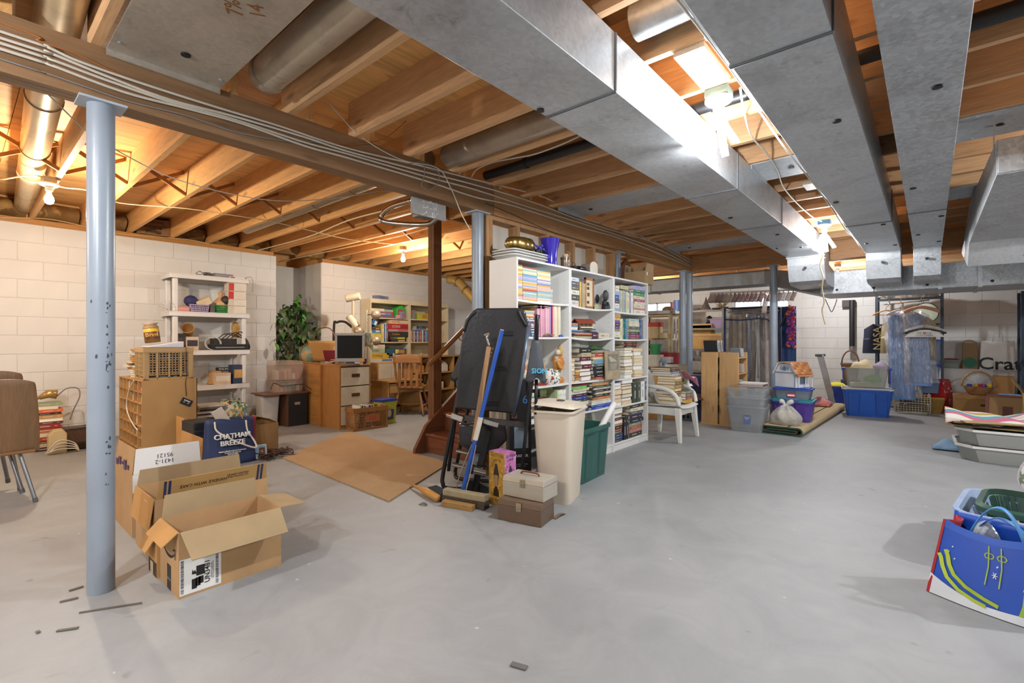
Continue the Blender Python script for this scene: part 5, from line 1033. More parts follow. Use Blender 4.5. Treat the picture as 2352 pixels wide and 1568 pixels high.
# second tier
def basket(label, u0, u1, z, h, x, hexc):
 y0, y1 = wsy(u0, x), wsy(u1, x); w_ = y1-y0; o = thing('plastic_basket', label, 'basket',(x-.09,(y0+y1)/2, z+.001)); mt = mat(hexc,.4)
 pt('base_panel', mt, o, lambda m: m.box(-.06,.06,-w_*.4, w_*.4,0,.006)); pt('rim', mt, o, lambda m: m.tub(.18, w_-.02,.19, w_,.014,.008,.02, h-.014,0,.004,.006))
 for sx in (-1,1):
  pt('slotted_side', mt, o, lambda m: [m.bar((sx*.065,-w_*.42+w_*.84*k/9,.0),(sx*.09,(-w_*.46+w_*.92*k/9), h-.01),.006,.005,(1,0,0)) for k in range(10)]+[m.box(sx*.078-.004, sx*.078+.004,-w_*.44, w_*.44, h*f-.004, h*f+.004) for f in (.15,.4,.65)])['kind'] = 'stuff'
  pt('end_panel', mt, o, lambda m: m.hexa([(-.065, sx*w_*.42,0),(.065, sx*w_*.42,0),(.065, sx*(w_*.42-.004),0),(-.065, sx*(w_*.42-.004),0),(-.09, sx*w_*.47, h-.01),(.09, sx*w_*.47, h-.01),(.09, sx*(w_*.47-.004), h-.01),(-.09, sx*(w_*.47-.004), h-.01)]))
 return o
basket('lilac plastic basket of wrapped things on the white shelf',437,482, WZ[1], zz(440,697)-WZ[1],-7.0, '#b3a3c6')
basket('green plastic basket on the white shelf',497,535, WZ[1], zz(500,699)-WZ[1],-7.0, '#2f9a4a')
smallbox('pink and cream small carton on the white shelf',405,437, WZ[1],.06,-7.02, '#c98a7c',.08, 'box',.1, '#d9a090')
smallbox('dark grey box between the lilac and green baskets',483,495, WZ[1],.13,-7.03, '#5f5a54',.1)
_bz = WZ[1]+.001
for k,(h_, hx, ac) in enumerate(((.1, '#d8d0c2', '#c8bfae'),(.085, '#dcd6ca', '#c63a34'),(.11, '#c23a32', '#d9d2c6'),(.11, '#cf3f4c', '#dcd6ca'),(.085, '#d8c096', '#d8d0c2'))):
 y0, y1 = wsy(525 if k < 4 else 530), wsy(566 if k != 4 else 564)
 o = pt('slide_box', mat('#ddd5c6' if k not in (2,3) else '#d9cfc0',.6), None, lambda m: m.box(-.16,0,-(y1-y0)/2,(y1-y0)/2,0, h_-.002), bevel=.003, loc=(-6.99+.01*(k % 2),(y0+y1)/2, _bz)); pt('coloured_end', mat('#c0392f' if k in (2,3,4) else '#c9c0b0',.5), o, lambda m: m.box(.0002,.0012,-(y1-y0)/2+.002,-(y1-y0)*.2,.004, h_-.008))
 tag(o, f'{["lowest", "second", "third", "fourth", "topmost"][k]} red and cream slide box stacked on the white shelf', 'box', 'slide boxes on the white shelf'); _bz += h_
t = thing('doll', 'tan doll figure lying in the green basket', 'doll',(-7.1, wsy(507,-7.1), WZ[1]+.02)); pt('doll_body', mat('#cfa37c',.5), t, lambda m: m.lathe([(.04,0),(.09,.05),(.09,.12),(.05,.17),(.02,.2),(.03,.23),(.03,.25),(.005,.28)], n=16, sy=1.), smooth=1); pt('dark_cap', mat('#3a302a',.5), t, lambda m: m.ball((.06,.04,.15),.06,12,8), smooth=1)
t = thing('wrapped_bundle', 'navy cloth bundle and cream block in the lilac basket', 'bundle',(-7.09, wsy(455,-7.09), WZ[1]+.06)); pt('navy_cloth', mat('#2f2f5c',.7,0,.2,14), t, lambda m: m.ball((0,-.08,.08),.08,12,8,0,(.8,1,.9)), smooth=1); pt('cream_block', mat('#d8c5a2',.6), t, lambda m: m.cb((.02,.05,.07),(.1,.16,.09),(.5,.2,0)), bevel=.004)
t = thing('wire_rack', 'thin wire plate rack leaning beside the white shelf post', 'rack',(-7.0, wsy(384,-7.0), WZ[1]+.002)); pt('wires', mat('#9a9a98',.3,.8), t, lambda m: [m.tube([(0,.09*math.cos(a),.002+.12*math.sin(a)*(1-.1*k)) for a in [i*PI/8 for i in range(9)]],.002,5) if k < 1 else m.cyl((0,0,.004),(0,.088*math.cos(k*PI/7),.12*math.sin(k*PI/7)),.0015, n=5) for k in range(7)])['kind'] = 'stuff'
# third tier
smallbox('black box with orange print on the third tier of the white shelf',404,430, WZ[2],.21,-7.02, '#2e2b2a',.12, 'box',.1, '#4c423c')
smallbox('black and cream bulb box on the third tier of the white shelf',428,456, WZ[2],.17,-6.99, '#cdb79c',.12, 'box',-.1, '#34303c')
t = thing('cork_pot', 'tipped brown pot on the black box of the white shelf', 'pot',(-7.12, wsy(432,-7.12), WZ[2]+.24),0, None,(0, R(62), R(-20))); pt('pot', mat('#a37b48',.6), t, lambda m: m.lathe([(.05,-.07),(.055,0),(.075,.09),(.065,.09),(.045,0),(0,-.05)], n=20), smooth=50)
t = thing('vcr_player', 'black video player under a small black set-top box', 'player',(-7.1, wsy(526,-7.1), WZ[2]+.001)); pt('case', M_BLACK, t, lambda m: m.box(-.12,.12,-.22,.22,0,.075), bevel=.004); pt('silver_strip', mat('#b5b3ae',.3,.8), t, lambda m: m.box(.12,.1215,-.2,.2,.025,.04)); pt('set_top_box', mat('#2b2724',.5), t, lambda m: m.box(-.1,.08,-.2,.07,.077,.15), bevel=.004)
pt('cord', M_BLACK, t, lambda m: [m.tube(cv([(.06,-.15+.05*k,.15),(.1,-.08+.06*k,.21+.01*k),(.08,.05+.04*k,.18),(.1,.18,.14-.02*k),(.13,.215-.02*k,.03)],5),.006,6) for k in range(4)], smooth=1)['kind'] = 'stuff'
t = thing('tiki_cup', 'carved tan tiki cup behind the video player', 'cup',(-7.16, wsy(541,-7.16), WZ[2]+.16)); pt('cup_body', mat('#b88f4c',.5,0,.3,30), t, lambda m: m.lathe([(.045,0),(.05,.05),(.042,.1),(.05,.12),(.048,.16),(.03,.19),(.035,.2),(.01,.22)], n=14), smooth=50)
o = pt('cable_coil', mat('#c4c2bc',.5), None, lambda m: [m.tube([(.01*k-.02,(.07+.008*k)*math.cos(a),.085+.08*math.sin(a)) for a in [i*PI/9 for i in range(18)]],.006,6, closed=True) for k in range(4)], loc=(-7.02, wsy(489,-7.02), WZ[2]), smooth=1); tag(o, 'coil of pale grey cable on the third tier of the white shelf', 'cable')
# fourth tier
smallbox('blue and tan bulb carton on the fourth tier of the white shelf',535,566, WZ[3],.25,-7.0, '#34405c',.14, 'box',.08, '#c49a58')
smallbox('cream carton with print on the fourth tier of the white shelf',494,530, WZ[3],.15,-6.985, '#d8bfa4',.14, 'box',-.05, '#e6ddd0')
o = smallbox('black light bulb carton behind the cream carton on the white shelf',500,527, WZ[3],.215,-7.13, '#2c2a2a',.08)
vtext('PHILIPS\nSoft White',.035, M_PAPER, o,(.0006,0,.175), XP, ext=.0004)
t = pt('straw_hat', mat('#b98f5c',.8,0,.1,40), None, lambda m: m.lathe([(.1,0),(.11,.01),(.09,.05),(.085,.14),(.06,.17),(0,.175)], n=20), smooth=50, loc=(-7.15, wsy(497,-7.15), WZ[3]+.001)); tag(t, 'round tan tin behind the cream carton on the white shelf', 'tin')
# magazines, bag and boxes in front of the white shelf
G5 = 'magazines piled before the white shelf'
pile('the pile behind the navy tote bag', G5,-6.05, PX(452,950,-6.05).y, PX(520,950,-6.05).y,.0, PX(480,930,-6.05).z,['#2c2a2e', '#d8d4cc', '#6b5a4c', '#33312f', '#c8c2b8', '#4a3838', '#d9d2c4', '#2a2c30', '#8a7a6a', '#d6cfc2', '#c24a3c', '#33383c', '#b8a890', '#3a3634', '#d0c8ba', '#5c4a40', '#c9c3b5', '#2f2d2c', '#7f7266', '#cfc6b6'], 'magazine', jit=.05, wv=.2, d=(.24,.28))
p = PX(530,930,-6.6)
t = carton('low box with a floral print on the bottom tier of the white shelf',(-6.93, PX(538,930,-6.9).y, WZ[4]+.001),.22,.26,.16, {'x-': (.06,-20, blotch('#e0dccb',('#c99a3c', '#7a8fae', '#6f8a5c'),16,.7,.55))},0, blotch('#e0dccb',('#c99a3c', '#7a8fae', '#6f8a5c'),16,.7,.55))
o = pt('cloth_heap', blotch('#d8c8a0',('#4a3830', '#3f9a92'),12), None, lambda m: m.ball((0,0,0),.1,16,10,0,(1,1.2,.55)), loc=(-6.95, PX(525,930,-6.95).y, WZ[4]+.155), smooth=1); tag(o, 'cream and teal rags heaped in the floral box', 'cloth')
# navy tote
c0 = PZ(530,1062); t = thing('tote_bag', 'navy tote bag with white lettering and a rope handle', 'bag',(PZ(532,1066).x-.05, PZ(532,1066).y,0), R(-4))
M_NAVY = mat('#26355c',.6,0,.08,8)
def _tote(m):
 pr = [(.0,.0),(.02,.2),(.0,.36)]
 m.grid(lambda u, v: (.045+.035*math.sin(PI*u)*(1-.5*v)-.03*v,(u-.5)*(.42-.03*v),.42*v+.004+.012*math.sin(u*7)*v),14,10)
 m.grid(lambda u, v: (-.06-.035*math.sin(PI*u)*(1-.6*v)+.02*v,(.5-u)*(.42-.03*v),.42*v+.004),14,10)
 for s_ in (-1,1): m.grid(lambda u, v: (-.06+.02*v+(u)*(.105-.05*v), s_*(.21-.015*v-.02*math.sin(PI*u)*v),.42*v+.004),4,10)
pt('bag_body', M_NAVY, t, _tote, smooth=1, solid=.003)
vtext('CHATHAM\nBREEZE',.062, M_PAPER, t,(.098,0,.245),((0,1,0),(-.12,0,.99)), ext=.012, bold=.001); vtext('Custom Window & Bath Treatments\nChatham, New Jersey\n973-555-2380',.015, M_PAPER, t,(.1,0,.125),((0,1,0),(-.1,0,.99)), ext=.01)
pt('rope_handle', mat('#d9d2c4',.8), t, lambda m: m.tube(cv([(.03,-.13,.41),(.07,-.12,.33),(.1,.0,.24),(.11,.12,.17),(.1,.2,.14),(.08,.19,.2),(.05,.14,.3),(.035,.13,.4)],5),.008,8), smooth=1)
pt('rope_handle', mat('#b59a6c',.8), t, lambda m: m.tube(cv([(-.02,-.05,.4),(-.02,.0,.5),(-.02,.08,.49),(-.01,.12,.4)],5),.006,8), smooth=1)
o = pt('paper_packet', mat('#cfc3b4',.6), None, lambda m: m.cb((0,0,.1),(.02,.1,.22),(.5,-.1,0)), loc=(PZ(532,1066).x-.07, PZ(532,1066).y-.05,.32)); tag(o, 'cream paper packet sticking out of the navy tote bag', 'packet')
o = pt('gift_bag', mat('#a8324c',.5), None, lambda m: m.tub(.08,.16,.08,.18,.4,.003,.005,0,0,0,.01), loc=(PZ(532,1066).x-.2, PZ(532,1066).y+.19,0)); tag(o, 'narrow dark pink bag behind the navy tote bag', 'bag')
# black case with orange folder between the white box and the tote
t = thing('black_case', 'black ribbed plastic case with a green dot', 'case',(PZ(470,1066).x-.15, PZ(470,1066).y,0), R(4)); pt('case_body', mat('#24272b',.45), t, lambda m: m.box(-.14,.14,-.1,.1,0,.40), bevel=.008)
for k in range(6): pt('rib', mat('#34383d',.45), t, lambda m: m.box(.141,.149,-.095,.095,.06+.05*k,.075+.05*k))
pt('green_dot', mat('#b8d63c',.5), t, lambda m: m.cyl((.15,-.05,.24),(.152,-.05,.24),.018, n=16)); 
t = thing('folder_box', 'orange-tan magazine holder standing beside the black case', 'file holder',(PZ(437,1060).x-.15, PZ(437,1060).y,0)); pt('holder_panel', M_CARDO, t, lambda m: (m.box(-.12,.12,-.045,-.04,0,.42), m.box(-.12,.12,.04,.045,0,.38), m.box(-.12,-.115,-.04,.04,0,.4), m.box(-.12,.12,-.04,.04,0,.006)))
# carton behind the tote,8-track and cord
c = PZ(612,1030); carton('plain brown carton half open behind the brown cord',(-5.33,2.05,0),.42,.32,.31, {'y+': (.1,-60, None), 'x-': (.12,-70, None)}, R(3), cardboard('#a07c50'))
p = PZ(617,1038); t = thing('tape_cartridge', 'white tape cartridge with a portrait picture', 'cartridge',(-4.95,1.98,0), R(-6), None,(0, R(-16), R(-10)))
pt('shell', mat('#dcd8ce',.4), t, lambda m: m.box(-.012,.012,-.052,.052,0.004,.14), bevel=.004); pt('picture_label', mat('#7fb4d0',.5), t, lambda m: m.box(.0122,.0128,-.042,.044,.02,.132)); pt('portrait', mat('#6b4230',.6), t, lambda m: m.box(.0129,.0134,-.02,.034,.03,.11)); pt('face', mat('#c98a5c',.6), t, lambda m: m.cyl((.0135,.008,.075),(.0139,.008,.075),.012, n=12))
def _tang(m):
 r = random.Random(4)
 for k in range(9):
  pts = [(r.uniform(-.16,.16), r.uniform(-.2,.2), r.uniform(.008,.07)) for _ in range(6)]; m.tube(cv(pts,6),.005,6)
p = PZ(622,1048); o = pt('power_cable', mat('#4a3026',.5), None, _tang, loc=(p.x, p.y,0), smooth=1); tag(o, 'tangled dark brown cord on the floor by the tape cartridge', 'cord')
# plant in the recess
t = thing('artificial_tree', 'leafy green artificial ficus in the wall recess', 'plant',(-7.55,3.45,0))
pt('pot', mat('#6b4a34',.7), t, lambda m: m.lathe([(.12,0),(.16,.28),(.15,.28),(.11,.02)], n=20), smooth=50)
rd = random.Random(12)
stems = []
for k in range(6):
 a = k*1.05; top = Vector((.22*math.cos(a),.22*math.sin(a),1.25+.5*rd.random()*(1 if k else 1.2))); pts = cv([(0,0,.25),(.03*math.cos(a),.03*math.sin(a),.7), top*.85+Vector((0,0,.1)), top],4); stems.append(pts)
 pt('stem', mat('#5c4634',.8), t, lambda m: m.tube(pts,.008,6), smooth=1)
_lf = MB(); _lf.grid(lambda u, v: ((u)*.1,(v-.5)*.052*math.sin(PI*min(.97, u*.92+.06)),.012*math.sin(PI*u)-.03*u*u+.006*abs(v-.5)),5,2)
LMS = [_lf.mesh('leaf', mat(h,.45,0,.12,10), True) for h in ('#3f5c33', '#52693f', '#33502d', '#7d8860', '#4f8a36', '#5d6f48')]
C_ = [(-7.5,3.38,1.45,.28),(-7.42,3.62,1.35,.26),(-7.5,3.30,1.05,.3),(-7.4,3.6,1.0,.26),(-7.55,3.5,1.6,.2)]
for k in range(290):
 c = C_[k % 5]; d_ = Vector((rd.gauss(0,1), rd.gauss(0,1), rd.gauss(0,1))).normalized()*c[3]*rd.uniform(.55,1.08)
 o = bpy.data.objects.new('leaf', rd.choice(LMS)); COL.objects.link(o); o.parent = t
 P_ = Vector(c[:3])+Vector((d_.x*.8, d_.y*.95, d_.z*.95))
 P_.x = max(P_.x,-7.95)
 if P_.x < -7.33: P_.y = min(3.8, max(3.25, P_.y))
 o.location = P_-Vector(t.location); o.rotation_euler = (rd.uniform(-.6,.6), rd.uniform(.1,1.2), rd.uniform(0,2*PI)); s_ = rd.uniform(1.05,1.7); o.scale = (s_,)*3
for k in range(8):
 o = bpy.data.objects.new('leaf', LMS[4]); COL.objects.link(o); o.parent = t; o.location = Vector((-7.62+.03*(k % 2),3.58+.02*(k % 3),1.62+.04*k))-Vector(t.location); o.rotation_euler = (0,.5, k*2.1)
# headboard, speaker with board, drawers
t = thing('headboard', 'wooden headboard panel leaning before the plant', 'headboard',(-6.80,3.30,0), R(-2))
pt('panel', wood('#bf8a4c',0,.45,.35,.5), t, lambda m: m.box(-.56,.56,-.012,.012,0,.84), bevel=.004); pt('edge_strip', wood('#b57c3e',2), t, lambda m: m.box(.56,.585,-.03,.02,0,.85), bevel=.003); pt('top_rail', wood('#b57c3e',0), t, lambda m: m.box(-.56,.56,-.02,.014,.84,.86), bevel=.003)
t = thing('speaker_cabinet', 'black-fronted speaker box with a brown wooden case', 'speaker',(-6.72,3.08,0), R(3))
pt('case', wood('#5c3a26',2,.5,.2), t, lambda m: m.box(-.18,.18,-.14,.14,0,.44), bevel=.003); pt('grille_cloth', mat('#1c1a19',.9), t, lambda m: m.box(.18,.19,-.125,.125,.012,.428)); pt('badge', mat('#c9c5bb',.3,.6), t, lambda m: m.box(.19,.193,-.045,.03,.29,.325)); vtext('PIONEER',.014, M_INK, t,(.1935,-.0075,.3075), XP, ext=.0002)
o = pt('wooden_board', wood('#7a4c34',1,.45,.2), None, lambda m: m.box(-.2,.2,-.35,.28,0,.018), bevel=.003, loc=(-6.72,2.98,.442)); tag(o, 'brown board lying on the speaker box under clear organizers', 'board')
t = tubx('waste_bin', 'pale grey waste bin beside the speaker box under the board', 'bin',(-6.76,2.78,0),.2,.2,.24,.24,.43, mat('#b9b4ac',.5),0, None, None,.006,.012,.03)
M_SMOKE = clear('#d9cabd',.22,.08,.15)
for k,(z, h, lb_) in enumerate(((.461,.16, 'lower smoky clear desk organizer tied with a cord'),(.625,.2, 'upper smoky clear desk organizer full of small things'))):
 t = thing('desk_organizer', lb_, 'organizer',(-6.72,3.0, z)); pt('clear_shell', M_SMOKE, t, lambda m: m.tub(.26,.40,.28,.42, h,.004,.05,0,0,.008,.012), smooth=40)
 if k: pt('clear_lid', M_SMOKE, t, lambda m: m.prism([(-.2, h),(.2, h),(.19, h+.05),(.1, h+.07),(-.19, h+.07)],-.13,.13, 'x'), bevel=.01)
 r = random.Random(k)
 for q in range(6): pt('content', mat(r.choice(['#b04a4a', '#d8d0c4', '#5c8a78', '#c9a884', '#8f8a84']),.5), t, lambda m: m.box(-.06,.08,-.16+.055*q,-.115+.055*q,.01, h*r.uniform(.4,.85)))
t.parent = None
cable('dangling_cable', 'black cord tied round the lower clear organizer',[Vector((-6.55,2.74,.52)), Vector((-6.56,2.78,.6)), Vector((-6.57,2.9,.555)), Vector((-6.57,3.1,.56)), Vector((-6.57,3.2,.55)), Vector((-6.53,3.28,.48))],.005, M_BLACK)
cx = PZ(780,986); t = thing('drawer_cabinet', 'wooden cabinet with cream drawers under the old monitor', 'cabinet',(cx.x, cx.y,0), R(2)); CW, CD, CHT = .47,.58,.82
M_DW = wood('#b98246',2,.45,.15,.7)
pt('carcass', M_DW, t, lambda m: (m.box(-CD,0,0,.02,0, CHT), m.box(-CD,0, CW-.02, CW,0, CHT), m.box(-CD,-CD+.01,0.02, CW-.02,0, CHT), m.box(-CD,0,.02, CW-.02,0,.04))); pt('top_panel', M_DW, t, lambda m: m.box(-CD-.01,.008,-.008, CW+.008, CHT, CHT+.022), bevel=.003)
for k in range(3):
 z0 = .05+k*.257; dr = pt('drawer', mat('#cfc5ae',.5), t, lambda m: m.box(-.4,.004,.024, CW-.024, z0, z0+.243), bevel=.003)
 pt('handle', wood('#6b4526',1), dr, lambda m: (m.box(.004,.012, CW/2-.06, CW/2+.06, z0+.11, z0+.12), m.box(.004,.012, CW/2-.06, CW/2+.06, z0+.145, z0+.155), m.box(.004,.012, CW/2-.06, CW/2-.05, z0+.12, z0+.145), m.box(.004,.012, CW/2+.05, CW/2+.06, z0+.12, z0+.145), m.box(.004,.006, CW/2-.05, CW/2+.05, z0+.12, z0+.145)))
# monitor
mp = PD(804,800,6.45); t = thing('computer_monitor', 'old grey flat monitor with a yellow sticker on the drawer cabinet', 'monitor',(mp.x, mp.y, CHT+.023), R(50))
M_BEZ = mat('#9d9a98',.4); Z0 = .035
pt('bezel', M_BEZ, t, lambda m: (m.box(-.19,.19,-.02,.02, Z0, Z0+.05), m.box(-.19,.19,-.02,.02, Z0+.35, Z0+.385), m.box(-.19,-.158,-.02,.02, Z0+.05, Z0+.35), m.box(.158,.19,-.02,.02, Z0+.05, Z0+.35), m.box(-.18,.18,.0,.045, Z0+.01, Z0+.37)), bevel=.006)
pt('screen', mat('#0c0b0b',.55,0,0,6,0,.2), t, lambda m: m.box(-.158,.158,-.012,-.002, Z0+.05, Z0+.35)); pt('sticker', mat('#d6932e',.6), t, lambda m: m.box(.135,.185,-.0212,-.0203, Z0+.012, Z0+.05)); pt('foot', M_BLACK, t, lambda m: m.box(-.05,.05,-.01,.05,0,.04)); pt('base_plate', mat('#7f7d7b',.4), t, lambda m: m.lathe([(.13,0),(.13,.008),(.1,.014),(0,.016)], n=24, sy=.75), smooth=40)
o = pt('power_cable', mat('#b39a72',.6), None, lambda m: [m.tube(cv([(random.Random(k*7+j).uniform(-.14,.14), random.Random(k*9+j).uniform(-.18,.12),.01+.05*random.Random(k+j).random()) for j in range(5)],5),.006,6) for k in range(7)], loc=(-6.1,3.52, CHT+.024), smooth=1); tag(o, 'tangled tan cords heaped before the monitor', 'cord')
o = tubx('plastic_cup', 'small purple cup at the edge of the drawer cabinet', 'cup',(cx.x-.05, cx.y+.4, CHT+.023),.04,.04,.05,.05,.07, mat('#4a2f7a',.4),0, None, None,.003,.006,.018)
o = sheet('camouflage_cap', 'pale camouflage cap hung on the monitor corner', 'cap',(mp.x+.13, mp.y+.16, CHT+.02), lambda u, v: (.06*math.cos(u*PI),.08*math.sin(u*PI)+.02*v,.42-.2*v+.03*math.sin(u*9)), blotch('#b5b09a',('#8a7a4c', '#9aa090'),14),12,8)
# straw bag, hat, globe behind the headboard
t = thing('straw_bag', 'woven straw handbag behind the headboard', 'bag',(-6.75,3.60,.86), R(30))
pt('bag_body', stripes(('#c99a58', '#b8864a', '#d1a668'),40,2), t, lambda m: m.grid(lambda u, v: ((.19+.08*v)*math.cos(2*PI*u),(.08+.06*v)*math.sin(2*PI*u),.3*v),28,6), smooth=1, solid=.006); pt('handle', mat('#7a4a2a',.5), t, lambda m: m.tube(cv([(-.2,0,.28),(-.12,.0,.46),(.08,0,.48),(.2,0,.28)],6),.008,8), smooth=1)
t = thing('cloth_hat', 'tan cloth and dark red folder piled beside the straw bag', 'cloth',(-6.45,3.62,.85),0); pt('cloth_sheet', mat('#c6a47c',.9), t, lambda m: m.grid(lambda u, v: (-.16+.32*u,-.12+.24*v,.05+.2*math.sin(PI*u)*math.sin(PI*v)),10,8), smooth=1, solid=.004); pt('red_folder', mat('#7a2434',.6), t, lambda m: m.cb((.1,-.13,.1),(.28,.02,.16),(.3,0,.3)))
t = thing('globe', 'pale globe half hidden behind the headboard', 'globe',(-7.0,3.5,.80)); pt('sphere', blotch('#8fb0b8',('#c9a06a', '#7fa08a'),9,.5,.5), t, lambda m: m.ball((0,0,.16),.15,24,14), smooth=1); pt('meridian', mat('#a0703c',.5), t, lambda m: m.tube([(.0,.165*math.cos(a),.16+.165*math.sin(a)) for a in [i*PI/8 for i in range(16)]],.008,6, closed=True)); pt('stand', mat('#6b4a2c',.5), t, lambda m: m.lathe([(.08,-.02),(.06,0),(.02,.01)], n=16))
# milk crate of records and the yellow tub
c = PZ(815,990); t = thing('plastic_crate', 'brown diamond-lattice crate of records on the floor', 'crate',(c.x, c.y,0), R(-3)); M_BRN = mat('#9a6a38',.45); W_, D_, H_ = .48,.25,.29
def _dia(m, along, pos, L):
 n = int(L/.034)
 for k in range(-6, n+1):
  for s_ in (1,-1):
   a, b = (k*.034,.03),(k*.034+.21,.24) if s_ > 0 else (0,0)
   if s_ < 0: a, b = (k*.034,.24),(k*.034+.21,.03)
   # clip to 0.015..L-.015
   (x0, z0),(x1, z1) = a, b
   if x1 < .02 or x0 > L-.02: continue
   if x0 < .02: z0 += (z1-z0)*(.02-x0)/(x1-x0); x0 = .02
   if x1 > L-.02: z1 = z0+(z1-z0)*(L-.02-x0)/(x1-x0); x1 = L-.02
   P0, P1 = ((pos, x0, z0),(pos, x1, z1)) if along == 'y' else ((-x0, pos, z0),(-x1, pos, z1))
   m.bar(P0, P1,.006,.006)
pt('lattice_front', M_BRN, t, lambda m: _dia(m, 'y',-.005, W_))['kind'] = 'stuff'; pt('lattice_end', M_BRN, t, lambda m: _dia(m, 'x',.005, D_))['kind'] = 'stuff'; pt('lattice_end', M_BRN, t, lambda m: _dia(m, 'x', W_-.005, D_))['kind'] = 'stuff'; pt('lattice_rear', M_BRN, t, lambda m: _dia(m, 'y',-D_+.005, W_))['kind'] = 'stuff'
for z0, z1 in ((0,.03),(.235, H_)): pt('rim', M_BRN, t, lambda m: (m.box(-.012,.002,0, W_, z0, z1), m.box(-D_,-D_+.012,0, W_, z0, z1), m.box(-D_,0,0,.012, z0, z1), m.box(-D_,0, W_-.012, W_, z0, z1)))
pt('corner_post', M_BRN, t, lambda m: [m.box(x, x+.025, y, y+.025,0, H_) for x in (-.025,-D_) for y in (0, W_-.025)])['kind'] = 'stuff'
pt('sign_plate', mat('#a8643c',.5), t, lambda m: m.prism([(.14,.13),(.16,.10),(.34,.10),(.36,.13),(.36,.175),(.34,.2),(.16,.2),(.14,.175)],.0,.008, 'x')); vtext('DAIRY\nFARMS',.036, mat('#c23a2a',.5), t,(.0085,.25,.15), XP, ext=.0006)
for k in range(12):
 o = pt('record_sleeve', mat(['#e0dccf', '#cfc8b8', '#2f2d2c', '#d8d2c4', '#7a6a58', '#e3dfd4'][k % 6],.6), None, lambda m: m.box(-.21,0,0,.006,0,.31), loc=(c.x-.02, c.y+.04+.018*k,.008), rot=(R(-9),0, R(-3))); tag(o, f'record sleeve in the brown crate, {ordn(k+1)} from the drawer cabinet end', 'record', 'record sleeves in the brown crate')
c = PZ(893,976); t = tubx('food_tub', 'yellow-green plastic tub with a blue lid beside the crate', 'tub',(c.x-.2, c.y+.06,0),.2,.26,.23,.29,.33, mat('#b5b53a',.4), R(8), mat('#2f3f9c',.4), None,.006,.012,.02)
pt('picture_label', mat('#3c4560',.5), t, lambda m: m.hexa([(.104,-.08,.06),(.104,.08,.06),(.108,.085,.22),(.108,-.085,.22),(.106,-.08,.06),(.106,.08,.06),(.11,.085,.22),(.11,-.085,.22)])); pt('cat_picture', mat('#cfc8bc',.6), t, lambda m: m.ball((.109,.0,.15),.045,12,8,0,(.08,.8,1.2)), smooth=1); vtext('42',.03, M_PAPER, t,(.1085,-.06,.085), XP, ext=.001)
# tree lamps by the cream bookcase
t = thing('spot_floor_lamp', 'silver pole lamp with three round swivel heads', 'lamp',(-6.35,4.05,0)); zt = 1.62
pt('pole', mat('#b9b7b2',.25,.8), t, lambda m: m.cyl((0,0,.02),(0,0, zt),.014, n=12), smooth=40); pt('base', mat('#8f8d89',.4), t, lambda m: m.lathe([(.14,0),(.14,.02),(.02,.03)], n=24), smooth=40)
for z, s_, dx in ((1.55,1,1),(1.30,-1,-1),(1.16,1,1)):
 q = Vector((.13*_RX*s_,.13*_RY*s_,0)); h = pt('swivel_head', mat('#b3a58e',.35,.5), t, lambda m: m.ball(q+Vector((0,0, z)),.075,18,12,0,(1,1,.95)), smooth=1); pt('arm', mat('#77736c',.3,.8), h, lambda m: m.cyl((0,0, z), q*.5+Vector((0,0, z)),.008, n=8))
t = thing('spot_floor_lamp', 'cream pole lamp with cylinder heads behind the monitor', 'lamp',(-6.62,3.98,0)); pt('pole', mat('#c8b896',.4), t, lambda m: m.cyl((0,0,.02),(0,0,1.78),.02, n=12), smooth=40); pt('base', mat('#a89a7c',.4), t, lambda m: m.lathe([(.14,0),(.14,.02),(.02,.03)], n=24), smooth=40)
for z, s_, tl in ((1.82,-1,.2),(1.45,-1,-.9),(1.12,0,-1.5)):
 d_ = Vector((_RX*math.cos(tl), _RY*math.cos(tl), math.sin(tl))); h = pt('cylinder_head', mat('#d9ccb0',.4), t, lambda m: m.cyl(Vector((0,0, z))-d_*.1, Vector((0,0, z))+d_*.1,.055, n=18), smooth=40); pt('rim_ring', mat('#8a7a5c',.4), h, lambda m: m.cyl(Vector((0,0, z))-d_*.104, Vector((0,0, z))-d_*.097,.057, n=18))
t = thing('folding_stand', 'bent black metal stand behind the pole lamps', 'stand',(-6.9,3.82,.02)); pt('bent_tube', mat('#33302e',.4,.4), t, lambda m: m.tube(cv([(0,0,0),(0,0,1.3),(.04,.03,1.42),(.14,.1,1.43),(.24,.16,1.35),(.3,.2,1.3)],5),.018,10), smooth=1)
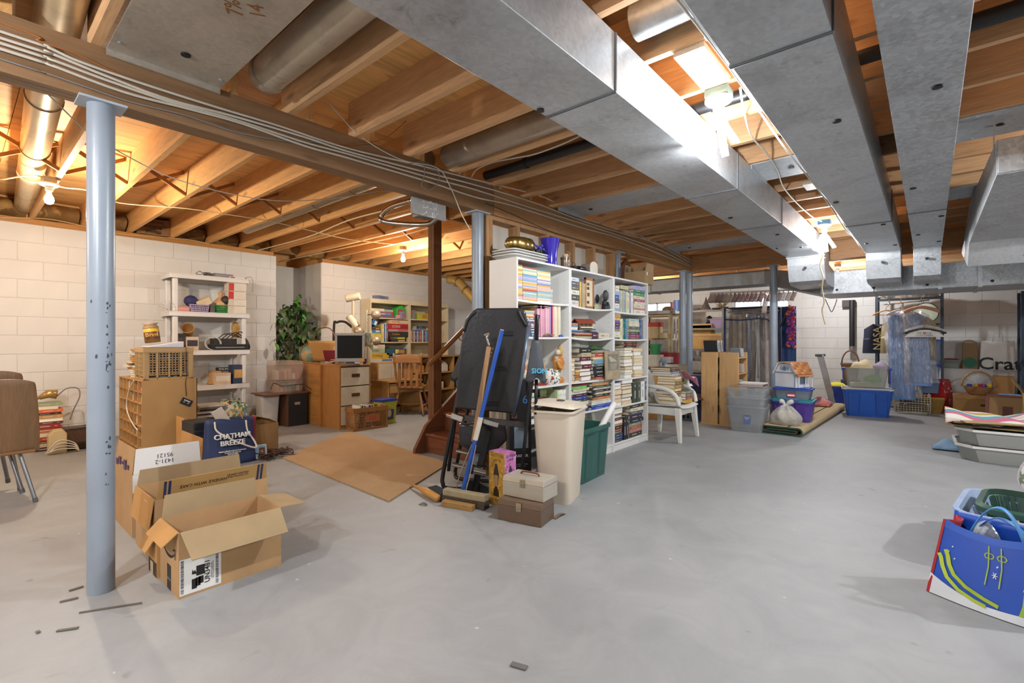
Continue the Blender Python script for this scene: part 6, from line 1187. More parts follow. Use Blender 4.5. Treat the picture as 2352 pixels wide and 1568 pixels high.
# cream bookcases with games
CBX = -7.1; M_CRM = mat('#d6c8a8',.5,0,.05,4)
def cby(u): return PX(u, CYP, CBX).y
def cbz(u, v): return PX(u, v, CBX).z
ztop = cbz(855,684); lev = [cbz(890,729), cbz(890,784), cbz(890,829)]
for k,(ua, ub, lbx) in enumerate(((851,940.5, 'cream bookcase full of board games beside the pole lamps'),(941.5,1030, 'cream bookcase with a row of books behind the wooden chair'))):
 a, b = cby(ua), cby(ub); w = (b-a)/2; t = thing('bookcase', lbx, 'bookcase',(CBX-.15,(a+b)/2,0),0, 'cream bookcases')
 for s_ in (-1,1): pt('side_panel', M_CRM, t, lambda m: m.box(-.15,.15, s_*w-(.02 if s_ > 0 else 0), s_*w+(.02 if s_ < 0 else 0),0, ztop))
 pt('top_panel', M_CRM, t, lambda m: m.box(-.15,.15,-w+.02, w-.02, ztop-.07, ztop)); pt('back_panel', M_CRM, t, lambda m: m.box(-.15,-.14,-w+.02, w-.02,0, ztop-.07))
 for z in lev+[.08]: pt('shelf', M_CRM, t, lambda m: m.box(-.14,.148,-w+.02, w-.02, z-.018, z))
 if k == 0:
  for s_ in (-1,1):
   d_ = pt('door', mat('#d9d2bf',.45), t, lambda m: m.box(.15,.165, min(s_*.003, s_*(w-.01)), max(s_*.003, s_*(w-.01)),.05, lev[2]-.02), bevel=.002); pt('knob', M_INK, d_, lambda m: m.box(.165,.175, s_*.02-.006, s_*.02+.006,.42,.5))
def game(u0, u1, v0, v1, zb, hexc, label, ac=None, tx=None, txc='#e8e0d0', x=CBX-.01, dep=.2, kind='board_game', cat='game'):
 y0, y1 = cby(u0), cby(u1); h = max(.012,(v1-v0)*8.9/FPX); w = (y1-y0)/2
 o = pt(kind, mat(hexc,.5), None, lambda m: m.box(-dep,0,-w, w,0, h), bevel=.002, loc=(x,(y0+y1)/2, zb)); tag(o, label, cat, 'games in the cream bookcase')
 if ac: pt('printed_band', mat(ac,.5), o, lambda m: m.box(.0002,.0012,-w*.1, w*.8, h*.2, h*.8))
 if tx: vtext(tx, h*.62, mat(txc,.5), o,(.0016,-w*.3, h*.5), XP, ext=.0006)
 return o
E0 = .0012
def gstack(zb, items, cat='game'):
 z = zb+E0
 for it in items:
  o = game(*it[:4], z, *it[4:]); z += max(.012,(it[3]-it[2])*8.9/FPX)+.001
L1, L2_, L3 = lev
gstack(L1,[(862,910,724,728, '#6a6a8c', 'flat grey-blue game box at the bottom of the top shelf'),(854,904,715,724, '#b5442c', 'orange-red game box lettered in cream on the top shelf', '#6a86b4', 'Card Games', '#f0e4cc'),(853,884,709,715, '#dcd0b8', 'flat cream game box on the orange-red one'), ])
o = game(884,913,712,722, L1+.14, '#a9c2bc', 'pale teal game box behind on the top shelf', None, None, '#fff', CBX-.13,.1); o.location.z = L1+E0; o.scale.z = 1.9
t = thing('detergent_jug', 'green plastic jug case on the top shelf of the cream bookcase', 'jug',(CBX-.12, cby(925), L1+E0)); pt('jug_body', mat('#3fa83c',.35), t, lambda m: m.prism([(-.1,0),(.1,0),(.1,.16),(.07,.2),(.04,.23),(-.03,.23),(-.1,.17)],-.08,.08, 'x'), bevel=.012); pt('label_card', mat('#b04a5c',.5), t, lambda m: m.box(.081,.083,-.07,.03,.01,.16))
game(910,918,720,727, L1+E0, '#d8a0a4', 'small pink box beside the green jug', None, None, '#fff', CBX+.02,.05)
game(917,928,712,727, L1+E0, '#8f8fa8', 'small picture card box before the green jug', '#c25a6c', None, '#fff', CBX+.025,.04)
gstack(L2_,[(854,883,779,781, '#d9c83c', 'thin yellow game box lowest under the red-lettered one'),(854,882,773,779, '#cfae6a', 'game box with red letters on the second shelf', None, 'GO AWAY', '#b8322c'),(854,880,765,773, '#e0cb30', 'bright yellow game box on the second shelf', None, 'Yo!', '#8a5a20'),(854,875,762,765, '#7fc0bc', 'thin turquoise game box on the second shelf'),(854,875,756,762, '#5a6f94', 'blue game box on the turquoise one', '#d8d4c8'),(856,874,750,755, '#33474c', 'dark teal game box topmost of its stack', '#cf7a4c')])
o = game(853,865,735,748, L2_+.28, '#3a6a9c', 'tilted blue game box leaning at the bookcase side', '#e0e4e8'); o.rotation_euler = (R(-25),0,0)
row('the leaning row of thin books between game boxes', 'games in the cream bookcase', CBX, cby(876), cby(892), L2_,.33,['#cdbb58', '#d9d2bc', '#b9c9c2', '#3f5c8a', '#e0dccf', '#2f4a7a', '#c2564c'], 'picture book', hv=.1)
gstack(L2_,[(900,934,776,781, '#3a3430', 'black puzzle box with a pale label, lowest on the second shelf', '#c8b48c'),(897,934,770,776, '#4a4a3a', 'dark green puzzle box second from the shelf', '#c9c23c', 'TOWER', '#c9c23c'),(893,941,758,769, '#33302e', 'black game box lettered in gold on the second shelf', None, 'Oodles', '#c9962c'),(893,941,753,758, '#a88f94', 'game box with coloured squares under the red case', '#c26a5a'),(893,943,741,753, '#b02a30', 'red plastic game case on the second shelf', '#8f1f28', 'SCENE', '#d8cfae'),(895,938,733,741, '#d6b48e', 'cream game box topmost above the red case', None, 'SCATTER', '#b05a3a')])
gstack(L3,[(854,906,822,828, '#c9d0d8', 'flat white and blue game box at the bottom of the third shelf', '#5f86b8'),(853,894,810,822, '#d9b32c', 'yellow game box lettered in purple on the third shelf', None, 'TOPPLE', '#5b3f96'),(853,885,800,810, '#a9b894', 'pale green game box lettered in black on the third shelf', None, 'SORRY', '#2c2c28'),(853,885,791,799, '#cdd0bd', 'pale topmost game box over the green one', '#d8b4a4')])
gstack(L3,[(908,938,812,826, '#d3d6d6', 'white game box with blue letters on the third shelf', None, 'Bubble', '#3a5f8a'),(889,934,798,811, '#2f5f74', 'teal game box with a yellow note on the third shelf', '#c9863c')])
game(893,907,814,826, L3+E0, '#4a6a84', 'small blue game box between yellow and white ones', '#c27a3c', None, '#fff', CBX-.03,.12)
o = sheet('paper_note', 'yellow sticky note on the teal game box', 'note',(CBX+.001, cby(912), L3+.125), lambda u, v: (.004*u,-.035+.07*u,.08*v), mat('#e0cf74',.7),3,3,.001)
# second cream bookcase
row('the long book row on the second cream bookcase', 'books in the second cream bookcase', CBX, cby(944), cby(1000), L2_,.22,['#d98f3c', '#2f4a8c', '#e0d8b0', '#3a55a0', '#6f4a8a', '#d9c45a', '#2f5a9c', '#cf6a3c', '#3f6fb0', '#d8d0bc', '#4a8fb8', '#2f3f7c', '#cfa23c', '#5fa0c8', '#3a5a9a', '#d8b84c', '#6fa8c4', '#b0463c', '#d9cfb8', '#e0ddd0', '#2f4578'], 'paperback', hv=.1, d=(.1,.13))
pile('the layer lying over the long book row', 'books in the second cream bookcase', CBX-.01, cby(957), cby(980), L2_+.225, L2_+.29,['#5a8ab0', '#3a3f58', '#2b2d33'], 'paperback', d=(.1,.13)); pile('the pair lying at the end of the book row', 'books in the second cream bookcase', CBX-.01, cby(982), cby(1000), L2_+.225, L2_+.28,['#d9c64a', '#7a3a34'], 'paperback', d=(.1,.13))
o = game(948,956,718,738, L1+E0, '#8a857c', 'grey tin mug on the top shelf of the second cream bookcase'); game(960,984,724,738, L1+E0, '#b8b83c', 'lime and yellow lunch tin on the top shelf', '#c9782c')
t = thing('potted_plant', 'small striped green plant in a clay pot on the cream bookcase', 'plant',(CBX-.05, cby(989), L1+E0)); pt('pot', mat('#b5653c',.7), t, lambda m: m.lathe([(.03,0),(.045,.08),(.04,.08),(.025,.01)], n=16), smooth=50)
for k in range(12):
 a = k*.55; pt('leaf', mat(['#5f9a3c', '#8ab85a'][k % 2],.5), t, lambda m: m.grid(lambda u, v: ((.02+.1*u)*math.cos(a)-(v-.5)*.03*math.sin(PI*u+.1)*math.sin(a),(.02+.1*u)*math.sin(a)+(v-.5)*.03*math.sin(PI*u+.1)*math.cos(a),.08+.16*u-.12*u*u+.02*(k % 3)*u),5,2), smooth=1)
o = thing('cloth_bundle', 'folded blue-grey strap bundle on the cream bookcase top', 'cloth',(CBX-.1, cby(882), ztop+.001)); pt('folds', mat('#6f7a94',.8), o, lambda m: [m.tube(cv([(.0,-.16,.012+.02*k),(.02,-.05,.02+.02*k),(-.01,.08,.016+.02*k),(.01,.15,.012+.02*k)],4),.011,6) for k in range(3)], smooth=1)['kind'] = 'stuff'
# wooden chair
def turned(m, p0, p1, rs):
 p0, p1 = Vector(p0), Vector(p1); n = len(rs); m.tube([lerp(p0, p1, i/(n-1)) for i in range(n)], rs,12)
cc = PZ(946,951); M_OAK = wood('#a06a34',2,.4,.2)
t = thing('dining_chair', 'turned oak chair with a slatted back beside the brown post', 'chair',(cc.x-.05, cc.y+.03,0), R(40)); 
pt('seat', wood('#a56e38',0,.4,.2), t, lambda m: m.prism([(-.22,-.2),(.22,-.2),(.23,0),(.2,.19),(.1,.22),(-.1,.22),(-.2,.19),(-.23,0)],.425,.455), bevel=.01)
LEG = [.012,.014,.018,.021,.016,.021,.019,.015,.018,.014]
for sx in (-1,1):
 for sy in (-1,1): pt('leg', M_OAK, t, lambda m: turned(m,(sx*.21+sx*.03, sy*.2+sy*.04,0),(sx*.15, sy*.14,.43), LEG), smooth=1)
 pt('back_post', M_OAK, t, lambda m: turned(m,(sx*.18,-.18,.45),(sx*.215,-.27,.97),[.016,.02,.015,.02,.018,.014,.02,.018,.02,.012]), smooth=1)
 pt('stretcher', M_OAK, t, lambda m: turned(m,(sx*.225,-.215,.16),(sx*.225,.215,.16),[.009,.013,.016,.013,.009]), smooth=1)
pt('stretcher', M_OAK, t, lambda m: turned(m,(-.22,0,.16),(.22,0,.16),[.009,.013,.016,.013,.009]), smooth=1)
pt('crest_rail', wood('#a06a34',0,.4,.2), t, lambda m: m.prism([(-.2,.82),(.2,.82),(.21,.88),(.15,.93),(.08,.955),(-.08,.955),(-.15,.93),(-.21,.88)],-.265,-.24, 'y'), bevel=.006)
for k in range(4): pt('back_slat', M_OAK, t, lambda m: m.prism([(-.135+.09*k-.016,.45),(-.135+.09*k+.016,.45),(-.135+.09*k+.026,.65),(-.135+.09*k+.018,.83),(-.135+.09*k-.018,.83),(-.135+.09*k-.026,.65)],-.225,-.213, 'y'))
# toy shelves and bits behind the post
t = thing('toy_shelf', 'low wooden toy shelf with small compartments behind the chair', 'shelf unit',(-6.65,5.55,0)); M_TS = wood('#b58a50',1,.5,.15)
for z in (.0,.3,.6,.88): pt('shelf', M_TS, t, lambda m: m.box(-.17,.17,-.5,1.0, z, z+.018))
for y in (-.5,-.2,.35,.98): pt('divider', M_TS, t, lambda m: m.box(-.17,.17, y, y+.018,.018,.88))
pt('back_panel', M_TS, t, lambda m: m.box(-.175,-.17,-.5,1.0,0,.9))
rd = random.Random(31)
for k,(y, z, hx, lbx) in enumerate(((-.34,.02, '#2f4a9c', 'blue toy bin in the low shelf behind the chair'),(-.34,.32, '#4aa03c', 'green plush toy in the low shelf'),(0.,.02, '#d9a03c', 'yellow toy blocks in the low shelf'),(.1,.32, '#c9b898', 'tan toy basket in the low shelf'),(.55,.32, '#8fb0c8', 'pale blue toy house in the low shelf'),(.7,.62, '#a84438', 'red beaded toy on the low shelf'),(.2,.62, '#d8d2c4', 'white toy box on the low shelf'),(-.34,.62, '#c98a4c', 'orange wooden toy on the low shelf'))):
 o = pt('toy', mat(hx,.5), None, lambda m: (m.box(-.06,.06,-.07,.07,0,.12), m.ball((0,0,.15),.05,10,8) if k % 2 else m.prism([(-.07,.12),(.07,.12),(0,.18)],-.05,.05, 'x')), loc=(-6.6,5.55+y, z), bevel=.01); tag(o, lbx, 'toy', 'toys in the low shelf')
t = thing('media_rack', 'tall dark slotted disc rack behind the handrail', 'rack',(-6.3,6.5,.0)); pt('rack_frame', mat('#8a7a64',.5), t, lambda m: [m.box(-.1,.1, y, y+.12,0,1.25) for y in (-.45,-.12,.21)]); t.children[-1]['kind'] = 'stuff'
for y in (-.33,0): pt('slot_column', M_BLACK, t, lambda m: m.box(-.09,.08, y, y+.21,.1,1.24)); 
for y in (-.33,0):
 for k in range(7): pt('slot_bar', mat('#3a3a3c',.4), t, lambda m: m.box(.08,.09, y, y+.21,.15+.16*k,.16+.16*k))
pt('top_panel', mat('#a08a64',.5), t, lambda m: m.box(-.12,.12,-.47,.35,1.25,1.27))
t = thing('rubber_duck', 'yellow toy duck on the disc rack behind the handrail', 'toy',(-6.25,6.55,1.271), R(-60)); pt('duck_body', mat('#d9b24a',.4), t, lambda m: (m.ball((0,0,.06),.07,14,10,0,(1.3,.9,.85)), m.ball((.06,0,.14),.045,12,8)), smooth=1); pt('beak', mat('#c9702c',.4), t, lambda m: m.cyl((.1,0,.135),(.135,0,.13),.014,.006,8))
t = thing('wooden_bowl', 'dark wooden bowl standing on edge by the toy duck', 'bowl',(-6.32,6.25,1.4),0, None,(0, R(80), R(-40))); pt('bowl', wood('#6b4228',1), t, lambda m: m.lathe([(.04,-.05),(.1,-.02),(.135,.04),(.125,.04),(.09,-.01),(0,-.03)], n=24), smooth=50)
t = thing('craft_desk', 'small tan desk with drawers behind the wooden chair', 'desk',(-6.45,4.62,0)); pt('desk_top', M_TS, t, lambda m: m.box(-.25,.25,-.3,.35,.52,.545)); pt('side_panel', M_TS, t, lambda m: m.box(-.25,.22,-.29,-.27,0,.52)); pt('side_panel', M_TS, t, lambda m: m.box(-.25,.22,.32,.34,0,.52)); pt('hutch', M_TS, t, lambda m: (m.box(-.25,-.05,-.29,-.27,.545,.8), m.box(-.25,-.05,.32,.34,.545,.8), m.box(-.25,-.05,-.29,.34,.8,.815))); dr = pt('drawer', M_TS, t, lambda m: m.box(.0,.23,-.26,.31,.36,.5)); pt('knob', M_BRASSY, dr, lambda m: m.ball((.24,0,.43),.012,8,6))
o = pt('purple_mat', mat('#5f5f9c',.8), None, lambda m: m.box(-.2,.2,-.6,.9,0,.015), loc=(-5.98,5.5,0)); tag(o, 'folded purple mat on the floor by the toy shelf', 'mat')
t = pt('activity_book', mat('#3fa0b8',.5), None, lambda m: m.box(-.01,.01,-.11,.11,0,.28), loc=(-6.75,4.42,0), rot=(0, R(-8),0)); tag(t, 'turquoise picture book leaning by the cream bookcase doors', 'book')
# group in front of the bookcase
def lc(O, w):
 d = Vector(w)-Vector(O); return Vector((d.x*_RX+d.y*_RY, d.x*_FX+d.y*_FY, d.z))
M_VIN = mat('#2c2a2b',.3,0,.15,5,.35); M_CHR = mat('#c9c4bd',.15,1,0); M_BLK = mat('#18181a',.35)
O = PD(1110,783,3.72); O.z = 0
t = thing('inversion_table', 'black padded inversion table folded upright before the bookcase', 'exercise table', O, CR)
def L(u, v, tt=3.72): return lc(O, PD(u, v, tt))
def Lz(u, v, z): return lc(O, PZ(u, v, z))
_poly = [(1046,936),(1053,850),(1062,765),(1078,722),(1095,707),(1192,706),(1207,715),(1213,742),(1199,850),(1182,948)]
bed = pt('bed_pad', M_VIN, t, lambda m: m.prism([(L(u, v).x, L(u, v).z) for u, v in _poly],-.02,.02, 'y'), bevel=.012, seg=3)
for u0, v0, u1, v1 in ((1066,760,1092,714),(1192,712,1209,748)):
 pt('grip_loop', M_BLK, bed, lambda m: m.tube(cv([L(u0, v0)+Vector((0,-.028,0)), L((u0+u1)/2-4,(v0+v1)/2-4)+Vector((0,-.03,0)), L(u1, v1)+Vector((0,-.028,0))],5),.012,8), smooth=1)
pt('bed_edge', mat('#5c6878',.3,.3), t, lambda m: m.tube([L(1213,745)+Vector((0,-.01,0)), L(1200,850)+Vector((0,-.01,0)), L(1180,955)+Vector((0,-.01,0))],.016,10), smooth=1)
for (u, v) in ((1165,765),(1150,845),(1130,925)): pt('buckle_strap', M_BLK, bed, lambda m: m.cb(L(u, v)+Vector((0,-.026,0)),(.1,.01,.03)), bevel=.004)
pt('leg_pad', M_VIN, t, lambda m: m.prism([(L(u, v).x, L(u, v).z) for u, v in ((1052,972),(1160,968),(1165,1010),(1130,1045),(1080,1040),(1055,1020))],.0,.05, 'y'), bevel=.02, seg=3)
pt('frame_tube', M_BLK, t, lambda m: m.tube(cv([L(1075,800,3.8), L(1052,905,3.78), L(1036,990,3.76), L(1018,1085,3.75), L(1017,1108,3.74), L(1028,1120,3.73), L(1090,1122,3.7), L(1150,1122,3.68)],5),.016,10), smooth=1)
pt('frame_tube', M_BLK, t, lambda m: m.tube(cv([L(1095,850,4.0), L(1070,960,4.0), L(1050,1060,4.02), L(1046,1085,4.02), L(1056,1098,3.95), L(1130,1104,3.85), L(1190,1104,3.75)],5),.015,10), smooth=1)
pt('frame_tube', M_BLK, t, lambda m: m.tube(cv([L(1222,800,3.68), L(1210,930,3.75), L(1200,1060,3.75), L(1194,1104,3.75)],5),.016,10), smooth=1)
pt('cross_bar', mat('#5a5654',.25,.7), t, lambda m: m.bar(L(1040,955,3.62), L(1205,975,3.62),.02,.045), bevel=.004)
pt('chrome_clamp', M_CHR, t, lambda m: m.bar(L(1036,952,3.6), L(1064,962,3.58),.03,.045), bevel=.008); pt('chrome_knob', M_CHR, t, lambda m: m.cyl(L(1028,951,3.62), L(1038,954,3.6),.018, n=14), smooth=40); pt('chrome_clamp', M_CHR, t, lambda m: m.bar(L(1100,962,3.6), L(1145,975,3.6),.025,.04), bevel=.006)
for (u, v) in ((1055,1036),(1046,1068)): pt('ankle_roller', M_CHR, t, lambda m: m.cyl(L(u-7, v-3,3.62), L(u+22, v+4,3.62),.016, n=14), smooth=40)
pt('ankle_clamp', M_CHR, t, lambda m: m.cyl(L(1088,1077,3.6), L(1116,1084,3.6),.032, n=18), smooth=40); pt('ankle_hub', M_BLK, t, lambda m: m.cyl(L(1080,1075,3.62), L(1088,1077,3.62),.036, n=18), smooth=40)
pt('lower_boom', M_BLK, t, lambda m: m.bar(L(1122,985,3.66), L(1088,1130,3.66),.05,.05), bevel=.006)
pt('boom_foot', M_BLK, t, lambda m: m.prism([(L(1070,1138).x,0.003),(L(1130,1150).x,.003),(L(1118,1120).x,.05),(L(1092,1060).x,.1),(L(1078,1062).x,.1)],-.06,-.02, 'y'))
ab = pt('adjusting_boom', M_BLK, t, lambda m: m.bar(L(1131,795,3.55), L(1098,1012,3.5),.025,.045,(0,1,0)), bevel=.003)
pt('wooden_face', wood('#a98055',2,.5,.15), t, lambda m: m.bar(L(1123,795,3.54), L(1088,1012,3.48),.035,.03,(0,1,0)), bevel=.002)
pt('peg_holes', mat('#c9c4bd',.3,.6), ab, lambda m: [m.ball(L(1131-31*k/14*.9,800+200*k/14*.6,3.525),.004,6,4) for k in range(14)])['kind'] = 'stuff'
hk = pt('chrome_hook', M_CHR, t, lambda m: m.tube(cv([L(1124,795,3.54), L(1118,775,3.54), L(1122,768,3.54), L(1117,764,3.54)],4),.009,8), smooth=1); pt('tee_grip', M_CHR, hk, lambda m: m.cyl(L(1112,768,3.54), L(1124,764,3.54),.016, n=12), smooth=40)
# push broom
p0 = PD(1153,757,3.42); p1 = PZ(1062,1130,.06); t = thing('push_broom', 'push broom with a blue handle and a white taped grip', 'broom',(p1.x, p1.y,0))
def br(a, b): return lerp(p1, p0, a)-Vector((p1.x, p1.y,0)), lerp(p1, p0, b)-Vector((p1.x, p1.y,0))
pt('handle', mat('#2455ae',.3), t, lambda m: m.cyl(*br(.0,1),.0155, n=14), smooth=40); pt('handle_tip', mat('#d9b98c',.5), t, lambda m: m.cyl(*br(.985,1.004),.0135, n=14), smooth=40); pt('taped_grip', mat('#cfc8b8',.6), t, lambda m: m.cyl(*br(.33,.47),.0185, n=14), smooth=40)
pt('wire_brace', mat('#b9b5ac',.3,.8), t, lambda m: [m.tube([br(.3,1)[0]+Vector((.02*s_,0,0)), br(.12,1)[0]+Vector((.05*s_,-.02,0)), Vector((.05*s_,-.02,.07))],.004,6) for s_ in (-1,1)])
q0, q1 = PZ(1022,1150), PZ(1118,1168); hd = pt('broom_head', mat('#9a8f72',.7,0,.15,10), t, lambda m: m.bar(Vector((q0.x-p1.x, q0.y-p1.y,.075)), Vector((q1.x-p1.x, q1.y-p1.y,.075)),.06,.045), bevel=.006)
pt('bristles', mat('#4a3f33',.9,0,.3,60), hd, lambda m: m.bar(Vector((q0.x-p1.x, q0.y-p1.y,.028)), Vector((q1.x-p1.x, q1.y-p1.y,.028)),.07,.054))
a_, b_ = PZ(1018,1160), PZ(1088,1172); o = thing('wooden_block', 'worn wooden block lying before the push broom', 'wood',(a_.x, a_.y,0)); pt('block', wood('#9a7846',0,.7,.3), o, lambda m: m.bar((0,0,.022),(b_.x-a_.x, b_.y-a_.y,.018),.05,.04), bevel=.004)
# hand brush
a_, b_ = PZ(945,1120), PZ(1006,1153); o = thing('hand_brush', 'wooden-handled brush with black bristles on the floor', 'brush',(a_.x, a_.y,0)); d_ = Vector((b_.x-a_.x, b_.y-a_.y,0)); n_ = Vector((-d_.y, d_.x,0)).normalized()
pt('handle', wood('#c08a44',0,.45,.15), o, lambda m: m.tube([Vector((0,0,.03)), d_*.2+Vector((0,0,.032)), d_*.35+Vector((0,0,.035)), d_*.6+Vector((0,0,.035)), d_+Vector((0,0,.03))],[.008,.012,.016,.03,.028],10), smooth=1); pt('bristles', mat('#22252e',.9,0,.3,70), o, lambda m: m.hexa([d_*.45-n_*-.02+Vector((0,0,.004)), d_*1.0-n_*-.02+Vector((0,0,.004)), d_*1.12+n_*.1+Vector((0,0,.002)), d_*.55+n_*.1+Vector((0,0,.002)), d_*.45+n_*.02+Vector((0,0,.05)), d_+n_*.02+Vector((0,0,.05)), d_*1.08+n_*.1+Vector((0,0,.065)), d_*.52+n_*.1+Vector((0,0,.065))]), bevel=.012)
# folded fabric chairs (dark cloth hanging on upright legs)
def foldchair(label, u0, tt, top, cloth_top, cloth_bot, widths, hexc, legs, txt=None, off=(0,0)):
 O2 = PD(u0,783, tt); O2.z = 0; t = thing('folding_chair', label, 'chair', O2, CR)
 def l(u, v, k=0.): return lc(O2, PD(u, v, tt+k))
 cm = mat(hexc,.55,0,.1,8)
 def _cl(m):
  n = 16
  for s_ in (-1,1):
   m.grid(lambda a, b: (lambda P_: P_+Vector((0, s_*(.015+.02*b)*(1-(2*a-1)**2*.6),0)))(l(widths[0][0]+(widths[0][1]-widths[0][0])*a*(1-b)+(widths[1][0]-widths[0][0])*b+(widths[1][1]-widths[1][0])*a*b, cloth_top+(cloth_bot-cloth_top)*b+6*math.sin(a*9)*b)), n,12)
 pt('cloth_cover', cm, t, _cl, smooth=1, solid=.004)
 for (pts, r_) in legs: pt('leg', M_BLK, t, lambda m: m.tube([l(*p) for p in pts], r_,10), smooth=1)
 if txt: vtext(txt,.048, mat('#4fb4d4',.5), t, l(1238,850)+Vector((0,-.052,0)), YM, ext=.004, bold=.001)
 return t
foldchair('folded dark grey cloth chair with cyan letters beside the black table',1228,3.45,722,780,872,((1222,1238),(1207,1255)), '#3f444c',[(((1236,722),(1228,785),(1222,870),(1207,1000),(1197,1095,.1)),.013),(((1232,870),(1231,950)),.012),(((1230,724),(1234,724),(1232,780)),.016)], 'SION')
foldchair('folded black cloth chair between handrail and black table',1062,3.95,720,772,868,((1072,1084),(1034,1085)), '#242426',[(((1080,730),(1076,800),(1056,880),(1046,960),(1030,1080)),.014)])
# product carton standing behind
O2 = PD(1192,783,3.78); t = thing('product_carton', 'black printed carton standing between table and trash can', 'box',(O2.x, O2.y,0), R(52)); pt('carton_body', mat('#17181b',.35), t, lambda m: m.box(-.085,.085,-.06,.1,0,.86), bevel=.002); text('6',.09, mat('#2f5f8c',.4), t,(.035,-.061,.70),(R(90),0,0), ext=.0006); pt('photo_panel', mat('#7a8ea0',.4,0,.3,12), t, lambda m: m.box(-.05,.06,-.0615,-.0605,.33,.5)); text('TRAINER',.03, M_PAPER, t,(0,-.0615,.27),(R(90),0,0), ext=.0005); text('Total body workout\nby stretching',.014, M_PAPER, t,(0,-.0615,.2),(R(90),0,0), ext=.0005); text('FUN',.06, mat('#3a7fa0',.4), t,(0,-.0615,.1),(R(90),0,0), ext=.0005); pt('photo_panel', mat('#8a5a40',.4,0,.3,20), t, lambda m: m.box(-.07,-.03,-.0615,-.0605,.56,.63))
# lamp carton
c = PZ(1140,1158); t = thing('lamp_carton', 'tall gold and pink glitter lamp carton', 'box',(c.x, c.y,0), R(20)); hh = 1.15-(1035-783)*(FPX*1.15/(1158-783))/FPX
pt('carton_body', blotch('#c27ab0',('#d9a0cc', '#a85c98'),20,.4), t, lambda m: m.box(-.075,.085,.0,.11,0.001,.371))
t.rotation_euler = (0,0, R(-4))
# two visible faces: gold toward -y, pink toward +x
pt('gold_face', blotch('#b08a34',('#c9a24a', '#94702a'),20,.4), t, lambda m: m.box(-.075,.085,-.0012,-.0002,.002,.37))
pt('lamp_picture', mat('#33261c',.4), t, lambda m: m.prism([(-.03,.06),(.03,.06),(.025,.1),(.012,.12),(.028,.22),(.008,.29),(-.008,.29),(-.028,.22),(-.012,.12),(-.025,.1)],-.0022,-.0014, 'y')); pt('lamp_glow', mat('#9a7c5c',.4), t, lambda m: m.box(-.018,.018,-.0028,-.0023,.13,.21)); pt('lamp_picture', mat('#3a2a44',.4), t, lambda m: m.prism([(.03,.06),(.08,.06),(.075,.1),(.062,.12),(.078,.22),(.06,.28),(.05,.28),(.033,.22),(.045,.12),(.035,.1)],.0851,.0861, 'x')); pt('lamp_glow', mat('#6fb4d8',.4), t, lambda m: m.box(.0862,.0868,.04,.07,.13,.2))
vtext('GLITTER\nLAMP',.034, mat('#6b4a14',.5), t,(.005,-.0018,.33), YM, ext=.0005); vtext('GLITTER\nLAMP',.026, mat('#4a2a5c',.5), t,(.0858,.055,.335), XP, ext=.0005)
# metal cash boxes
def cashbox(label, loc, rz, w, d, h, hexc, handle):
 t = thing('cash_box', label, 'metal box', loc, rz); mt = mat(hexc,.4,.2,.04,8)
 pt('box_body', mt, t, lambda m: m.box(-w/2, w/2,-d/2, d/2,0, h*.72), bevel=.004); pt('lid', mt, t, lambda m: m.hexa([(-w/2-.002,-d/2-.002, h*.72+.001),(w/2+.002,-d/2-.002, h*.72+.001),(w/2+.002, d/2+.002, h*.72+.001),(-w/2-.002, d/2+.002, h*.72+.001),(-w/2+.004,-d/2+.006, h),(w/2-.004,-d/2+.006, h),(w/2-.004, d/2-.006, h),(-w/2+.004, d/2-.006, h)]), bevel=.003)
 lt = pt('latch', mat('#b5a88e',.3,.8), t, lambda m: (m.box(-.018,.018,-d/2-.008,-d/2-.002, h*.55, h*.95), m.box(-.012,.012,-d/2-.012,-d/2-.008, h*.6, h*.8)), bevel=.002); pt('keyhole', M_INK, lt, lambda m: m.cyl((0,-d/2-.0125, h*.7),(0,-d/2-.0118, h*.7),.003, n=8))
 if handle: pt('handle', mat('#7a3a24',.5), t, lambda m: m.tube(cv([(-.07,0, h+.002),(-.05,0, h+.018),(.05,0, h+.018),(.07,0, h+.002)],5),.006,8), smooth=1)
 return t
c = PZ(1195,1190); cashbox('brown metal cash box on the floor under the pale one',(-1.985,2.44,0), R(12),.31,.2,.135, '#6f5b4a', False)
cashbox('pale grey metal box with a brown handle on top',(-2.0,2.50,.1365), R(8),.31,.19,.13, '#b9b3a4', True)
# trash can
ce_ = (PZ(1215,1135)+PZ(1335,1150)+PZ(1265,1167))/3; t = thing('trash_can', 'tall cream trash can with a loose tilted lid', 'trash can',(-2.07,2.945,0), R(18)); M_CR = mat('#d6cbb8',.45,0,.03)
pt('can_body', M_CR, t, lambda m: m.tub(.23,.33,.30,.41,.66,.005,.045,0,0,.01,.014), smooth=40)
ld = pt('lid', M_CR, t, lambda m: m.tub(.31,.42,.29,.40,.035,.02,.04,0,0,0,.01), smooth=40, loc=(0,0,.675), rot=(R(-4), R(4),0)); pt('lid_handle', mat('#4a4640',.5), ld, lambda m: m.box(-.02,.02,-.04,.04,.036,.044)); pt('lid_panel', M_CR, ld, lambda m: m.box(-.14,.14,-.19,.19,.012,.034), bevel=.006)
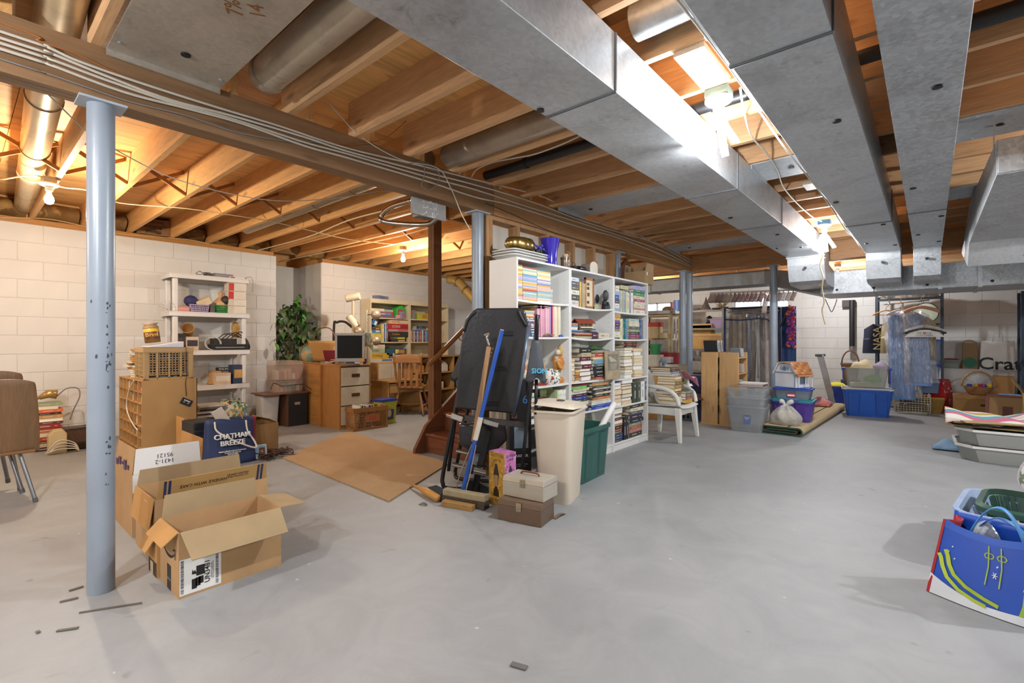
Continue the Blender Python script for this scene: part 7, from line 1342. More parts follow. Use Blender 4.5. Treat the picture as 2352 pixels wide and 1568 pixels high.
# green tote with a white tube
t = tubx('storage_tote', 'dark green open storage tote holding a white tube', 'tote',(-2.29,3.50,0),.33,.46,.38,.52,.44, mat('#2f5f58',.4), R(4), None, None,.016,.03,.04)
for y in (-.12,.12): pt('rib', mat('#2c5a53',.4), t, lambda m: m.hexa([(.166, y-.06,.03),(.166, y+.06,.03),(.19, y+.06,.38),(.19, y-.06,.38),(.175, y-.05,.03),(.175, y+.05,.03),(.2, y+.05,.38),(.2, y-.05,.38)]))
p0 = PD(1411,925,4.3); p1 = PD(1378,985,4.15); d_ = (p1-p0).normalized(); o = pt('poster_tube', mat('#e3e2de',.5), None, lambda m: m.cyl((0,0,0), d_*.5,.026, n=18), loc=p0, smooth=40); tag(o, 'white cardboard tube sticking out of the green tote', 'tube')
# plastic chair loaded with books
M_PC = mat('#dcdbd4',.4,0,.03); t = thing('plastic_armchair', 'white plastic armchair loaded with books beside the bookcase', 'chair',(-2.37,5.64,0), R(0))
pt('seat', M_PC, t, lambda m: m.grid(lambda u, v: (-.24+.5*u,-.24+.48*v,.385+.02*(2*v-1)**2+.015*u-.05*max(0, u-.88)*4),12,12), smooth=1, solid=.014)
for sx, sy in ((1,1),(1,-1),(-1,1),(-1,-1)):
 pt('leg', M_PC, t, lambda m: m.hexa([(sx*.24+sx*.0-.018, sy*.27-.02,0),(sx*.24+.018, sy*.27-.02,0),(sx*.24+.018, sy*.27+.02,0),(sx*.24-.018, sy*.27+.02,0),(sx*.205-.04, sy*.23-.035,.39),(sx*.205+.03, sy*.23-.035,.39),(sx*.205+.03, sy*.23+.035,.39),(sx*.205-.04, sy*.23+.035,.39)]), bevel=.006)
for sy in (-1,1): pt('armrest', M_PC, t, lambda m: m.tube(cv([(-.25, sy*.25,.63),(-.1, sy*.27,.625),(.08, sy*.275,.60),(.19, sy*.272,.53),(.225, sy*.26,.42)],6),.024,10), smooth=1)
pt('seat_apron', M_PC, t, lambda m: (m.box(.2,.215,-.2,.2,.3,.385), m.box(-.215,-.2,-.2,.2,.3,.385), m.box(-.2,.2,-.245,-.23,.3,.385), m.box(-.2,.2,.23,.245,.3,.385)), bevel=.01)
pt('backrest', M_PC, t, lambda m: m.grid(lambda u, v: (-.22-.1*v,-.23+.46*u,.4+.42*v-.1*v*(2*u-1)**2),10,8), smooth=1, solid=.012)
G6 = 'books piled on the plastic chair'
pile('the chair pile by the bookcase', G6,-2.2,5.42,5.62,.42,.74,['p#d8d2c4', 'p#e0d8c4', 'p#c9b48c', '#8a6a44', '#7a5c3c', 'p#c8b088', '#a08050', '#7c6040', '#b09060', 'p#d0bc94'], jit=.02, wv=.1, d=(.18,.24), seed=5)
pile('the chair pile by the far arm', G6,-2.16,5.64,5.86,.42,.56,['#c99a2c', '#8a4a52', '#7a6a50', '#7f8f86'], jit=.015, wv=.08, d=(.2,.24), seed=6)
pile('the upper pile over the chair arm', G6,-2.24,5.60,5.8,.58,.70,['#c9a24c', '#d8c6b8', '#6fa858', '#8a4038'], jit=.02, wv=.15, d=(.15,.2), seed=8)
pile('the top binders of the chair pile', G6,-2.26,5.44,5.72,.745,.84,['#b9bcd4', '#8a8478', '#3a3c40', '#6b4c42'], 'binder', jit=.02, wv=.1, d=(.22,.26), seed=9)
sheet('cloth_napkin', 'pink cloth drooping over the books on the chair', 'cloth',(-2.28,5.66,.71), lambda u, v: (.02+.16*v,.02+.2*u,.075-.11*u*u-.05*v*v+.02*math.sin(u*7+v*4)), mat('#d98fa4',.8),12,8)
sheet('paper_tissue', 'crumpled white tissue on the chair books', 'tissue',(-2.22,5.7,.60), lambda u, v: (.08*u,.1*v,.02+.05*math.sin(PI*u)*math.sin(PI*v)*(1+.5*math.sin(9*u+8*v))), mat('#e4e4e2',.8),10,8)
# disc towers
M_BIRCH = wood('#c9a06c',2,.5,.1,.5); M_BIRCHX = wood('#c9a06c',1,.5,.1,.5)
def tower(label, x0, x1, y0, y1, h, nsh, seed):
 t = thing('disc_tower', label, 'rack',((x0+x1)/2,(y0+y1)/2,0),0, 'wooden disc towers'); w, d = (x1-x0)/2,(y1-y0)/2
 for s_ in (-1,1): pt('end_panel', M_BIRCH, t, lambda m: m.box(-w, w, s_*d-(.016 if s_ > 0 else 0), s_*d+(.016 if s_ < 0 else 0),0.0, h), bevel=.012)
 pt('back_panel', M_BIRCH, t, lambda m: m.box(-w,-w+.008,-d+.016, d-.016,.02, h-.02)); pt('plinth', M_BIRCHX, t, lambda m: m.box(-w-.01, w+.01,-d-.012, d+.012,0,.018))
 for k in range(nsh):
  z = .06+k*(h-.14)/(nsh-1) if k else .03
  pt('shelf', M_BIRCHX, t, lambda m: m.box(-w+.008, w,-d+.016, d-.016, z, z+.014))
 return t
tower('birch disc tower closer to the twin columns',-2.43,-2.205,6.88,7.29,1.0,5,1); tower('birch disc tower beside the clear stacked tubs',-2.185,-1.93,6.88,7.29,1.0,5,2)
TIER = ('lowest', 'second', 'third', 'fourth', 'top'); rd = random.Random(17)
for k in range(5):
 z = (.06+k*(1.0-.14)/4 if k else .03)+.015
 for j in range(8):
  hx = rd.choice(['#d8d6d2', '#3a3a40', '#b8bcc0', '#e4e2dc', '#8a5a4a', '#7f8f9c', '#c9b8a0', '#2c3040']); tt = .012
  o = pt('disc_case', mat(hx,.3), None, lambda m: m.box(-.13,0,0, tt,0,.125), loc=(-1.945,7.06+.019*j+(0 if k < 4 else -.02), z+.003), rot=(R(24),0,0)); pt('clear_front', clear('#f0f2f4',.3,.05), o, lambda m: m.box(.0004,.002,.001, tt-.001,.002,.123))
  tag(o, f'{cname(hx)} disc case leaning in the birch tower, {TIER[k]} tier, {ordn(j+1)} along', 'disc', 'disc cases in the birch tower')
for j in range(5):
 hx = ['#2f2f33', '#d6d2c8', '#c9ccd0', '#8a7a6c', '#e0ded8'][j]; o = pt('record_box', mat(hx,.5), None, lambda m: m.box(-.18,0,0,.03,0,.16), loc=(-2.22,6.93+.05*j,1.005), rot=(R(18),0,0)); pt('cover_print', mat('#8a9098',.5,0,.3,20), o, lambda m: m.box(.0004,.0012,.003,.027,.02,.13)); tag(o, f'{cname(hx)} boxed set on top of the birch tower, {ordn(j+1)} along', 'box', 'boxed sets on the birch tower')
# clear stacked tubs, bag, rug
M_CLT = clear('#d6dadd',.22,.2)
for k in range(3):
 t = tubx('clear_tub',['lowest', 'middle', 'topmost'][k]+' of the nested clear tubs beside the birch tower'+(' with a blue label' if k == 0 else ''), 'tub',(-1.78,6.74,.001+.115*k),.36,.30,.46,.38,.33, M_CLT, R(4), None, 'nested clear tubs',.014,.02,.04)
 if k == 0:
  pt('paper_label', mat('#2f55a8',.5), t, lambda m: m.hexa([(-.02,-.1615,.1),(.06,-.1615,.1),(.06,-.172,.22),(-.02,-.172,.22),(-.02,-.163,.1),(.06,-.163,.1),(.06,-.1735,.22),(-.02,-.1735,.22)])); text('Storage\nBox',.02, M_PAPER, t,(.02,-.174,.18),(R(85),0,0), ext=.001)
pile('the papers lying on the clear tubs', 'papers on the clear tubs',-1.56,6.62,6.86,.565,.625,['#d8d6d0', '#9c4a44', '#3a3c40', '#e2e0da'], 'magazine', jit=.03, wv=.15, d=(.26,.3), seed=2)
t = thing('rolled_rug', 'folded tan rug with dark green edging on the floor', 'rug',(-1.40,6.66,0), R(-1.5)); M_RB = mat('#bda983',.95,0,.08,40,.3); M_RG = mat('#2f4a3c',.9)
def _fold(m, th0, th1, mi_in):
 pts = []
 def arc(cx, cz, r, a0, a1, n=6): return [(cx+r*math.cos(a0+(a1-a0)*i/n), cz+r*math.sin(a0+(a1-a0)*i/n)) for i in range(n+1)]
 c = [(-.2,.008),(.2,.008)]+arc(.2,.052,.044,-PI/2, PI/2)+[(-.18,.096)]+arc(-.18,.065,.031, PI/2,3*PI/2)+[(.17,.034)]+arc(.17,.05,.016,-PI/2, PI/2)+[(-.14,.066)]
 L_ = []; n = len(c)
 for i,(x, z) in enumerate(c):
  a = Vector(c[max(0, i-1)]); b = Vector(c[min(n-1, i+1)]); dd = (b-a).normalized(); nn = Vector((-dd.y, dd.x)); L_.append((Vector((x, z))+nn*th0, Vector((x, z))+nn*th1))
 return L_
_sp = _fold(None,-.0065,.0065,0)
pt('rug_layers', M_RB, t, lambda m: [m.hexa([(a.x,.004, a.y),(c.x,.004, c.y),(c.x,3.2, c.y),(a.x,3.2, a.y),(b.x,.004, b.y),(d.x,.004, d.y),(d.x,3.2, d.y),(b.x,3.2, b.y)]) for (a, b),(c, d) in zip(_sp, _sp[1:])]); 
pt('green_edging', M_RG, t, lambda m: [m.hexa([(a.x,-.004, a.y),(c.x,-.004, c.y),(c.x,.02, c.y),(a.x,.02, a.y),(b.x,-.004, b.y),(d.x,-.004, d.y),(d.x,.02, d.y),(b.x,.02, b.y)]) for (a, b),(c, d) in zip(_fold(None,-.0075,.0075,0), _fold(None,-.0075,.0075,0)[1:])])
pt('green_edging', M_RG, t, lambda m: m.box(.08,.1,.02,3.2,.1026,.1045))
ZR = .106
t = thing('plastic_bag', 'bulging translucent white plastic bag on the folded rug', 'bag',(-1.37,6.86, ZR)); 
def _bag(m):
 m.grid(lambda u, v: (lambda r, a: (r*.2*math.cos(a), r*.15*math.sin(a),.005+.24*v+.015*math.sin(a*5)*v))((math.sin(PI*min(1,.16+.84*v)))**.5*(1-.35*v)*(1+.06*math.sin(7*2*PI*u+4*v)),2*PI*u),40,14)
pt('bag_skin', clear('#e4e2dc',.5,.25,.8), t, _bag, smooth=1); pt('knot', clear('#dcdad4',.8,.3,.5), t, lambda m: (m.tube(cv([(0,0,.22),(.03,0,.27),(.08,.02,.3)],4),[.03,.02,.018,.02,.025,.03,.03,.03,.02],8), m.tube(cv([(0,0,.22),(-.03,0,.28),(-.07,0,.29)],4),[.03,.02,.018,.02,.025,.03,.03,.03,.02],8)), smooth=1); pt('contents', mat('#b9a884',.8,0,.2,12), t, lambda m: m.ball((0,0,.1),.11,16,10,0,(1.2,.9,.75)), smooth=1)
PB = (-1.375,7.36); t = tubx('storage_tote', 'purple storage tote with a teal lid on the folded rug', 'tote',(PB[0], PB[1], ZR),.40,.34,.46,.4,.27, mat('#543a94',.4), R(2), mat('#2f96a0',.4), None,.014,.03,.03)
for x in (-.1,.1): pt('rib', mat('#4d358a',.4), t, lambda m: m.hexa([(x-.06,-.171,.02),(x+.06,-.171,.02),(x+.06,-.196,.22),(x-.06,-.196,.22),(x-.05,-.18,.02),(x+.05,-.18,.02),(x+.05,-.205,.22),(x-.05,-.205,.22)]))
pt('handle', mat('#4a6a9c',.4), t, lambda m: m.cb((.02,-.21,.29),(.16,.05,.03)), bevel=.006)
ZP = ZR+.27+.018
t = tubx('clear_tub', 'clear tub with a blue lid and red sticker under the dollhouse', 'tub',(PB[0], PB[1], ZP),.38,.3,.42,.34,.13, clear('#aab6c2',.35,.2), R(2), mat('#2f4aa8',.35), None,.01,.014,.03); pt('red_sticker', mat('#b8322c',.5), t, lambda m: m.box(-.05,.04,-.172,-.166,.03,.08)); pt('white_band', M_PAPER, t, lambda m: m.box(-.045,.035,-.1735,-.1722,.04,.06))
ZD = ZP+.13+.018
t = thing('dollhouse', 'white dollhouse with a wood-shingled roof and blue trim', 'dollhouse',(PB[0]-.02, PB[1], ZD), R(-28)); M_DH = mat('#dfe1e4',.5); M_DB = mat('#7f9ab8',.5)
pt('walls', M_DH, t, lambda m: (m.box(-.15,.15,-.13,.13,.006,.2), m.prism([(-.15,.2),(.15,.2),(.09,.31),(-.09,.31)],-.13,.13, 'y'))); pt('base_board', M_DB, t, lambda m: m.box(-.16,.16,-.14,.16,0,.008))
for x in (-.15,.15): pt('corner_trim', M_DB, t, lambda m: m.box(x-.005, x+.005,-.135,-.128,.006,.2))
pt('band_trim', M_DB, t, lambda m: m.box(-.152,.152,-.135,-.13,.193,.203)); pt('round_window', M_DB, t, lambda m: m.cyl((0,-.136,.255),(0,-.13,.255),.032, n=20)); pt('window_glass', mat('#6b7a88',.2), t, lambda m: m.cyl((0,-.139,.255),(0,-.136,.255),.022, n=20))
for s_ in (-1,1): pt('shutter', M_DB, t, lambda m: m.box(s_*.05-.012, s_*.05+.012,-.135,-.13,.235,.275))
for s_ in (-1,1): pt('gable_trim', M_DH, t, lambda m: (m.bar((s_*.175,-.14,.18),(s_*.1,-.14,.32),.02,.012), m.bar((s_*.1,-.14,.32),(0,-.14,.33),.02,.012)))
SHI = [wood(h,1,.7,.1,2.) for h in ('#b5794c', '#c48a5c', '#a56a40')]
for s_ in (1,-1):
 for r_ in range(5):
  for c in range(6):
   f0, f1 = r_/5,(r_+1.15)/5; x0, z0 = .182-.085*f0,.178+.15*f0; x1, z1 = .182-.085*f1,.178+.15*f1; y0 = -.15+c*.052
   pt('shingle', SHI[(r_+c*2) % 3], t, lambda m: m.hexa([(s_*x0, y0, z0),(s_*x0, y0+.05, z0),(s_*x1, y0+.05, z1),(s_*x1, y0, z1),(s_*(x0+.004), y0, z0+.004),(s_*(x0+.004), y0+.05, z0+.004),(s_*(x1+.002), y0+.05, z1+.003),(s_*(x1+.002), y0, z1+.003)]))
pt('roof_cap', wood('#b5794c',1,.7,.1), t, lambda m: m.box(-.1,.1,-.15,.16,.325,.335)); pt('porch_post', M_DH, t, lambda m: [m.box(.18,.19, y-.005, y+.005,.006,.15) for y in (-.1,.02,.14)])['kind'] = 'stuff'; pt('porch_roof', SHI[0], t, lambda m: m.hexa([(.15,-.13,.19),(.2,-.13,.15),(.2,.15,.15),(.15,.15,.19),(.15,-.13,.196),(.2,-.13,.156),(.2,.15,.156),(.15,.15,.196)])); pt('bay_window', mat('#6b7a88',.3), t, lambda m: m.box(.15,.156,-.06,.08,.05,.16))
# step ladder
a_, b_ = PD(1884,815,7.9), PZ(1914,933); t = thing('step_ladder', 'grey aluminium step ladder leaning behind the dollhouse', 'ladder',(b_.x, b_.y,0)); A_ = a_-Vector((b_.x, b_.y,0)); M_AL = mat('#d4d6d6',.4,.1)
off = Vector((-.05,.36,0))
pt('rail', M_AL, t, lambda m: m.bar((0,0,0.005), A_,.09,.03), bevel=.003); pt('rail', M_AL, t, lambda m: m.bar(off, A_+off*.8,.05,.028), bevel=.003); pt('top_cap', mat('#55585a',.5), t, lambda m: m.cb(A_+off*.4,(.1,.34,.04)), bevel=.006)
for k in (1,2,3): pt('step', M_AL, t, lambda m: m.bar(A_*(k/4), A_*(k/4)+off*(1-.05*k),.08,.02))
pt('rear_leg', M_AL, t, lambda m: m.bar((.02,.25,.005), A_+off*.5,.025,.025))
# blue tub with white lid, clear tote above
bt = PZ(1992,957); BT = (bt.x-.03, bt.y+.26); t = tubx('storage_tote', 'large bright blue tote with a white lid', 'tote',(BT[0], BT[1],0),.52,.40,.62,.46,.42, mat('#1f55b0',.35), R(8), mat('#d8d8d4',.4), None,.016,.03,.05)
for x in (-.17,.17): pt('rib', mat('#1c4fa6',.35), t, lambda m: m.hexa([(x-.07,-.2,.03),(x+.07,-.2,.03),(x+.08,-.228,.36),(x-.08,-.228,.36),(x-.06,-.212,.03),(x+.06,-.212,.03),(x+.07,-.24,.36),(x-.07,-.24,.36)]))
ZB = .44; t = tubx('clear_tub', 'clear tote with blue clip handles full of cloth', 'tote',(BT[0]-.01, BT[1], ZB),.46,.32,.54,.38,.30, clear('#d0d2ce',.26,.15), R(8), None, None,.008,.012,.04)
for s_ in (-1,1): pt('clip_handle', mat('#1f3fa8',.35), t, lambda m: (m.box(min(s_*.285, s_*.3), max(s_*.285, s_*.3),-.12,.12,.06+.06*(s_ < 0),.30), m.box(min(s_*.27, s_*.315), max(s_*.27, s_*.315),-.13,.13,.27,.30)), bevel=.005)
pt('paper_contents', mat('#d8d2b4',.8), t, lambda m: m.box(-.2,.2,-.14,.14,.01,.06)); pt('green_cloth', mat('#8fd060',.8), t, lambda m: m.ball((.08,-.08,.13),.1,12,8,0,(1.2,.6,.6)), smooth=1)
sheet('cloth_heap', 'cream cloth bulging over the clear tote', 'cloth',(BT[0]-.2, BT[1]-.16, ZB+.28), lambda u, v: (.3*u,.3*v,.02+.12*math.sin(PI*u)**.6*math.sin(PI*v)**.6*(1+.2*math.sin(9*u+3*v))), mat('#d9cda6',.85),14,12); sheet('cloth_heap', 'lilac cloth on the clear tote beside the cream cloth', 'cloth',(BT[0]+.04, BT[1]-.12, ZB+.28), lambda u, v: (.24*u,.28*v,.02+.09*math.sin(PI*u)**.6*math.sin(PI*v)**.6*(1+.2*math.sin(8*u+5*v))), mat('#a59ab0',.85),12,10)
# basket behind tote
t = thing('wicker_basket', 'brown basket with a hoop handle behind the blue tote', 'basket',(-1.1,10.78,0)); pt('basket_wall', stripes(('#7a5634', '#8f6a42', '#6b4a2c'),30,2), t, lambda m: m.tub(.2,.2,.28,.28,.3,.006,.08,.45,0,.01,.02), smooth=40); pt('hoop', mat('#6b3f24',.6), t, lambda m: m.tube([(.13*math.cos(a),0,.74+.24*math.sin(a)) for a in [i*PI/12 for i in range(13)]],.012,8), smooth=1); pt('stand', mat('#3a3a3c',.5), t, lambda m: m.box(-.13,.13,-.13,.13,0,.45))
t = tubx('plastic_bucket', 'small blue bucket with yellow cloth behind the ladder', 'bucket',(-1.25,10.3,0),.22,.22,.3,.3,.36, mat('#2340a0',.4),0, None, None,.01,.02,.08); pt('yellow_cloth', mat('#d6d03c',.8), t, lambda m: m.ball((0,0,.36),.14,14,8,0,(1,1,.5)), smooth=1)
sheet('cloth_heap', 'pink and orange cloth heap on the floor beside the blue tote', 'cloth',(-1.5,9.1,.107), lambda u, v: (.3*u,.4*v,.01+.1*math.sin(PI*u)**.5*math.sin(PI*v)**.5*(1+.3*math.sin(7*u+9*v))), blotch('#c98a9c',('#d97a4a', '#b56a80'),7),14,12)
# garment rack with clothes
GR = PZ(2078,948); t = thing('garment_rack', 'chrome rolling garment rack hung with clothes', 'rack',(GR.x, GR.y+.1,0), R(4)); 
pt('base_tube', M_CHR, t, lambda m: m.tube(cv([(-.26,-.08,.04),(-.26,-.08,.15),(-.2,-.08,.17),(.22,-.08,.17),(.28,-.08,.15),(.28,-.08,.04)],5),.013,10), smooth=1); pt('base_tube', M_CHR, t, lambda m: m.bar((0,-.08,.16),(0,.5,.16),.024,.024)); pt('pole', M_CHR, t, lambda m: m.cyl((-.03,-.02,.16),(-.03,-.02,1.78),.013, n=12), smooth=40); pt('top_rail', M_CHR, t, lambda m: m.tube([(-.28,.02,1.76),(.3,-.03,1.80)],.011,10), smooth=1)
for x in (-.26,.28): pt('caster', mat('#6b6b6b',.5), t, lambda m: m.cyl((x-.012,-.08,.025),(x+.012,-.08,.025),.025, n=14), smooth=40)
for x in (-.2,-.05,.2): pt('peg', M_CHR, t, lambda m: m.cyl((x,0,1.77),(x,-.01,1.84),.007, n=8))
def garment(label, x, y, z0, z1, w0, w1, mt, name='hanging_garment', lean=0., wav=.03, n=7, cat='clothes', d=.05):
 O3 = (GR.x+x, GR.y+.1+y,0); o = MB().grid(lambda u, v: ((u-.5)*(w0+(w1-w0)*v)+lean*v,(wav*math.sin(u*n+v*2)+d*math.sin(PI*u))*-1*(.4+.6*v), z1+(z0-z1)*v-(.09 if v < .5 else 0)*abs(u-.5)*2*(1-v)),26,20).grid(lambda u, v: ((.5-u)*(w0+(w1-w0)*v)+lean*v,(wav*math.sin(u*n+v*3)+d*math.sin(PI*u))*.8*(.4+.6*v), z1+(z0-z1)*v-(.09 if v < .5 else 0)*abs(u-.5)*2*(1-v)),26,20).build(name, mt, None, smooth=1, loc=O3, rot=(0,0, R(15))); return tag(o, label, cat)
M_FILM = film('#ffffff',.3,.14,1.)
garment('pale blue jeans hanging full length on the rack',-.08,-.1,.22,1.62,.26,.34, mat('#5f98dc',.8,0,.12,5), 'hanging_jeans',.05); garment('clear dry-cleaning film over the long blue garment',-.08,-.1,.25,1.66,.42,.42, M_FILM, 'plastic_cover',.1,.05,11, 'plastic cover',.12)
garment('blue-grey dress under clear film beside the jeans',.13,-.06,.45,1.62,.28,.36, mat('#7a9fd4',.8,0,.12,5), 'hanging_dress',.03); garment('clear film over the blue-grey dress',.13,-.06,.5,1.66,.34,.46, M_FILM, 'plastic_cover',.08,.05,9, 'plastic cover',.1)
o = garment('dark navy shirt with gold letters at the rack end',-.42,.15,.95,1.45,.26,.3, mat('#232a3c',.8), 'hanging_shirt',0.,.02,5)
vtext('NASA',.15, mat('#d9c07a',.4), o,(.03,-.125,1.2),((0,0,1),(-1,0,0)), ext=.004)
garment('khaki garment hanging behind the navy shirt',-.22,.2,.95,1.5,.2,.24, mat('#a8996c',.8), 'hanging_shirt',0.,.02,5)
garment('tan coat behind the film-covered dress',.26,.12,.85,1.55,.24,.26, mat('#9c8f6a',.8), 'hanging_coat',0.,.02,5)
def hanger(label, x, y, z, w, hexc, thick=.008, padded=False):
 o = thing('clothes_hanger', label, 'hanger',(GR.x+x, GR.y+.1+y, z), R(10)); mt = mat(hexc,.5)
 pt('arms', mt, o, lambda m: m.tube(cv([(-w/2,0,-.07),(-w/4,0,-.025),(0,0,0),(w/4,0,-.025),(w/2,0,-.07)],5),.026 if padded else thick,8), smooth=1); pt('hook', mat('#8a7464',.3,.7), o, lambda m: m.tube(cv([(0,0,0),(0,0,.05),(.03,0,.075),(.015,0,.105),(-.02,0,.095)],5),.004,6), smooth=1)
 if not padded and w > .35: pt('bar', mt, o, lambda m: m.tube([(-w/2,0,-.07),(w/2,0,-.075)], thick*.7,6))
 return o
hanger('pink padded hanger on the rack',.2,-.12,1.69,.44, '#cfa08c',.008, True); hanger('black plastic hanger holding the paper hangers',.24,-.2,1.35,.52, '#1f1f22',.011); hanger('orange wooden hanger at the rack end',-.24,-.02,1.66,.36, '#c98a44',.009); hanger('white plastic hanger among the clothes',-.05,-.16,1.66,.36, '#d8d8d6',.01)
for k in range(5):
 hx = ['#e0dfda', '#d6d4ce', '#e6e5e0', '#c9733c', '#dcdad4'][k]; o = hanger([f'white wire hanger {ordn(k+1)} in the hanger bunch' , '', ''][0] if k != 3 else 'orange hanger in the middle of the hanger bunch',.24,-.19+.03*k,1.36+.02*(k % 3),.48, hx,.006)
o = thing('paper_hanger_cover', 'white printed paper hanger cover with a red heart', 'hanger cover',(GR.x+.24, GR.y-.13,1.22), R(10)); pt('paper', M_PAPER, o, lambda m: m.prism([(-.24,0),(.24,0),(.2,.05),(.05,.11),(-.05,.11),(-.2,.05)],-.004,.0, 'y')); text('WE    OUR\nCUSTOMERS',.036, mat('#2c3040',.5), o,(0,-.0052,.042),(R(90),0,0), ext=.0008); pt('heart', mat('#c8382c',.5), o, lambda m: m.prism([(0,.04),(.018,.06),(.018,.072),(.009,.077),(0,.07),(-.009,.077),(-.018,.072),(-.018,.06)],-.0065,-.005, 'y'))
# dark steel frame behind the rack
def steelshelf(label, x0, x1, y0, y1, h, zs, hexc, name='steel_shelf'):
 t = thing(name, label, 'shelf unit',((x0+x1)/2,(y0+y1)/2,0)); w, d = (x1-x0)/2,(y1-y0)/2; mt = mat(hexc,.45,.5,.08,4)
 for sx in (-1,1):
  for sy in (-1,1): pt('post', mt, t, lambda m: (m.box(sx*w-.018, sx*w+.018, sy*d-.002, sy*d+.002,0, h), m.box(sx*w-.002, sx*w+.002, min(sy*d, sy*d-sy*.035), max(sy*d, sy*d-sy*.035),0, h)))
 for z in zs: pt('shelf', mt, t, lambda m: (m.box(-w, w,-d, d, z-.004, z), m.box(-w, w,-d,-d+.003, z-.035, z-.004)))
 return t
steelshelf('dark steel shelf frame behind the garment rack',-.7,.16,10.55,10.95,1.95,(.3,1.45,1.88), '#3a434c')
steelshelf('dark blue steel shelf post unit at the frame edge',1.05,1.9,10.4,10.8,1.9,(.4,1.2,1.85), '#2c3a4a')
o = pt('clothes_heap', blotch('#5c5a58',('#8a8478', '#3a3a3c', '#6b6458'),10), None, lambda m: m.grid(lambda u, v: (-.42+.84*u,-.18+.36*v,.005+.12*math.sin(PI*u)**.5*math.sin(PI*v)**.5*(1+.3*math.sin(13*u)*math.sin(9*v))),24,12), loc=(-.27,10.75,1.881), smooth=1); tag(o, 'grey jumble of hoses and cords on the dark steel frame', 'cords')
for k,(z, h, lbx) in enumerate(((.31,.2, 'lowest blue-lidded clear drawer box behind the rack'),(.55,.2, 'middle blue-lidded clear drawer box behind the rack'))):
 t = tubx('drawer_box', lbx, 'drawer box',(-.02,10.55, z),.26,.3,.3,.34, h, clear('#8fa6d0',.55,.2),0, mat('#2f55b8',.35), 'blue clear drawer boxes',.006,.012,.02)
t = tubx('drawer_box', 'tallest blue-lidded clear drawer box behind the rack', 'drawer box',(-.02,10.55,.79),.28,.3,.32,.34,.38, clear('#8fa6d0',.55,.2),0, mat('#2f55b8',.35), 'blue clear drawer boxes',.006,.012,.02)
t.location.z = .79
o = carton('small brown box atop the blue clear drawers',(-.06,10.62,1.19),.25,.2,.22, {},0, cardboard('#8f6a44'))
t = pt('wall_plate', mat('#c9d4c4',.5), None, lambda m: m.lathe([(0,0),(.16,0),(.17,.02),(.15,.025),(0,.015)], n=28), smooth=40, loc=(-.1,10.5,1.62), rot=(R(90),0,0)); t.location = (-.05,10.48,1.62); tag(t, 'pale green round tray leaning behind the hangers', 'tray'); pt('rim_band', mat('#2f4a3c',.5), t, lambda m: m.tube([(.165*math.cos(a),.165*math.sin(a),.022) for a in [i*PI/12 for i in range(24)]],.008,6, closed=True))
t = thing('hanging_tube', 'black capped tube hanging on the back wall', 'tube', PY(1957,800,11.15)); pt('tube', M_BLACK, t, lambda m: m.cyl((0,0,.04),(0,0,.92),.045, n=20), smooth=40); pt('cap', mat('#8a8d90',.3,.6), t, lambda m: m.cyl((0,0,-.02),(0,0,.05),.05, n=20), smooth=40); pt('bracket', mat('#3a3230',.6), t, lambda m: m.box(-.16,.04,.02,.14,.8,.93))
# crate, planter, red bag on the floor behind the rack
t = thing('plastic_crate', 'beige mesh crate on the floor behind the rack', 'crate',(-.22,10.28,0), R(5)); M_BG = mat('#b3ab94',.5)
for ax, pos, e in (('y',-.17,.22),('y',.17,.22),('x',-.22,.17),('x',.22,.17)): pt('mesh_side', M_BG, t, lambda m: lattice(m,-e, e,.02,.3,12 if ax == 'y' else 8,8,.008, ax, pos))['kind'] = 'stuff'
pt('base_panel', M_BG, t, lambda m: m.box(-.22,.22,-.17,.17,0,.01)); o = pt('stored_papers', mat('#5c4a3c',.8), None, lambda m: m.box(-.15,.15,-.1,.1,0,.22), loc=(-.22,10.28,.012)); tag(o, 'dark bundle inside the beige mesh crate', 'bundle'); pt('band', mat('#8a7a64',.7), o, lambda m: m.box(-.152,.152,-.102,-.1,.08,.1))
c = PZ(2140,946); t = thing('planter_box', 'gold woven planter on the floor before the red bag', 'planter',(c.x, c.y-.05,0), R(3)); pt('planter_wall', mat('#8a6a2c',.5,.3,.2,60), t, lambda m: m.tub(.22,.17,.32,.22,.24,.006,.015,0,0,.0,.01)); pt('inner_rim', mat('#b59a4c',.4,.4), t, lambda m: m.tub(.30,.2,.31,.21,.02,.01,.015,.222,0,0,.004))
c = PZ(2162,940); t = thing('gift_bag', 'big red gift bag with white speckles', 'bag',(.1,10.66,0), R(-10)); M_RED = blotch('#b5262c',('#c23a3c',),6,.3,.6); M_REDS = blotch('#b5262c',('#d8b0a4', '#e0c8c0'),22,.3,.62)
pt('bag_front', M_RED, t, lambda m: m.hexa([(-.2,-.1,.005),(.17,-.14,.005),(.17,-.13,.005),(-.2,-.09,.005),(-.26,-.16,.5),(.1,-.2,.55),(.1,-.19,.55),(-.26,-.15,.5)])); pt('bag_side', M_REDS, t, lambda m: m.hexa([(.17,-.14,.005),(.25,.02,.005),(.24,.02,.005),(.16,-.14,.005),(.1,-.2,.55),(.15,-.0,.54),(.14,0,.54),(.09,-.2,.55)])); pt('bag_back', M_RED, t, lambda m: m.hexa([(-.2,.02,.005),(.25,.02,.005),(.25,.03,.005),(-.2,.03,.005),(-.24,-.0,.5),(.15,0,.54),(.15,.01,.54),(-.24,.01,.5)]))
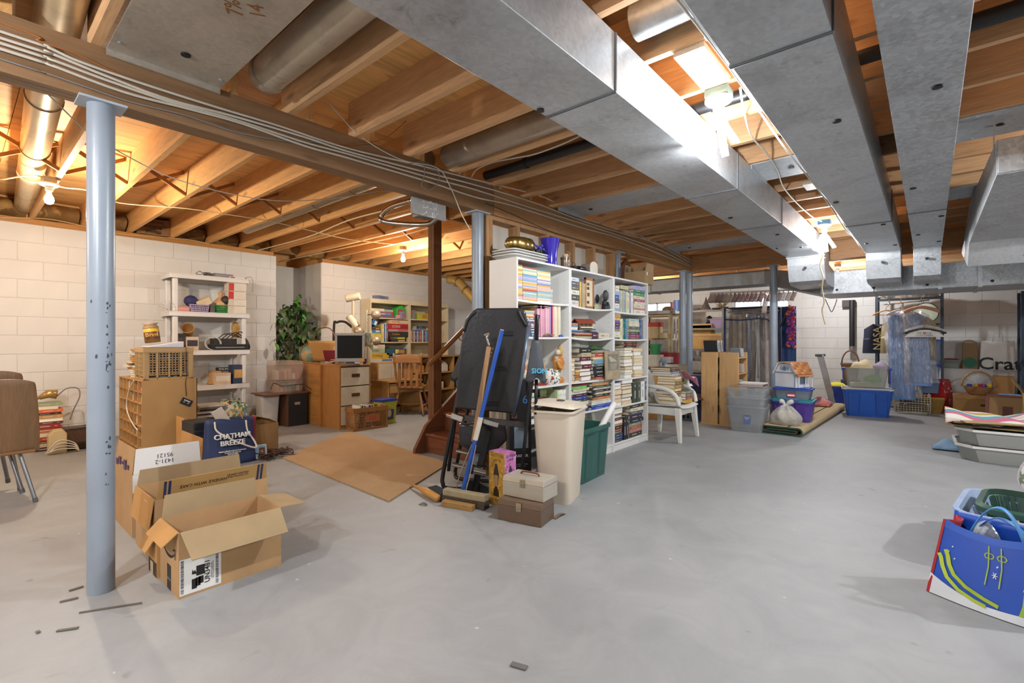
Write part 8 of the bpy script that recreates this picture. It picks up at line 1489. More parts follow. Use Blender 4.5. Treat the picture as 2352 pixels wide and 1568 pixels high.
# white ledge with bags
LG0, LG1 = .13,1.34; t = thing('low_bench', 'white painted low bench against the back wall', 'bench',((LG0+LG1)/2,11.08,0)); pt('bench_body', M_WALLG, t, lambda m: m.box(-(LG1-LG0)/2,(LG1-LG0)/2,-.16,.16,0,.68)); pt('bench_top', M_WALLG, t, lambda m: m.box(-(LG1-LG0)/2-.01,(LG1-LG0)/2+.01,-.175,.16,.681,.70))
def ly(u): return PY(u,800,10.98).x
t = tubx('clear_tub', 'clear bin of red and yellow things on the white bench', 'bin',((ly(2158)+ly(2208))/2,11.05,.701),.22,.16,.27,.2,.14, clear('#b8c4c4',.35,.15),0, None, None,.008,.012,.02); pt('red_contents', mat('#7a1f28',.6,0,.3,30), t, lambda m: m.ball((0,0,.13),.11,14,8,0,(1.1,.75,.35)), smooth=1); pt('yellow_contents', mat('#c9c890',.6,0,.2,30), t, lambda m: m.box(-.1,.1,-.07,.07,.01,.08))
def paperbag(label, u0, u1, h, hexc, d=.16, name='paper_bag'):
 x0, x1 = ly(u0), ly(u1); w = (x1-x0)/2; o = thing(name, label, 'bag',((x0+x1)/2,11.03,.701)); mt = mat(hexc,.7,0,.06,8,.2)
 pt('bag_front', mt, o, lambda m: m.hexa([(-w,-d/2,0),(w,-d/2,0),(w,-d/2+.003,0),(-w,-d/2+.003,0),(-w*.9,-d/2+.02, h),(w*.9,-d/2+.02, h),(w*.9,-d/2+.023, h),(-w*.9,-d/2+.023, h)])); pt('bag_back', mt, o, lambda m: m.box(-w*.95, w*.95, d/2-.003, d/2,0, h))
 for s_ in (-1,1): pt('gusset', mt, o, lambda m: m.hexa([(s_*w,-d/2,0),(s_*w, d/2,0),(s_*(w-.003), d/2,0),(s_*(w-.003),-d/2,0),(s_*w*.9,-d/2+.02, h),(s_*w*.95, d/2, h),(s_*(w*.95-.003), d/2, h),(s_*(w*.9-.003),-d/2+.02, h)]))
 return o, w
o, w = paperbag('brown paper bag with a green oval print on the bench',2210,2246,.42, '#8a6f4c'); pt('green_oval', mat('#1f6a4c',.6), o, lambda m: m.cyl((0,-.083,.1),(0,-.0785,.1),.085, n=24)); pt('crumpled_top', mat('#a59a80',.7), o, lambda m: m.ball((-.01,0,.43),.08,12,8,0,(1,.7,.6)), smooth=1); 
o, w = paperbag('white paper bag with big black lettering on the bench',2249,2334,.46, '#e2e2df',.2); vtext('Crat',.27, M_INK, o,(.02,-.101,.085),((1,0,0),(0,.04,1)), ext=.002, bold=.004); pt('rope_handle', mat('#c9c6bc',.7), o, lambda m: m.tube(cv([(-.06,-.08,.45),(-.05,-.08,.56),(0,-.08,.6),(.05,-.08,.56),(.06,-.08,.45)],5),.006,8), smooth=1)
# file box, basket, tall box
c = PZ(2240,940); t = thing('file_box', 'brown cardboard file box with a lid and hand slot', 'box',(.62,10.35,0), R(4)); pt('box_body', cardboard('#a57c4c'), t, lambda m: m.box(-.33,.2,-.2,.2,0,.27)); pt('lid', cardboard('#ad8452'), t, lambda m: m.box(-.335,.205,-.205,.205,.272,.33), bevel=.003); pt('hand_slot', M_INK, t, lambda m: m.box(-.05,.07,-.2012,-.2,.17,.2))
t = thing('wicker_basket', 'round wicker basket of candy on the file box', 'basket',(.57,10.32,.332)); M_WK = stripes(('#9a6f42', '#b58a58', '#845c34'),36,2)
pt('basket_bowl', M_WK, t, lambda m: m.lathe([(.1,0),(.12,.01),(.17,.11),(.175,.125),(.165,.125),(.11,.02),(0,.015)], n=28), smooth=50); pt('hoop_handle', mat('#a07a48',.7), t, lambda m: m.tube([(.19*math.cos(a),0,.12+.23*math.sin(a)) for a in [i*PI/16 for i in range(17)]],[.012+.003*(i % 2) for i in range(17)],8), smooth=1); pt('clear_film', clear('#e6e8ea',.3,.05,.8), t, lambda m: m.grid(lambda u, v: ((u-.5)*.32,.05+.02*math.sin(9*u),.11+.2*v*math.sin(PI*u)**.5),12,8), smooth=1)
for k,(x, hx) in enumerate(((-.1, '#23307c'),(-.02, '#b8b03c'),(.06, '#5b3f96'),(.12, '#d9c32c'),(.02, '#a82c34'))): pt('candy', mat(hx,.4), t, lambda m: m.cb((x,-.06+.02*(k % 2),.14),(.06,.05,.05),(0,.3*k,.5*k)), bevel=.01)
sheet('red_ribbon', 'red ribbon trailing from the wicker basket', 'ribbon',(.34,10.12,.335), lambda u, v: (.2*u,-.02+.05*v,.13*u*u+.004), mat('#b5242c',.5),8,3)
t = carton('tall plain brown box behind the wicker basket',(.86,10.55,.0),.22,.2,.62, {},0, cardboard('#a57c4c')); pt('top_panel', cardboard('#ad8452'), t, lambda m: m.box(-.11,.11,-.1,.1,.616,.62))
# picture frames and boxes at the frame edge
t = thing('framed_picture', 'brown framed picture leaning among boxes at the frame edge', 'picture frame',(.78,9.35,0), R(-6), None,(R(-14),0, R(-8))); pt('frame', wood('#7a3f34',2), t, lambda m: (m.box(-.2,.25,0,.03,0,.03), m.box(-.2,.25,0,.03,.4,.43), m.box(-.2,-.165,0,.03,0,.43), m.box(.215,.25,0,.03,0,.43)), bevel=.003); pt('mat_board', mat('#9a7a4c',.7), t, lambda m: m.box(-.165,.215,.012,.018,.03,.4)); pt('print', mat('#5c241c',.6), t, lambda m: m.box(-.03,.07,.01,.012,.14,.27))
t = carton('open tan box of frames at the frame edge',(1.12,9.0,0),.42,.4,.5, {'y-': (.2,165, cardboard('#ad8a5c')), 'x-': (.18,30, None)}, R(-8), cardboard('#a8834f'))
for k in range(6): o = pt('framed_board', mat(['#c9b088', '#8a6a44', '#d8c8a8', '#6b4c34', '#b59a6c', '#4a3c30'][k],.6), None, lambda m: m.box(-.13,.13,-.01,.01,0,.56), loc=(1.12,8.87+.05*k,.006), rot=(R(-6),0, R(-8))); pt('panel_edge', mat('#5c4630',.6), o, lambda m: m.box(-.132,.132,-.011,.011,.545,.562)); tag(o, f'{["cream", "brown", "pale cream", "dark brown", "tan", "black"][k]} framed panel standing in the open tan box', 'picture frame', 'framed panels in the open tan box')
G7 = 'papers and books by the frame edge'
for k,(x, y, z, hx, lbx) in enumerate(((.48,8.9,.0, '#c9b894', 'tan book lying in the clutter before the framed picture'),(.5,8.92,.05, '#b59a70', 'brown book lying in the clutter before the framed picture'),(.47,8.88,.1, '#d6d0c0', 'pale paper pad topmost in the clutter before the framed picture'))): book((x, y, z+.002),(0,0,.2*k-.1),.3,.045,.24, hx, 'pages', lbx, G7)
t = tubx('plastic_basin', 'light blue plastic box among the boxes', 'box',(.86,9.75,.0),.2,.2,.24,.24,.4, mat('#7fb4e0',.4),0, None, None,.006,.01,.03)
t = thing('spindle_chair', 'turned wooden chair back showing at the frame edge', 'chair',(1.35,9.6,0), R(20))
for sx in (-1,1):
 for sy in (-1,1): pt('leg', M_OAK, t, lambda m: turned(m,(sx*.22, sy*.22,0),(sx*.16, sy*.15,.43), LEG), smooth=1)
 pt('back_post', M_OAK, t, lambda m: turned(m,(sx*.2,.18,.45),(sx*.24,.3,1.05),[.016,.026,.016,.026,.024,.016,.026,.022,.024,.014]), smooth=1)
pt('seat', M_OAK, t, lambda m: m.box(-.22,.22,-.21,.22,.43,.455), bevel=.01); pt('crest_rail', M_OAK, t, lambda m: m.box(-.24,.24,.28,.31,.9,1.0), bevel=.01)
# stacked under-bed bins with towel
def underbed(label, z, grp):
 t = thing('underbed_bin', label, 'bin',(.68,6.72, z), R(1), grp); M_U = clear('#d0d3d1',.36,.2)
 W2, D2 = .48,.36
 def ring(a, zz_): return [(-W2*a+.12,-D2*a, zz_),(W2*a,-D2*a, zz_),(W2*a, D2*a, zz_),(-W2*a+.12, D2*a, zz_),(-W2*a, D2*a-.12, zz_),(-W2*a,-D2*a+.12, zz_)]
 def _b(m):
  r = [ring(.93,0), ring(1,.135), ring(.985,.135), ring(.915,.006)]; n = 6; m._add([p for q in r for p in q],[tuple(range(n-1,-1,-1))]+[(i*n+k, i*n+(k+1) % n,(i+1)*n+(k+1) % n,(i+1)*n+k) for i in range(3) for k in range(n)]+[tuple(3*n+k for k in range(n))])
 pt('bin_body', M_U, t, _b)
 pt('white_rim', mat('#dedfdc',.4), t, lambda m: (lambda r: m._add([p for q in r for p in q],[(i*6+k, i*6+(k+1) % 6,((i+1) % 4)*6+(k+1) % 6,((i+1) % 4)*6+k) for i in range(4) for k in range(6)]))([ring(1.0,.13), ring(1.03,.13), ring(1.03,.152), ring(.985,.152)]))
 pt('contents', mat('#77797c',.8,0,.2,6), t, lambda m: m.box(-.34,.4,-.28,.28,.008,.1), bevel=.02)
 return t
underbed('lower clear under-bed bin with a white rim',.002, 'clear under-bed bins'); underbed('upper clear under-bed bin holding cardboard and a towel',.158, 'clear under-bed bins')
rd = random.Random(8)
for k in range(6):
 hx = ['#8a7650', '#a08a60', '#4a4034', '#9a8458', '#6b5c44', '#b09a70'][k]; o = pt('cardboard_sheet', cardboard(hx), None, lambda m: m.box(-.42,.42,-.26,.26,0,.008), loc=(.62+rd.uniform(-.08,.1),6.7+rd.uniform(-.06,.06),.314+.0125*k), rot=(rd.uniform(-.006,.006),0, rd.uniform(-.25,.25))); tag(o, f'{cname(hx)} cardboard sheet, {ordn(k+1)} up on the under-bed bins', 'cardboard', 'cardboard sheets on the bins')
sheet('beach_towel', 'striped pink, turquoise and yellow towel draped over cardboard', 'towel',(.12,6.40,.385), lambda u, v: (1.05*u,.55*v+.05*math.sin(u*5),.01+.045*math.sin(PI*v)*(1+.7*math.sin(u*8+v*3))+.02*math.sin(u*17+v*5)-.09*max(0,.12-v)*4), stripes(('#d9c6c4', '#e0ddd2', '#c96a86', '#4fa8b4', '#e0d9d0', '#b8a83c', '#d98aa0', '#e6e2d8'),3.2,1),40,20,.006)
sheet('blue_jeans', 'pale blue denim lying on the floor beside the bins', 'clothes',(.02,6.82,.003), lambda u, v: (.28*u,.24*v,.01+.08*math.sin(PI*u)**.7*math.sin(PI*v)**.7*(1+.3*math.sin(11*u+6*v))), mat('#7f9cb8',.85,0,.12,10),14,12)
# laundry baskets and holiday bag
LB = (.54,3.66); t = tubx('laundry_basket', 'pale blue laundry basket under a green one', 'laundry basket',(LB[0], LB[1],0),.62,.46,.8,.6,.27, mat('#9fb4d4',.35), R(-8), None, None,.02,.03,.08)
t2 = thing('laundry_basket', 'dark green laundry basket nested in the pale blue one', 'laundry basket',(LB[0]+.02, LB[1]+.02,.03), R(-8)); M_GB = mat('#2f4f42',.35)
def _lb(m):
 n = 40
 def pt(a, f, z): 
  c, s_ = math.cos(a), math.sin(a); e = .28; return ((.27+.06*f)*(abs(c)**e)*(1 if c > 0 else -1),(.19+.05*f)*(abs(s_)**e)*(1 if s_ > 0 else -1), z)
 for k in range(n):
  a0, a1 = 2*PI*k/n,2*PI*(k+.62)/n
  m.hexa([pt(a0,0,.02), pt(a1,0,.02), tuple(Vector(pt(a1,0,.02))*.975), tuple(Vector(pt(a0,0,.02))*.975), pt(a0,.9,.24), pt(a1,.9,.24), tuple(Vector(pt(a1,.9,.24))*.985), tuple(Vector(pt(a0,.9,.24))*.985)])
pt('slotted_wall', M_GB, t2, _lb)['kind'] = 'stuff'
pt('base_panel', M_GB, t2, lambda m: m.tub(.5,.34,.54,.38,.03,.006,.08,.002,0,0,.004))
def _rim(m):
 def rr(a, b, r, z):
  out = []
  for k,(sx, sy) in enumerate(((1,1),(-1,1),(-1,-1),(1,-1))):
   for j in range(5): an = PI/2*(k+j/4); out.append((sx*(a/2-r)+r*math.cos(an), sy*(b/2-r)+r*math.sin(an), z))
  return out
 r = [rr(.655,.475,.09,.24), rr(.71,.53,.11,.235), rr(.715,.535,.11,.262), rr(.66,.48,.09,.272)]; n = 20
 m._add([p for q in r for p in q],[(i*n+k, i*n+(k+1) % n,((i+1) % 4)*n+(k+1) % n,((i+1) % 4)*n+k) for i in range(4) for k in range(n)])
pt('rim', M_GB, t2, _rim, smooth=40)
o = thing('plastic_tray', 'beige plastic tray inside the green laundry basket', 'tray',(LB[0]-.02, LB[1]-.06,.065), R(-20)); pt('tray_shell', mat('#b9a988',.5), o, lambda m: m.tub(.3,.2,.36,.26,.16,.005,.04,0,0,.008,.012), smooth=40); pt('tray_label', mat('#6b5c48',.6), o, lambda m: m.box(-.05,.05,-.131,-.128,.1,.13))
fp = PD(2385,1105,2.75); t = thing('floral_pillow', 'white floral cushion standing in the green laundry basket', 'cushion',(fp.x+.08, fp.y+.04, fp.z)); pt('cushion', blotch('#e3e1e0',('#8fa0bc', '#b8808c', '#7f8a74'),16,.8,.58), t, lambda m: m.ball((0,0,0),.17,20,14,0,(.9,.5,1.0)), smooth=1); pt('seam_piping', mat('#c9c6c8',.8), t, lambda m: m.tube([(.155*math.cos(a),0,.172*math.sin(a)) for a in [i*PI/14 for i in range(28)]],.006,6, closed=True), smooth=1)
# holiday shopping bag
B0 = PZ(2128,1356); t = thing('shopping_bag', 'blue holiday shopping bag with skis, snow and trees printed on it', 'bag',(B0.x, B0.y,0), R(-20)); BL, BH, BD = .40,.335,.2
M_BB = mat('#1f4fb4',.35,0,.05,5); M_BR = mat('#a8242e',.35,0,.05,5)
def face(u, v): return Vector((BL*u+.045*(1-2*u)*v,-.0-.02*math.sin(PI*u)*(1-v)+.05*v,.004+BH*v-.015*math.sin(PI*u)*v*v*2*(u > .1)))
pt('front_panel', M_BB, t, lambda m: m.grid(face,16,10), smooth=1, solid=.002); pt('back_panel', M_BB, t, lambda m: m.grid(lambda u, v: (BL*u+.045*(1-2*u)*v, BD-.03*v,.004+(BH+.02)*v),16,10), smooth=1, solid=.002); pt('base_panel', M_BB, t, lambda m: m.box(.0, BL,.0, BD,.002,.006))
for s_ in (0,1): pt('red_gusset', M_BR, t, lambda m: m.grid(lambda u, v: (BL*s_+.045*(1-2*s_)*v+(1-2*s_)*.05*math.sin(PI*u)*v,(.0+.05*v)+(BD-.08*v-.0)*u,.004+BH*v),8,8), smooth=1, solid=.002)
for s_ in (.02,): pt('red_edge', M_BR, t, lambda m: m.grid(lambda u, v: face(.0+.03*u, v)+Vector((0,-.003,0)),2,8))
def onface(pts, lift=.004): return [face(u, v)+Vector((0,-lift,0)) for u, v in pts]
def decal(name, pts, hexc, lift=.004): pt(name, mat(hexc,.4), t, lambda m: m._add(onface(pts, lift),[tuple(range(len(pts)))]))
def band(name, path, w, hexc, lift=.006):
 def _b(m):
  P_ = [face(u, v)+Vector((0,-lift,0)) for u, v in path]; N = len(P_); vs = []
  for i, p in enumerate(P_):
   d = (P_[min(N-1, i+1)]-P_[max(0, i-1)]).normalized(); n = d.cross(Vector((0,-1,0))).normalized()*w/2; vs += [p-n, p+n]
  m._add(vs,[(2*i,2*i+2,2*i+3,2*i+1) for i in range(N-1)])
 pt(name, mat(hexc,.4), t, _b)
def strip(name, us, lo, hi, hexc, lift):
 pt(name, mat(hexc,.4), t, lambda m: [m._add(onface([(a, lo(a)),(b, lo(b)),(b, hi(b)),(a, hi(a))], lift),[(0,1,2,3)]) for a, b in zip(us, us[1:])])
US = [i/16 for i in range(17)]
strip('printed_snow', US, lambda u: .0, lambda u: .06+.2*(1-u)**3+.14*max(0, u-.5), '#d5dbe2',.003)
band('printed_ski',[(.1,.62),(.13,.56),(.16,.45),(.22,.34),(.34,.24),(.5,.17),(.62,.13)],.016, '#a9c23a'); band('printed_ski',[(.04,.55),(.07,.5),(.1,.4),(.16,.28),(.28,.17),(.42,.11),(.52,.085)],.016, '#b4cc44')
for u0 in (.52,.64): band('printed_pole',[(u0-.02,.35),(u0,.6),(u0-.01,.88)],.004, '#a9c23a'); band('printed_basket',[(u0-.045,.74),(u0-.03,.77),(u0,.78),(u0+.03,.77),(u0+.045,.74),(u0+.03,.71),(u0,.705),(u0-.03,.71),(u0-.045,.74)],.004, '#a9c23a')
for k,(u, v, r_) in enumerate(((.58,.5,.02),(.6,.62,.008),(.16,.7,.006),(.13,.62,.006),(.2,.55,.006))):
 for q in range(3 if r_ > .01 else 2): a = q*PI/3; band('printed_snowflake',[(u-r_*math.cos(a)*1.3, v-r_*2.2*math.sin(a)),(u+r_*math.cos(a)*1.3, v+r_*2.2*math.sin(a))],.003, '#dfe6ee')
for u0 in (.82,.93): decal('printed_tree',[(u0-.05,.1),(u0+.05,.1),(u0+.02,.22),(u0,.4),(u0-.02,.22)], '#8fb33a'); decal('printed_star',[(u0-.008,.4),(u0+.008,.4),(u0,.43)], '#d9b83c',.006)
pt('top_hem', mat('#2a5cc0',.4), t, lambda m: m.grid(lambda u, v: face(u,.9+.1*v)+Vector((0,-.002,0)),16,1)); M_HB = mat('#4a92d4',.45)
pt('strap_handle', M_HB, t, lambda m: m.grid(lambda u, v: (lambda P_: (P_[0], P_[1]+.034*v, P_[2]))((.12+.2*u,.045+.03*math.sin(PI*u), BH-.1+.2*math.sin(PI*u)**.7)),18,2), smooth=1, solid=.003); pt('strap_handle', M_HB, t, lambda m: m.grid(lambda u, v: (.12+.2*u, BD-.06-.05*math.sin(PI*u)+.034*v, BH-.05+.1*math.sin(PI*u)),18,2), smooth=1, solid=.003)
o = sheet('clear_packaging', 'crumpled clear packaging inside the holiday bag', 'packaging',(B0.x+.09, B0.y+.05,.17), lambda u, v: (.22*u,.1*v-.08*u,.02+.12*math.sin(PI*u)*math.sin(PI*v)*(1+.4*math.sin(9*u+7*v))), clear('#dfe6ea',.4,.1,.6),12,10,.001)
# area behind the twin columns
def woodshelf(label, x0, x1, y0, y1, h, zs, mt, name='wooden_shelf', group=None):
 t = thing(name, label, 'shelf unit',((x0+x1)/2,(y0+y1)/2,0),0, group); w, d = (x1-x0)/2,(y1-y0)/2
 for sx in (-1,1):
  for sy in (-1,1): pt('post', mt, t, lambda m: m.box(sx*w-.03, sx*w+.03, sy*d-.02, sy*d+.02,0, h), bevel=.003)
 for z in zs: pt('shelf', mt, t, lambda m: m.box(-w+.03, w-.03,-d-.02, d+.02, z-.03, z), bevel=.003)
 return t
M_CW = mat('#d3c29a',.6,0,.08,5)
A0 = PD(1540,783,8.2); WX1 = A0.x; WY = A0.y
WSH = [PD(1515, v,8.2).z for v in (720,776,840)]
woodshelf('cream wooden shelf unit beyond the white bookcases', WX1-1.0, WX1, WY, WY+.42, WSH[0]+.03,[.2]+WSH[::-1], M_CW)
def at(u, v, tt): return PD(u, v, tt)
def put(label, u, v, tt, sx, sy, sz, hexc, cat='box', accent=None, name='stored_box', rz=0.):
 p = at(u, v, tt); o = pt(name, mat(hexc,.6,0,.1,8), None, lambda m: m.box(-sx/2, sx/2,-sy/2, sy/2,0, sz), bevel=.006, loc=(p.x, p.y+sy/2, p.z), rot=(0,0, rz)); tag(o, label, cat)
 if accent: pt('printed_panel', mat(accent,.5), o, lambda m: m.box(-sx*.3, sx*.35,-sy/2-.001,-sy/2-.0002, sz*.25, sz*.7))
 return o
def onshelf(label, u, zsh, tt, sx, sy, sz, hexc, **k):
 o = put(label, u,783, tt, sx, sy, sz, hexc, **k); o.location.z = zsh+.001; return o
onshelf('red box with white dashes on the cream wooden shelf',1530, WSH[2],8.2,.36,.25,.23, '#9c2430', accent='#d8d0c8'); onshelf('light blue small box before the red box',1518, WSH[2],8.05,.15,.1,.1, '#8fb4dc', accent='#5f7a9c'); onshelf('white flat box beside the red box',1507, WSH[2],8.1,.2,.12,.07, '#dfdedb')
t = tubx('plastic_cup', 'green plastic pot on the cream wooden shelf', 'pot',(at(1500,783,8.1).x, at(1500,783,8.1).y+.1, WSH[2]+.2),.12,.12,.18,.18,.18, mat('#3f9a62',.4),0, None, None,.006,.01,.05); onshelf('white carton under the green pot',1500, WSH[2],8.1,.2,.2,.198, '#d8d4c8')
onshelf('tan toy blocks stepped like a tower on the cream shelf',1498, WSH[1],8.2,.2,.2,.2, '#cbb48a', name='toy_tower', cat='toy'); onshelf('red toy roof piece on the cream shelf',1500, WSH[1]+.2,8.2,.2,.2,.07, '#c23a34', name='toy_roof', cat='toy'); onshelf('tan wooden step block on the cream shelf',1520, WSH[1],8.2,.16,.2,.1, '#c6ac80', name='toy_block', cat='toy')
onshelf('paper heap on top of the cream wooden shelf',1508, WSH[0],8.25,.42,.3,.06, '#b8b4b0', name='paper_heap', cat='papers'); 
t = pt('straw_hat', mat('#b08f64',.85,0,.15,30), None, lambda m: m.lathe([(.2,0),(.2,.01),(.1,.02),(.09,.11),(.05,.14),(0,.145)], n=24), smooth=50, loc=(at(1523,783,8.3).x, at(1523,783,8.3).y+.2, WSH[0]+.001)); tag(t, 'tan straw hat on top of the cream wooden shelf', 'hat')
# headboard-like board, grey chair shell behind the plastic chair
p = at(1505,880,7.2); t = pt('wooden_headboard', wood('#b5823f',0,.5,.15), None, lambda m: m.prism([(-.3,0),(.3,0),(.3,.52),(.24,.58),(.1,.6),(-.05,.66),(-.3,.68)],-.012,.012, 'y'), bevel=.004, loc=(p.x, p.y,0.0), rot=(0,0, R(30))); tag(t, 'golden wooden scroll-top board behind the plastic chair', 'headboard')
p = at(1552,860,7.4); t = thing('chair_shell', 'pale grey-green plastic chair shell behind the twin columns', 'chair',(p.x, p.y,0), R(25)); pt('backrest', mat('#b3b09a',.5), t, lambda m: m.grid(lambda u, v: ((u-.5)*(.42-.1*v*v),.05*math.sin(PI*u),.3+.5*v),12,8), smooth=1, solid=.02); pt('seat', mat('#b3b09a',.5), t, lambda m: m.box(-.2,.2,-.35,.02,.3,.33), bevel=.01)
for sx in (-1,1):
 for y in (-.3,0): pt('leg', M_TUBE, t, lambda m: m.tube([(sx*.16, y,.3),(sx*.19, y,.0)],.011,8))
# grey steel shelves along the back wall
M_ST = '#7a7d7f'
SYF = 10.45
def sx_(u): return PY(u,783, SYF).x
def sz_(u, v): return PY(u, v, SYF).z
zsl = [sz_(1600, v) for v in (712,753,801,850)]
steelshelf('grey steel shelves behind the twin columns', sx_(1553), sx_(1660), SYF,10.95, zsl[0]+.02,[.15,.45]+[z for z in zsl[::-1]], M_ST)
steelshelf('second grey steel shelf unit nearer the cream shelf', sx_(1470), sx_(1546), SYF,10.95, zsl[0]+.02,[.15,.45]+[z for z in zsl[::-1]], '#6f6c6a')
def sh(label, u, k, sx, sy, sz, hexc, **kw):
 p = PY(u,783, SYF+.06); o = put(label, u,783,1, sx, sy, sz, hexc, **kw); o.location = (p.x, p.y+sy/2, zsl[k]+.001); return o
sh('tan carton tied with black cord on the grey steel shelf',1617,2,.62,.3,.28, '#b58f58'); sh('yellow plastic case on the steel shelf',1604,2,.55,.2,.12, '#c9952c', name='plastic_case', cat='case'); bpy.data.objects['plastic_case'].location.z = zsl[2]+.4
sh('wooden planks bundle over the tan carton',1612,2,.7,.25,.05, '#c9a770', name='plank_bundle', cat='planks'); bpy.data.objects['plank_bundle'].location.z = zsl[2]+.285
sh('wooden tray under the yellow case',1606,2,.5,.25,.06, '#b08a54', name='wooden_tray', cat='tray'); bpy.data.objects['wooden_tray'].location.z = zsl[2]+.338
t = tubx('plastic_basket', 'lilac basket on the grey steel shelf', 'basket',(sx_(1641), SYF+.2, zsl[1]+.001),.22,.18,.28,.22,.2, mat('#a392b8',.4),0, None, None,.008,.012,.03)
sh('tan folded blanket on the steel shelf',1612,1,.42,.25,.1, '#b0946c', name='folded_blanket', cat='blanket'); t = thing('lantern', 'black lantern standing on the folded blanket', 'lantern',(sx_(1622), SYF+.2, zsl[1]+.105)); pt('base', M_BLACK, t, lambda m: m.lathe([(.07,0),(.075,.02),(.05,.04)], n=16), smooth=40); pt('globe', mat('#3a3a3c',.2), t, lambda m: m.lathe([(.045,.04),(.06,.08),(.04,.12)], n=16), smooth=50); pt('cap', M_BLACK, t, lambda m: m.lathe([(.07,.12),(.04,.15),(.01,.17)], n=16), smooth=40)
sh('pink round pot on the steel shelf under the carton',1575,3,.25,.2,.26, '#c9a08c', name='clay_pot', cat='pot'); sh('clear grey bin on the low steel shelf',1603,3,.4,.3,.2, '#8f8c88', name='storage_bin', cat='bin'); sh('white jar on the low steel shelf',1625,3,.1,.1,.13, '#d8d2c8', name='jar', cat='jar'); sh('dark cloth heap on the low steel shelf',1560,3,.2,.2,.1, '#3a3432', name='cloth_heap', cat='cloth')
for k,(u, hx, sx, sz, nm, lbx) in enumerate(((1540, '#6b2a34',.16,.22, 'round_tin', 'dark red round tin on top of the steel shelf'),(1550, '#3f5a8a',.2,.26, 'round_tin', 'blue round tin on top of the steel shelf'))): t = pt(nm, mat(hx,.5), None, lambda m: m.lathe([(sx/2,0),(sx/2, sz-.02),(sx/2+.006, sz-.02),(sx/2+.006, sz),(0, sz)], n=20), smooth=40, loc=(sx_(u), SYF+.2, zsl[0]+.001)); tag(t, lbx, 'tin')
t = thing('wizard_hat', 'pointed dark cone ornament on top of the steel shelf', 'ornament',(sx_(1614), SYF+.2, zsl[0]+.001)); pt('cone', mat('#4a4640',.6), t, lambda m: m.lathe([(.12,0),(.07,.1),(.03,.2),(.004,.3)], n=16), smooth=50); pt('brim', mat('#8a8478',.6), t, lambda m: m.lathe([(.2,0),(.2,.012),(.1,.03)], n=20), smooth=40)
t = thing('ornament_tree', 'gold tinsel ornament on top of the steel shelf', 'ornament',(sx_(1651), SYF+.2, zsl[0]+.001)); pt('tinsel', blotch('#8a7448',('#c9b06a', '#4a3c28', '#2f6aa0'),30,.3), t, lambda m: [m.cyl((0,0,.06),(.14*math.cos(k*.9),.08*math.sin(k*.9),.06+.16*abs(math.sin(k*1.7))),.022,.004,6) for k in range(16)])['kind'] = 'stuff'; pt('base', mat('#5c4a34',.6), t, lambda m: m.lathe([(.06,0),(.05,.05),(.03,.07)], n=12))
for k,(u, hx, lbx) in enumerate(((1570, '#5c4a3c', 'brown pan lying on the steel shelf top'),(1590, '#6b6864', 'grey tray lying on the steel shelf top'),(1640, '#4a3c34', 'dark pot on the steel shelf top'))): t = pt('cooking_pan', mat(hx,.4,.3), None, lambda m: m.lathe([(.1,0),(.12,.05),(.115,.05),(.095,.008),(0,.006)], n=20), smooth=40, loc=(sx_(u), SYF+.22, zsl[0]+.001)); pt('handle', M_BLACK, t, lambda m: m.bar((.11,0,.04),(.22,0,.05),.02,.012)); tag(t, lbx, 'pan')
p = at(1600,930,7.6); t = thing('folded_table', 'dark blue folding panel standing behind the birch tower', 'panel',(p.x, p.y,0), R(20)); pt('panel', mat('#232c5c',.5), t, lambda m: m.prism([(-.16,0),(.2,0),(.2,.5),(.1,.62),(-.1,.62),(-.16,.55)],-.015,.015, 'y'), bevel=.006); pt('edge_strip', mat('#3a3f6c',.4), t, lambda m: m.box(-.165,.205,-.02,.02,0,.02))
G8 = 'files behind the plastic chair'
for k in range(3): o = pt('ring_binder', mat(['#2a3260', '#323c6c', '#d2cbb8'][k],.5), None, lambda m: m.box(-.14,.14,0,.05,0,.32), loc=(at(1590,930,7.1).x+.02*k, at(1590,930,7.1).y+.06*k,.002), rot=(0,0, R(10))); tag(o, f'{["navy", "blue", "cream"][k]} binder standing on the floor behind the plastic chair', 'binder', G8); pt('spine_ring', M_CHR, o, lambda m: m.cyl((.141,.025,.08),(.143,.025,.08),.012, n=12))
o = pt('wooden_board', wood('#5c3a34',0,.5,.1), None, lambda m: m.cb((0,0,0),(.5,.34,.018)), loc=(at(1570,905,6.95).x, at(1570,905,6.95).y,.42), rot=(R(6),0, R(25))); o.location.z = .36; tag(o, 'dark brown board resting on the binders', 'board')
t = thing('wire_crate', 'grey plastic crate of books on the floor behind the chair', 'crate',(at(1570,960,7.3).x, at(1570,960,7.3).y,0), R(10))
for ax, pos, e in (('y',-.16,.2),('y',.16,.2),('x',-.2,.16),('x',.2,.16)): pt('mesh_side', mat('#8f9498',.5), t, lambda m: lattice(m,-e, e,.01,.26,6,4,.012, ax, pos))['kind'] = 'stuff'
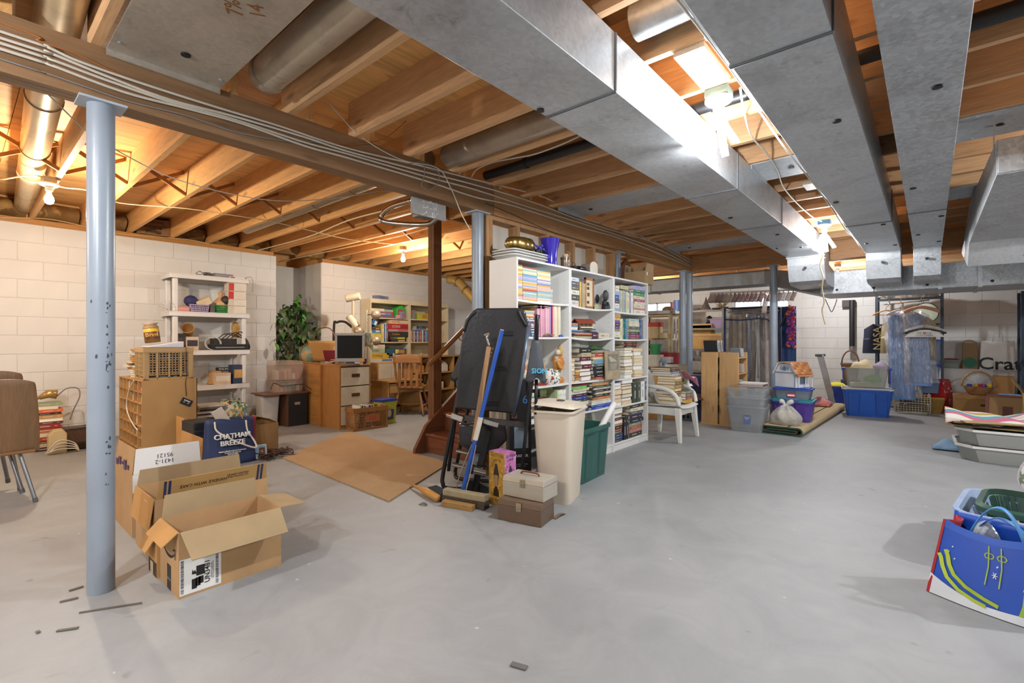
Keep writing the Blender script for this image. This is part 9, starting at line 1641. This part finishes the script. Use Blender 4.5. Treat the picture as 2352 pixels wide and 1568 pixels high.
# clear wardrobe of clothes
WD0, WD1 = PY(1664,783,9.3).x, PY(1782,783,9.3).x; WDT = PY(1700,706,9.3).z; t = thing('garment_wardrobe', 'clear zip wardrobe with navy piping full of clothes', 'wardrobe',((WD0+WD1)/2,9.5,0)); w = (WD1-WD0)/2
M_FW = film('#ffffff',.24,.12,1.); M_NV = mat('#2a3560',.6)
pt('clear_front', M_FW, t, lambda m: m.grid(lambda u, v: (-w+2*w*u,-.2+.02*math.sin(u*13+v*3),.02+(WDT-.04)*v),20,16), smooth=1); pt('clear_side', M_FW, t, lambda m: m.grid(lambda u, v: (-w,-.2+.4*u,.02+(WDT-.04)*v),6,10), smooth=1); pt('top_cover', mat('#4a4c50',.3), t, lambda m: m.box(-w, w,-.2,.2, WDT, WDT+.015))
pt('navy_piping', M_NV, t, lambda m: (m.tube([(-w,-.205,.03),(-w,-.205, WDT),(w,-.205, WDT),(w,-.205,.03),(-w,-.205,.03)],.014,6), m.tube(cv([(-w,-.215, WDT-.2),(-w*.3,-.215, WDT-.22),(w*.5,-.215, WDT-.2),(w*.85,-.215, WDT-.3),(w*.92,-.215, WDT-.6)],5),.013,6))); pt('back_cover', M_NV, t, lambda m: m.box(-w, w,.2,.205,.02, WDT)); pt('rail', M_CHR, t, lambda m: m.cyl((-w,0, WDT-.06),(w,0, WDT-.06),.012, n=10), smooth=40)
for s_ in (-1,1):
 for y in (-.19,.19): pt('pole', mat('#3a3f48',.4), t, lambda m: m.cyl((s_*(w-.015), y,0),(s_*(w-.015), y, WDT),.01, n=8))
for k,(f, hx, z0, lbx) in enumerate(((-.75, '#8f7f68',.5, 'brown coat hanging at the wardrobe end'),(-.45, '#b3a68e',.45, 'tan coat in the clear wardrobe'),(-.2, '#9c8a6c',.5, 'khaki coat in the clear wardrobe'),(.05, '#4a5f8a',.5, 'blue coat in the clear wardrobe'),(.3, '#3c2f24',.2, 'shiny dark brown coat in the clear wardrobe'),(.55, '#cfc4c0',.25, 'pale dress in the clear wardrobe'),(.8, '#c9b0b4',.2, 'pink striped dress in the clear wardrobe'))):
 o = MB().grid(lambda u, v: (((u-.5)*(.16+.1*v)),-.1+.05*math.sin(u*8+k)+.0*v, WDT-.1-(WDT-.1-z0)*v-.1*abs(u-.5)*(1-v)),14,12).grid(lambda u, v: (((.5-u)*(.16+.1*v)),.08+.04*math.sin(u*8+k), WDT-.1-(WDT-.1-z0)*v-.1*abs(u-.5)*(1-v)),14,12).build('hanging_garment', mat(hx,.7,0,.15,6), None, smooth=1, loc=((WD0+WD1)/2+w*f*.9,9.5,0)); tag(o, lbx, 'clothes', 'clothes in the clear wardrobe')
# navy curtain panel and lei
cx0, cx1 = PY(1793,783,9.35).x, PY(1826,783,9.35).x; ct0 = PY(1810,702,9.35).z
o = MB().grid(lambda u, v: ((cx1-cx0)*u,.03*math.sin(u*9),.004+(ct0-.004)*v),16,14).build('garment_bag', mat('#2f4a7c',.7,0,.08,4), None, smooth=1, loc=(cx0,9.42,0), solid=.01); tag(o, 'long navy garment bag hanging beside the clear wardrobe', 'garment bag')
t = thing('flower_lei', 'purple and orange flower lei hanging on the navy garment bag', 'lei',(PY(1816,783,9.3).x,9.33, PY(1816,796,9.3).z)); hgt = PY(1816,702,9.3).z-PY(1816,796,9.3).z; rd = random.Random(6)
_pm = MB(); _pm.ball((0,0,0),.028,7,5,0,(1,.8,1)); PET = [_pm.mesh('petal', mat(h,.7)) for h in ('#7a3f9c', '#c2566c', '#d97a3c', '#9a4fb0', '#c93a5c', '#5f3a8a')]
for k in range(110):
 o = bpy.data.objects.new('petal', rd.choice(PET)); COL.objects.link(o); o.parent = t; o.location = (rd.uniform(-.055,.055), rd.uniform(-.04,.03), hgt*rd.random())
pt('black_strap', M_BLACK, t, lambda m: m.tube(cv([(-.06,-.02, hgt),(-.1,-.03, hgt*.7),(-.16,-.03, hgt*.5)],5),.014,6), smooth=1)
# rod of wrapped cards under the duct
ra, rb = PY(1632,672,8.9), PY(1832,664,8.9); t = thing('hanging_rod', 'white rod of plastic-wrapped pouches hung under the duct', 'rod', ra); pt('rod', mat('#dcdad4',.4), t, lambda m: m.cyl((0,0,0), rb-ra,.014, n=10), smooth=40)
for q in (.25,.75): pt('hanger_wire', M_GWIRE, t, lambda m: m.cyl((rb-ra)*q,(rb-ra)*q+Vector((0,0,.12)),.005, n=6))
rd = random.Random(14)
for k in range(20):
 q = (k+.5)/20; hx = rd.choice(['#b8968c', '#c9b4a4', '#a8746c', '#d6cdc4', '#b5a07c', '#8a5f58']); p = ra+(rb-ra)*q
 o = MB().grid(lambda u, v: ((u-.5)*.03-.05*v,-.09+.18*u+.02*math.sin(v*6),-.015-(.16 if k != 13 else .36)*v),5,6).build('wrapped_pouch', clear(hx,.75,.15,.5), None, smooth=1, loc=p, solid=.002); tag(o, f'plastic-wrapped pouch, {ordn(k+1)} along the white rod', 'pouch', 'pouches on the white rod')
# open box and mailbox-side carton on the bookcase top
bx = carton('open brown carton with flaps on the last white bookcase',(-2.63, PX(1473,640,-2.6).y,1.824),.26,.24,.15, {'x+': (.09,8, cardboard('#b09470')), 'y+': (.1,25, cardboard('#b09470')), 'x-': (.09,0, None)}, R(2), cardboard('#ab8e68')); pt('paper_label', M_PAPER, bx, lambda m: m.box(.131,.1318,-.08,-.05,.1,.14))
o = pt('wrapped_ball', mat('#c9a58c',.7), None, lambda m: m.ball((0,0,0),.05,10,8), smooth=1, loc=(-2.63, PX(1473,640,-2.6).y,1.93)); o.location.z = 1.885; tag(o, 'crumpled tan paper in the open carton', 'paper')
t = pt('plywood_sheet', wood('#b58a58',1,.6,.2), None, lambda m: m.prism([(0,0),(.9,0),(.9,.55),(.0,.0)],-.006,.006, 'x'), loc=(-3.05,5.35,1.65)); tag(t, 'plywood panel slanting under the stairs', 'panel')
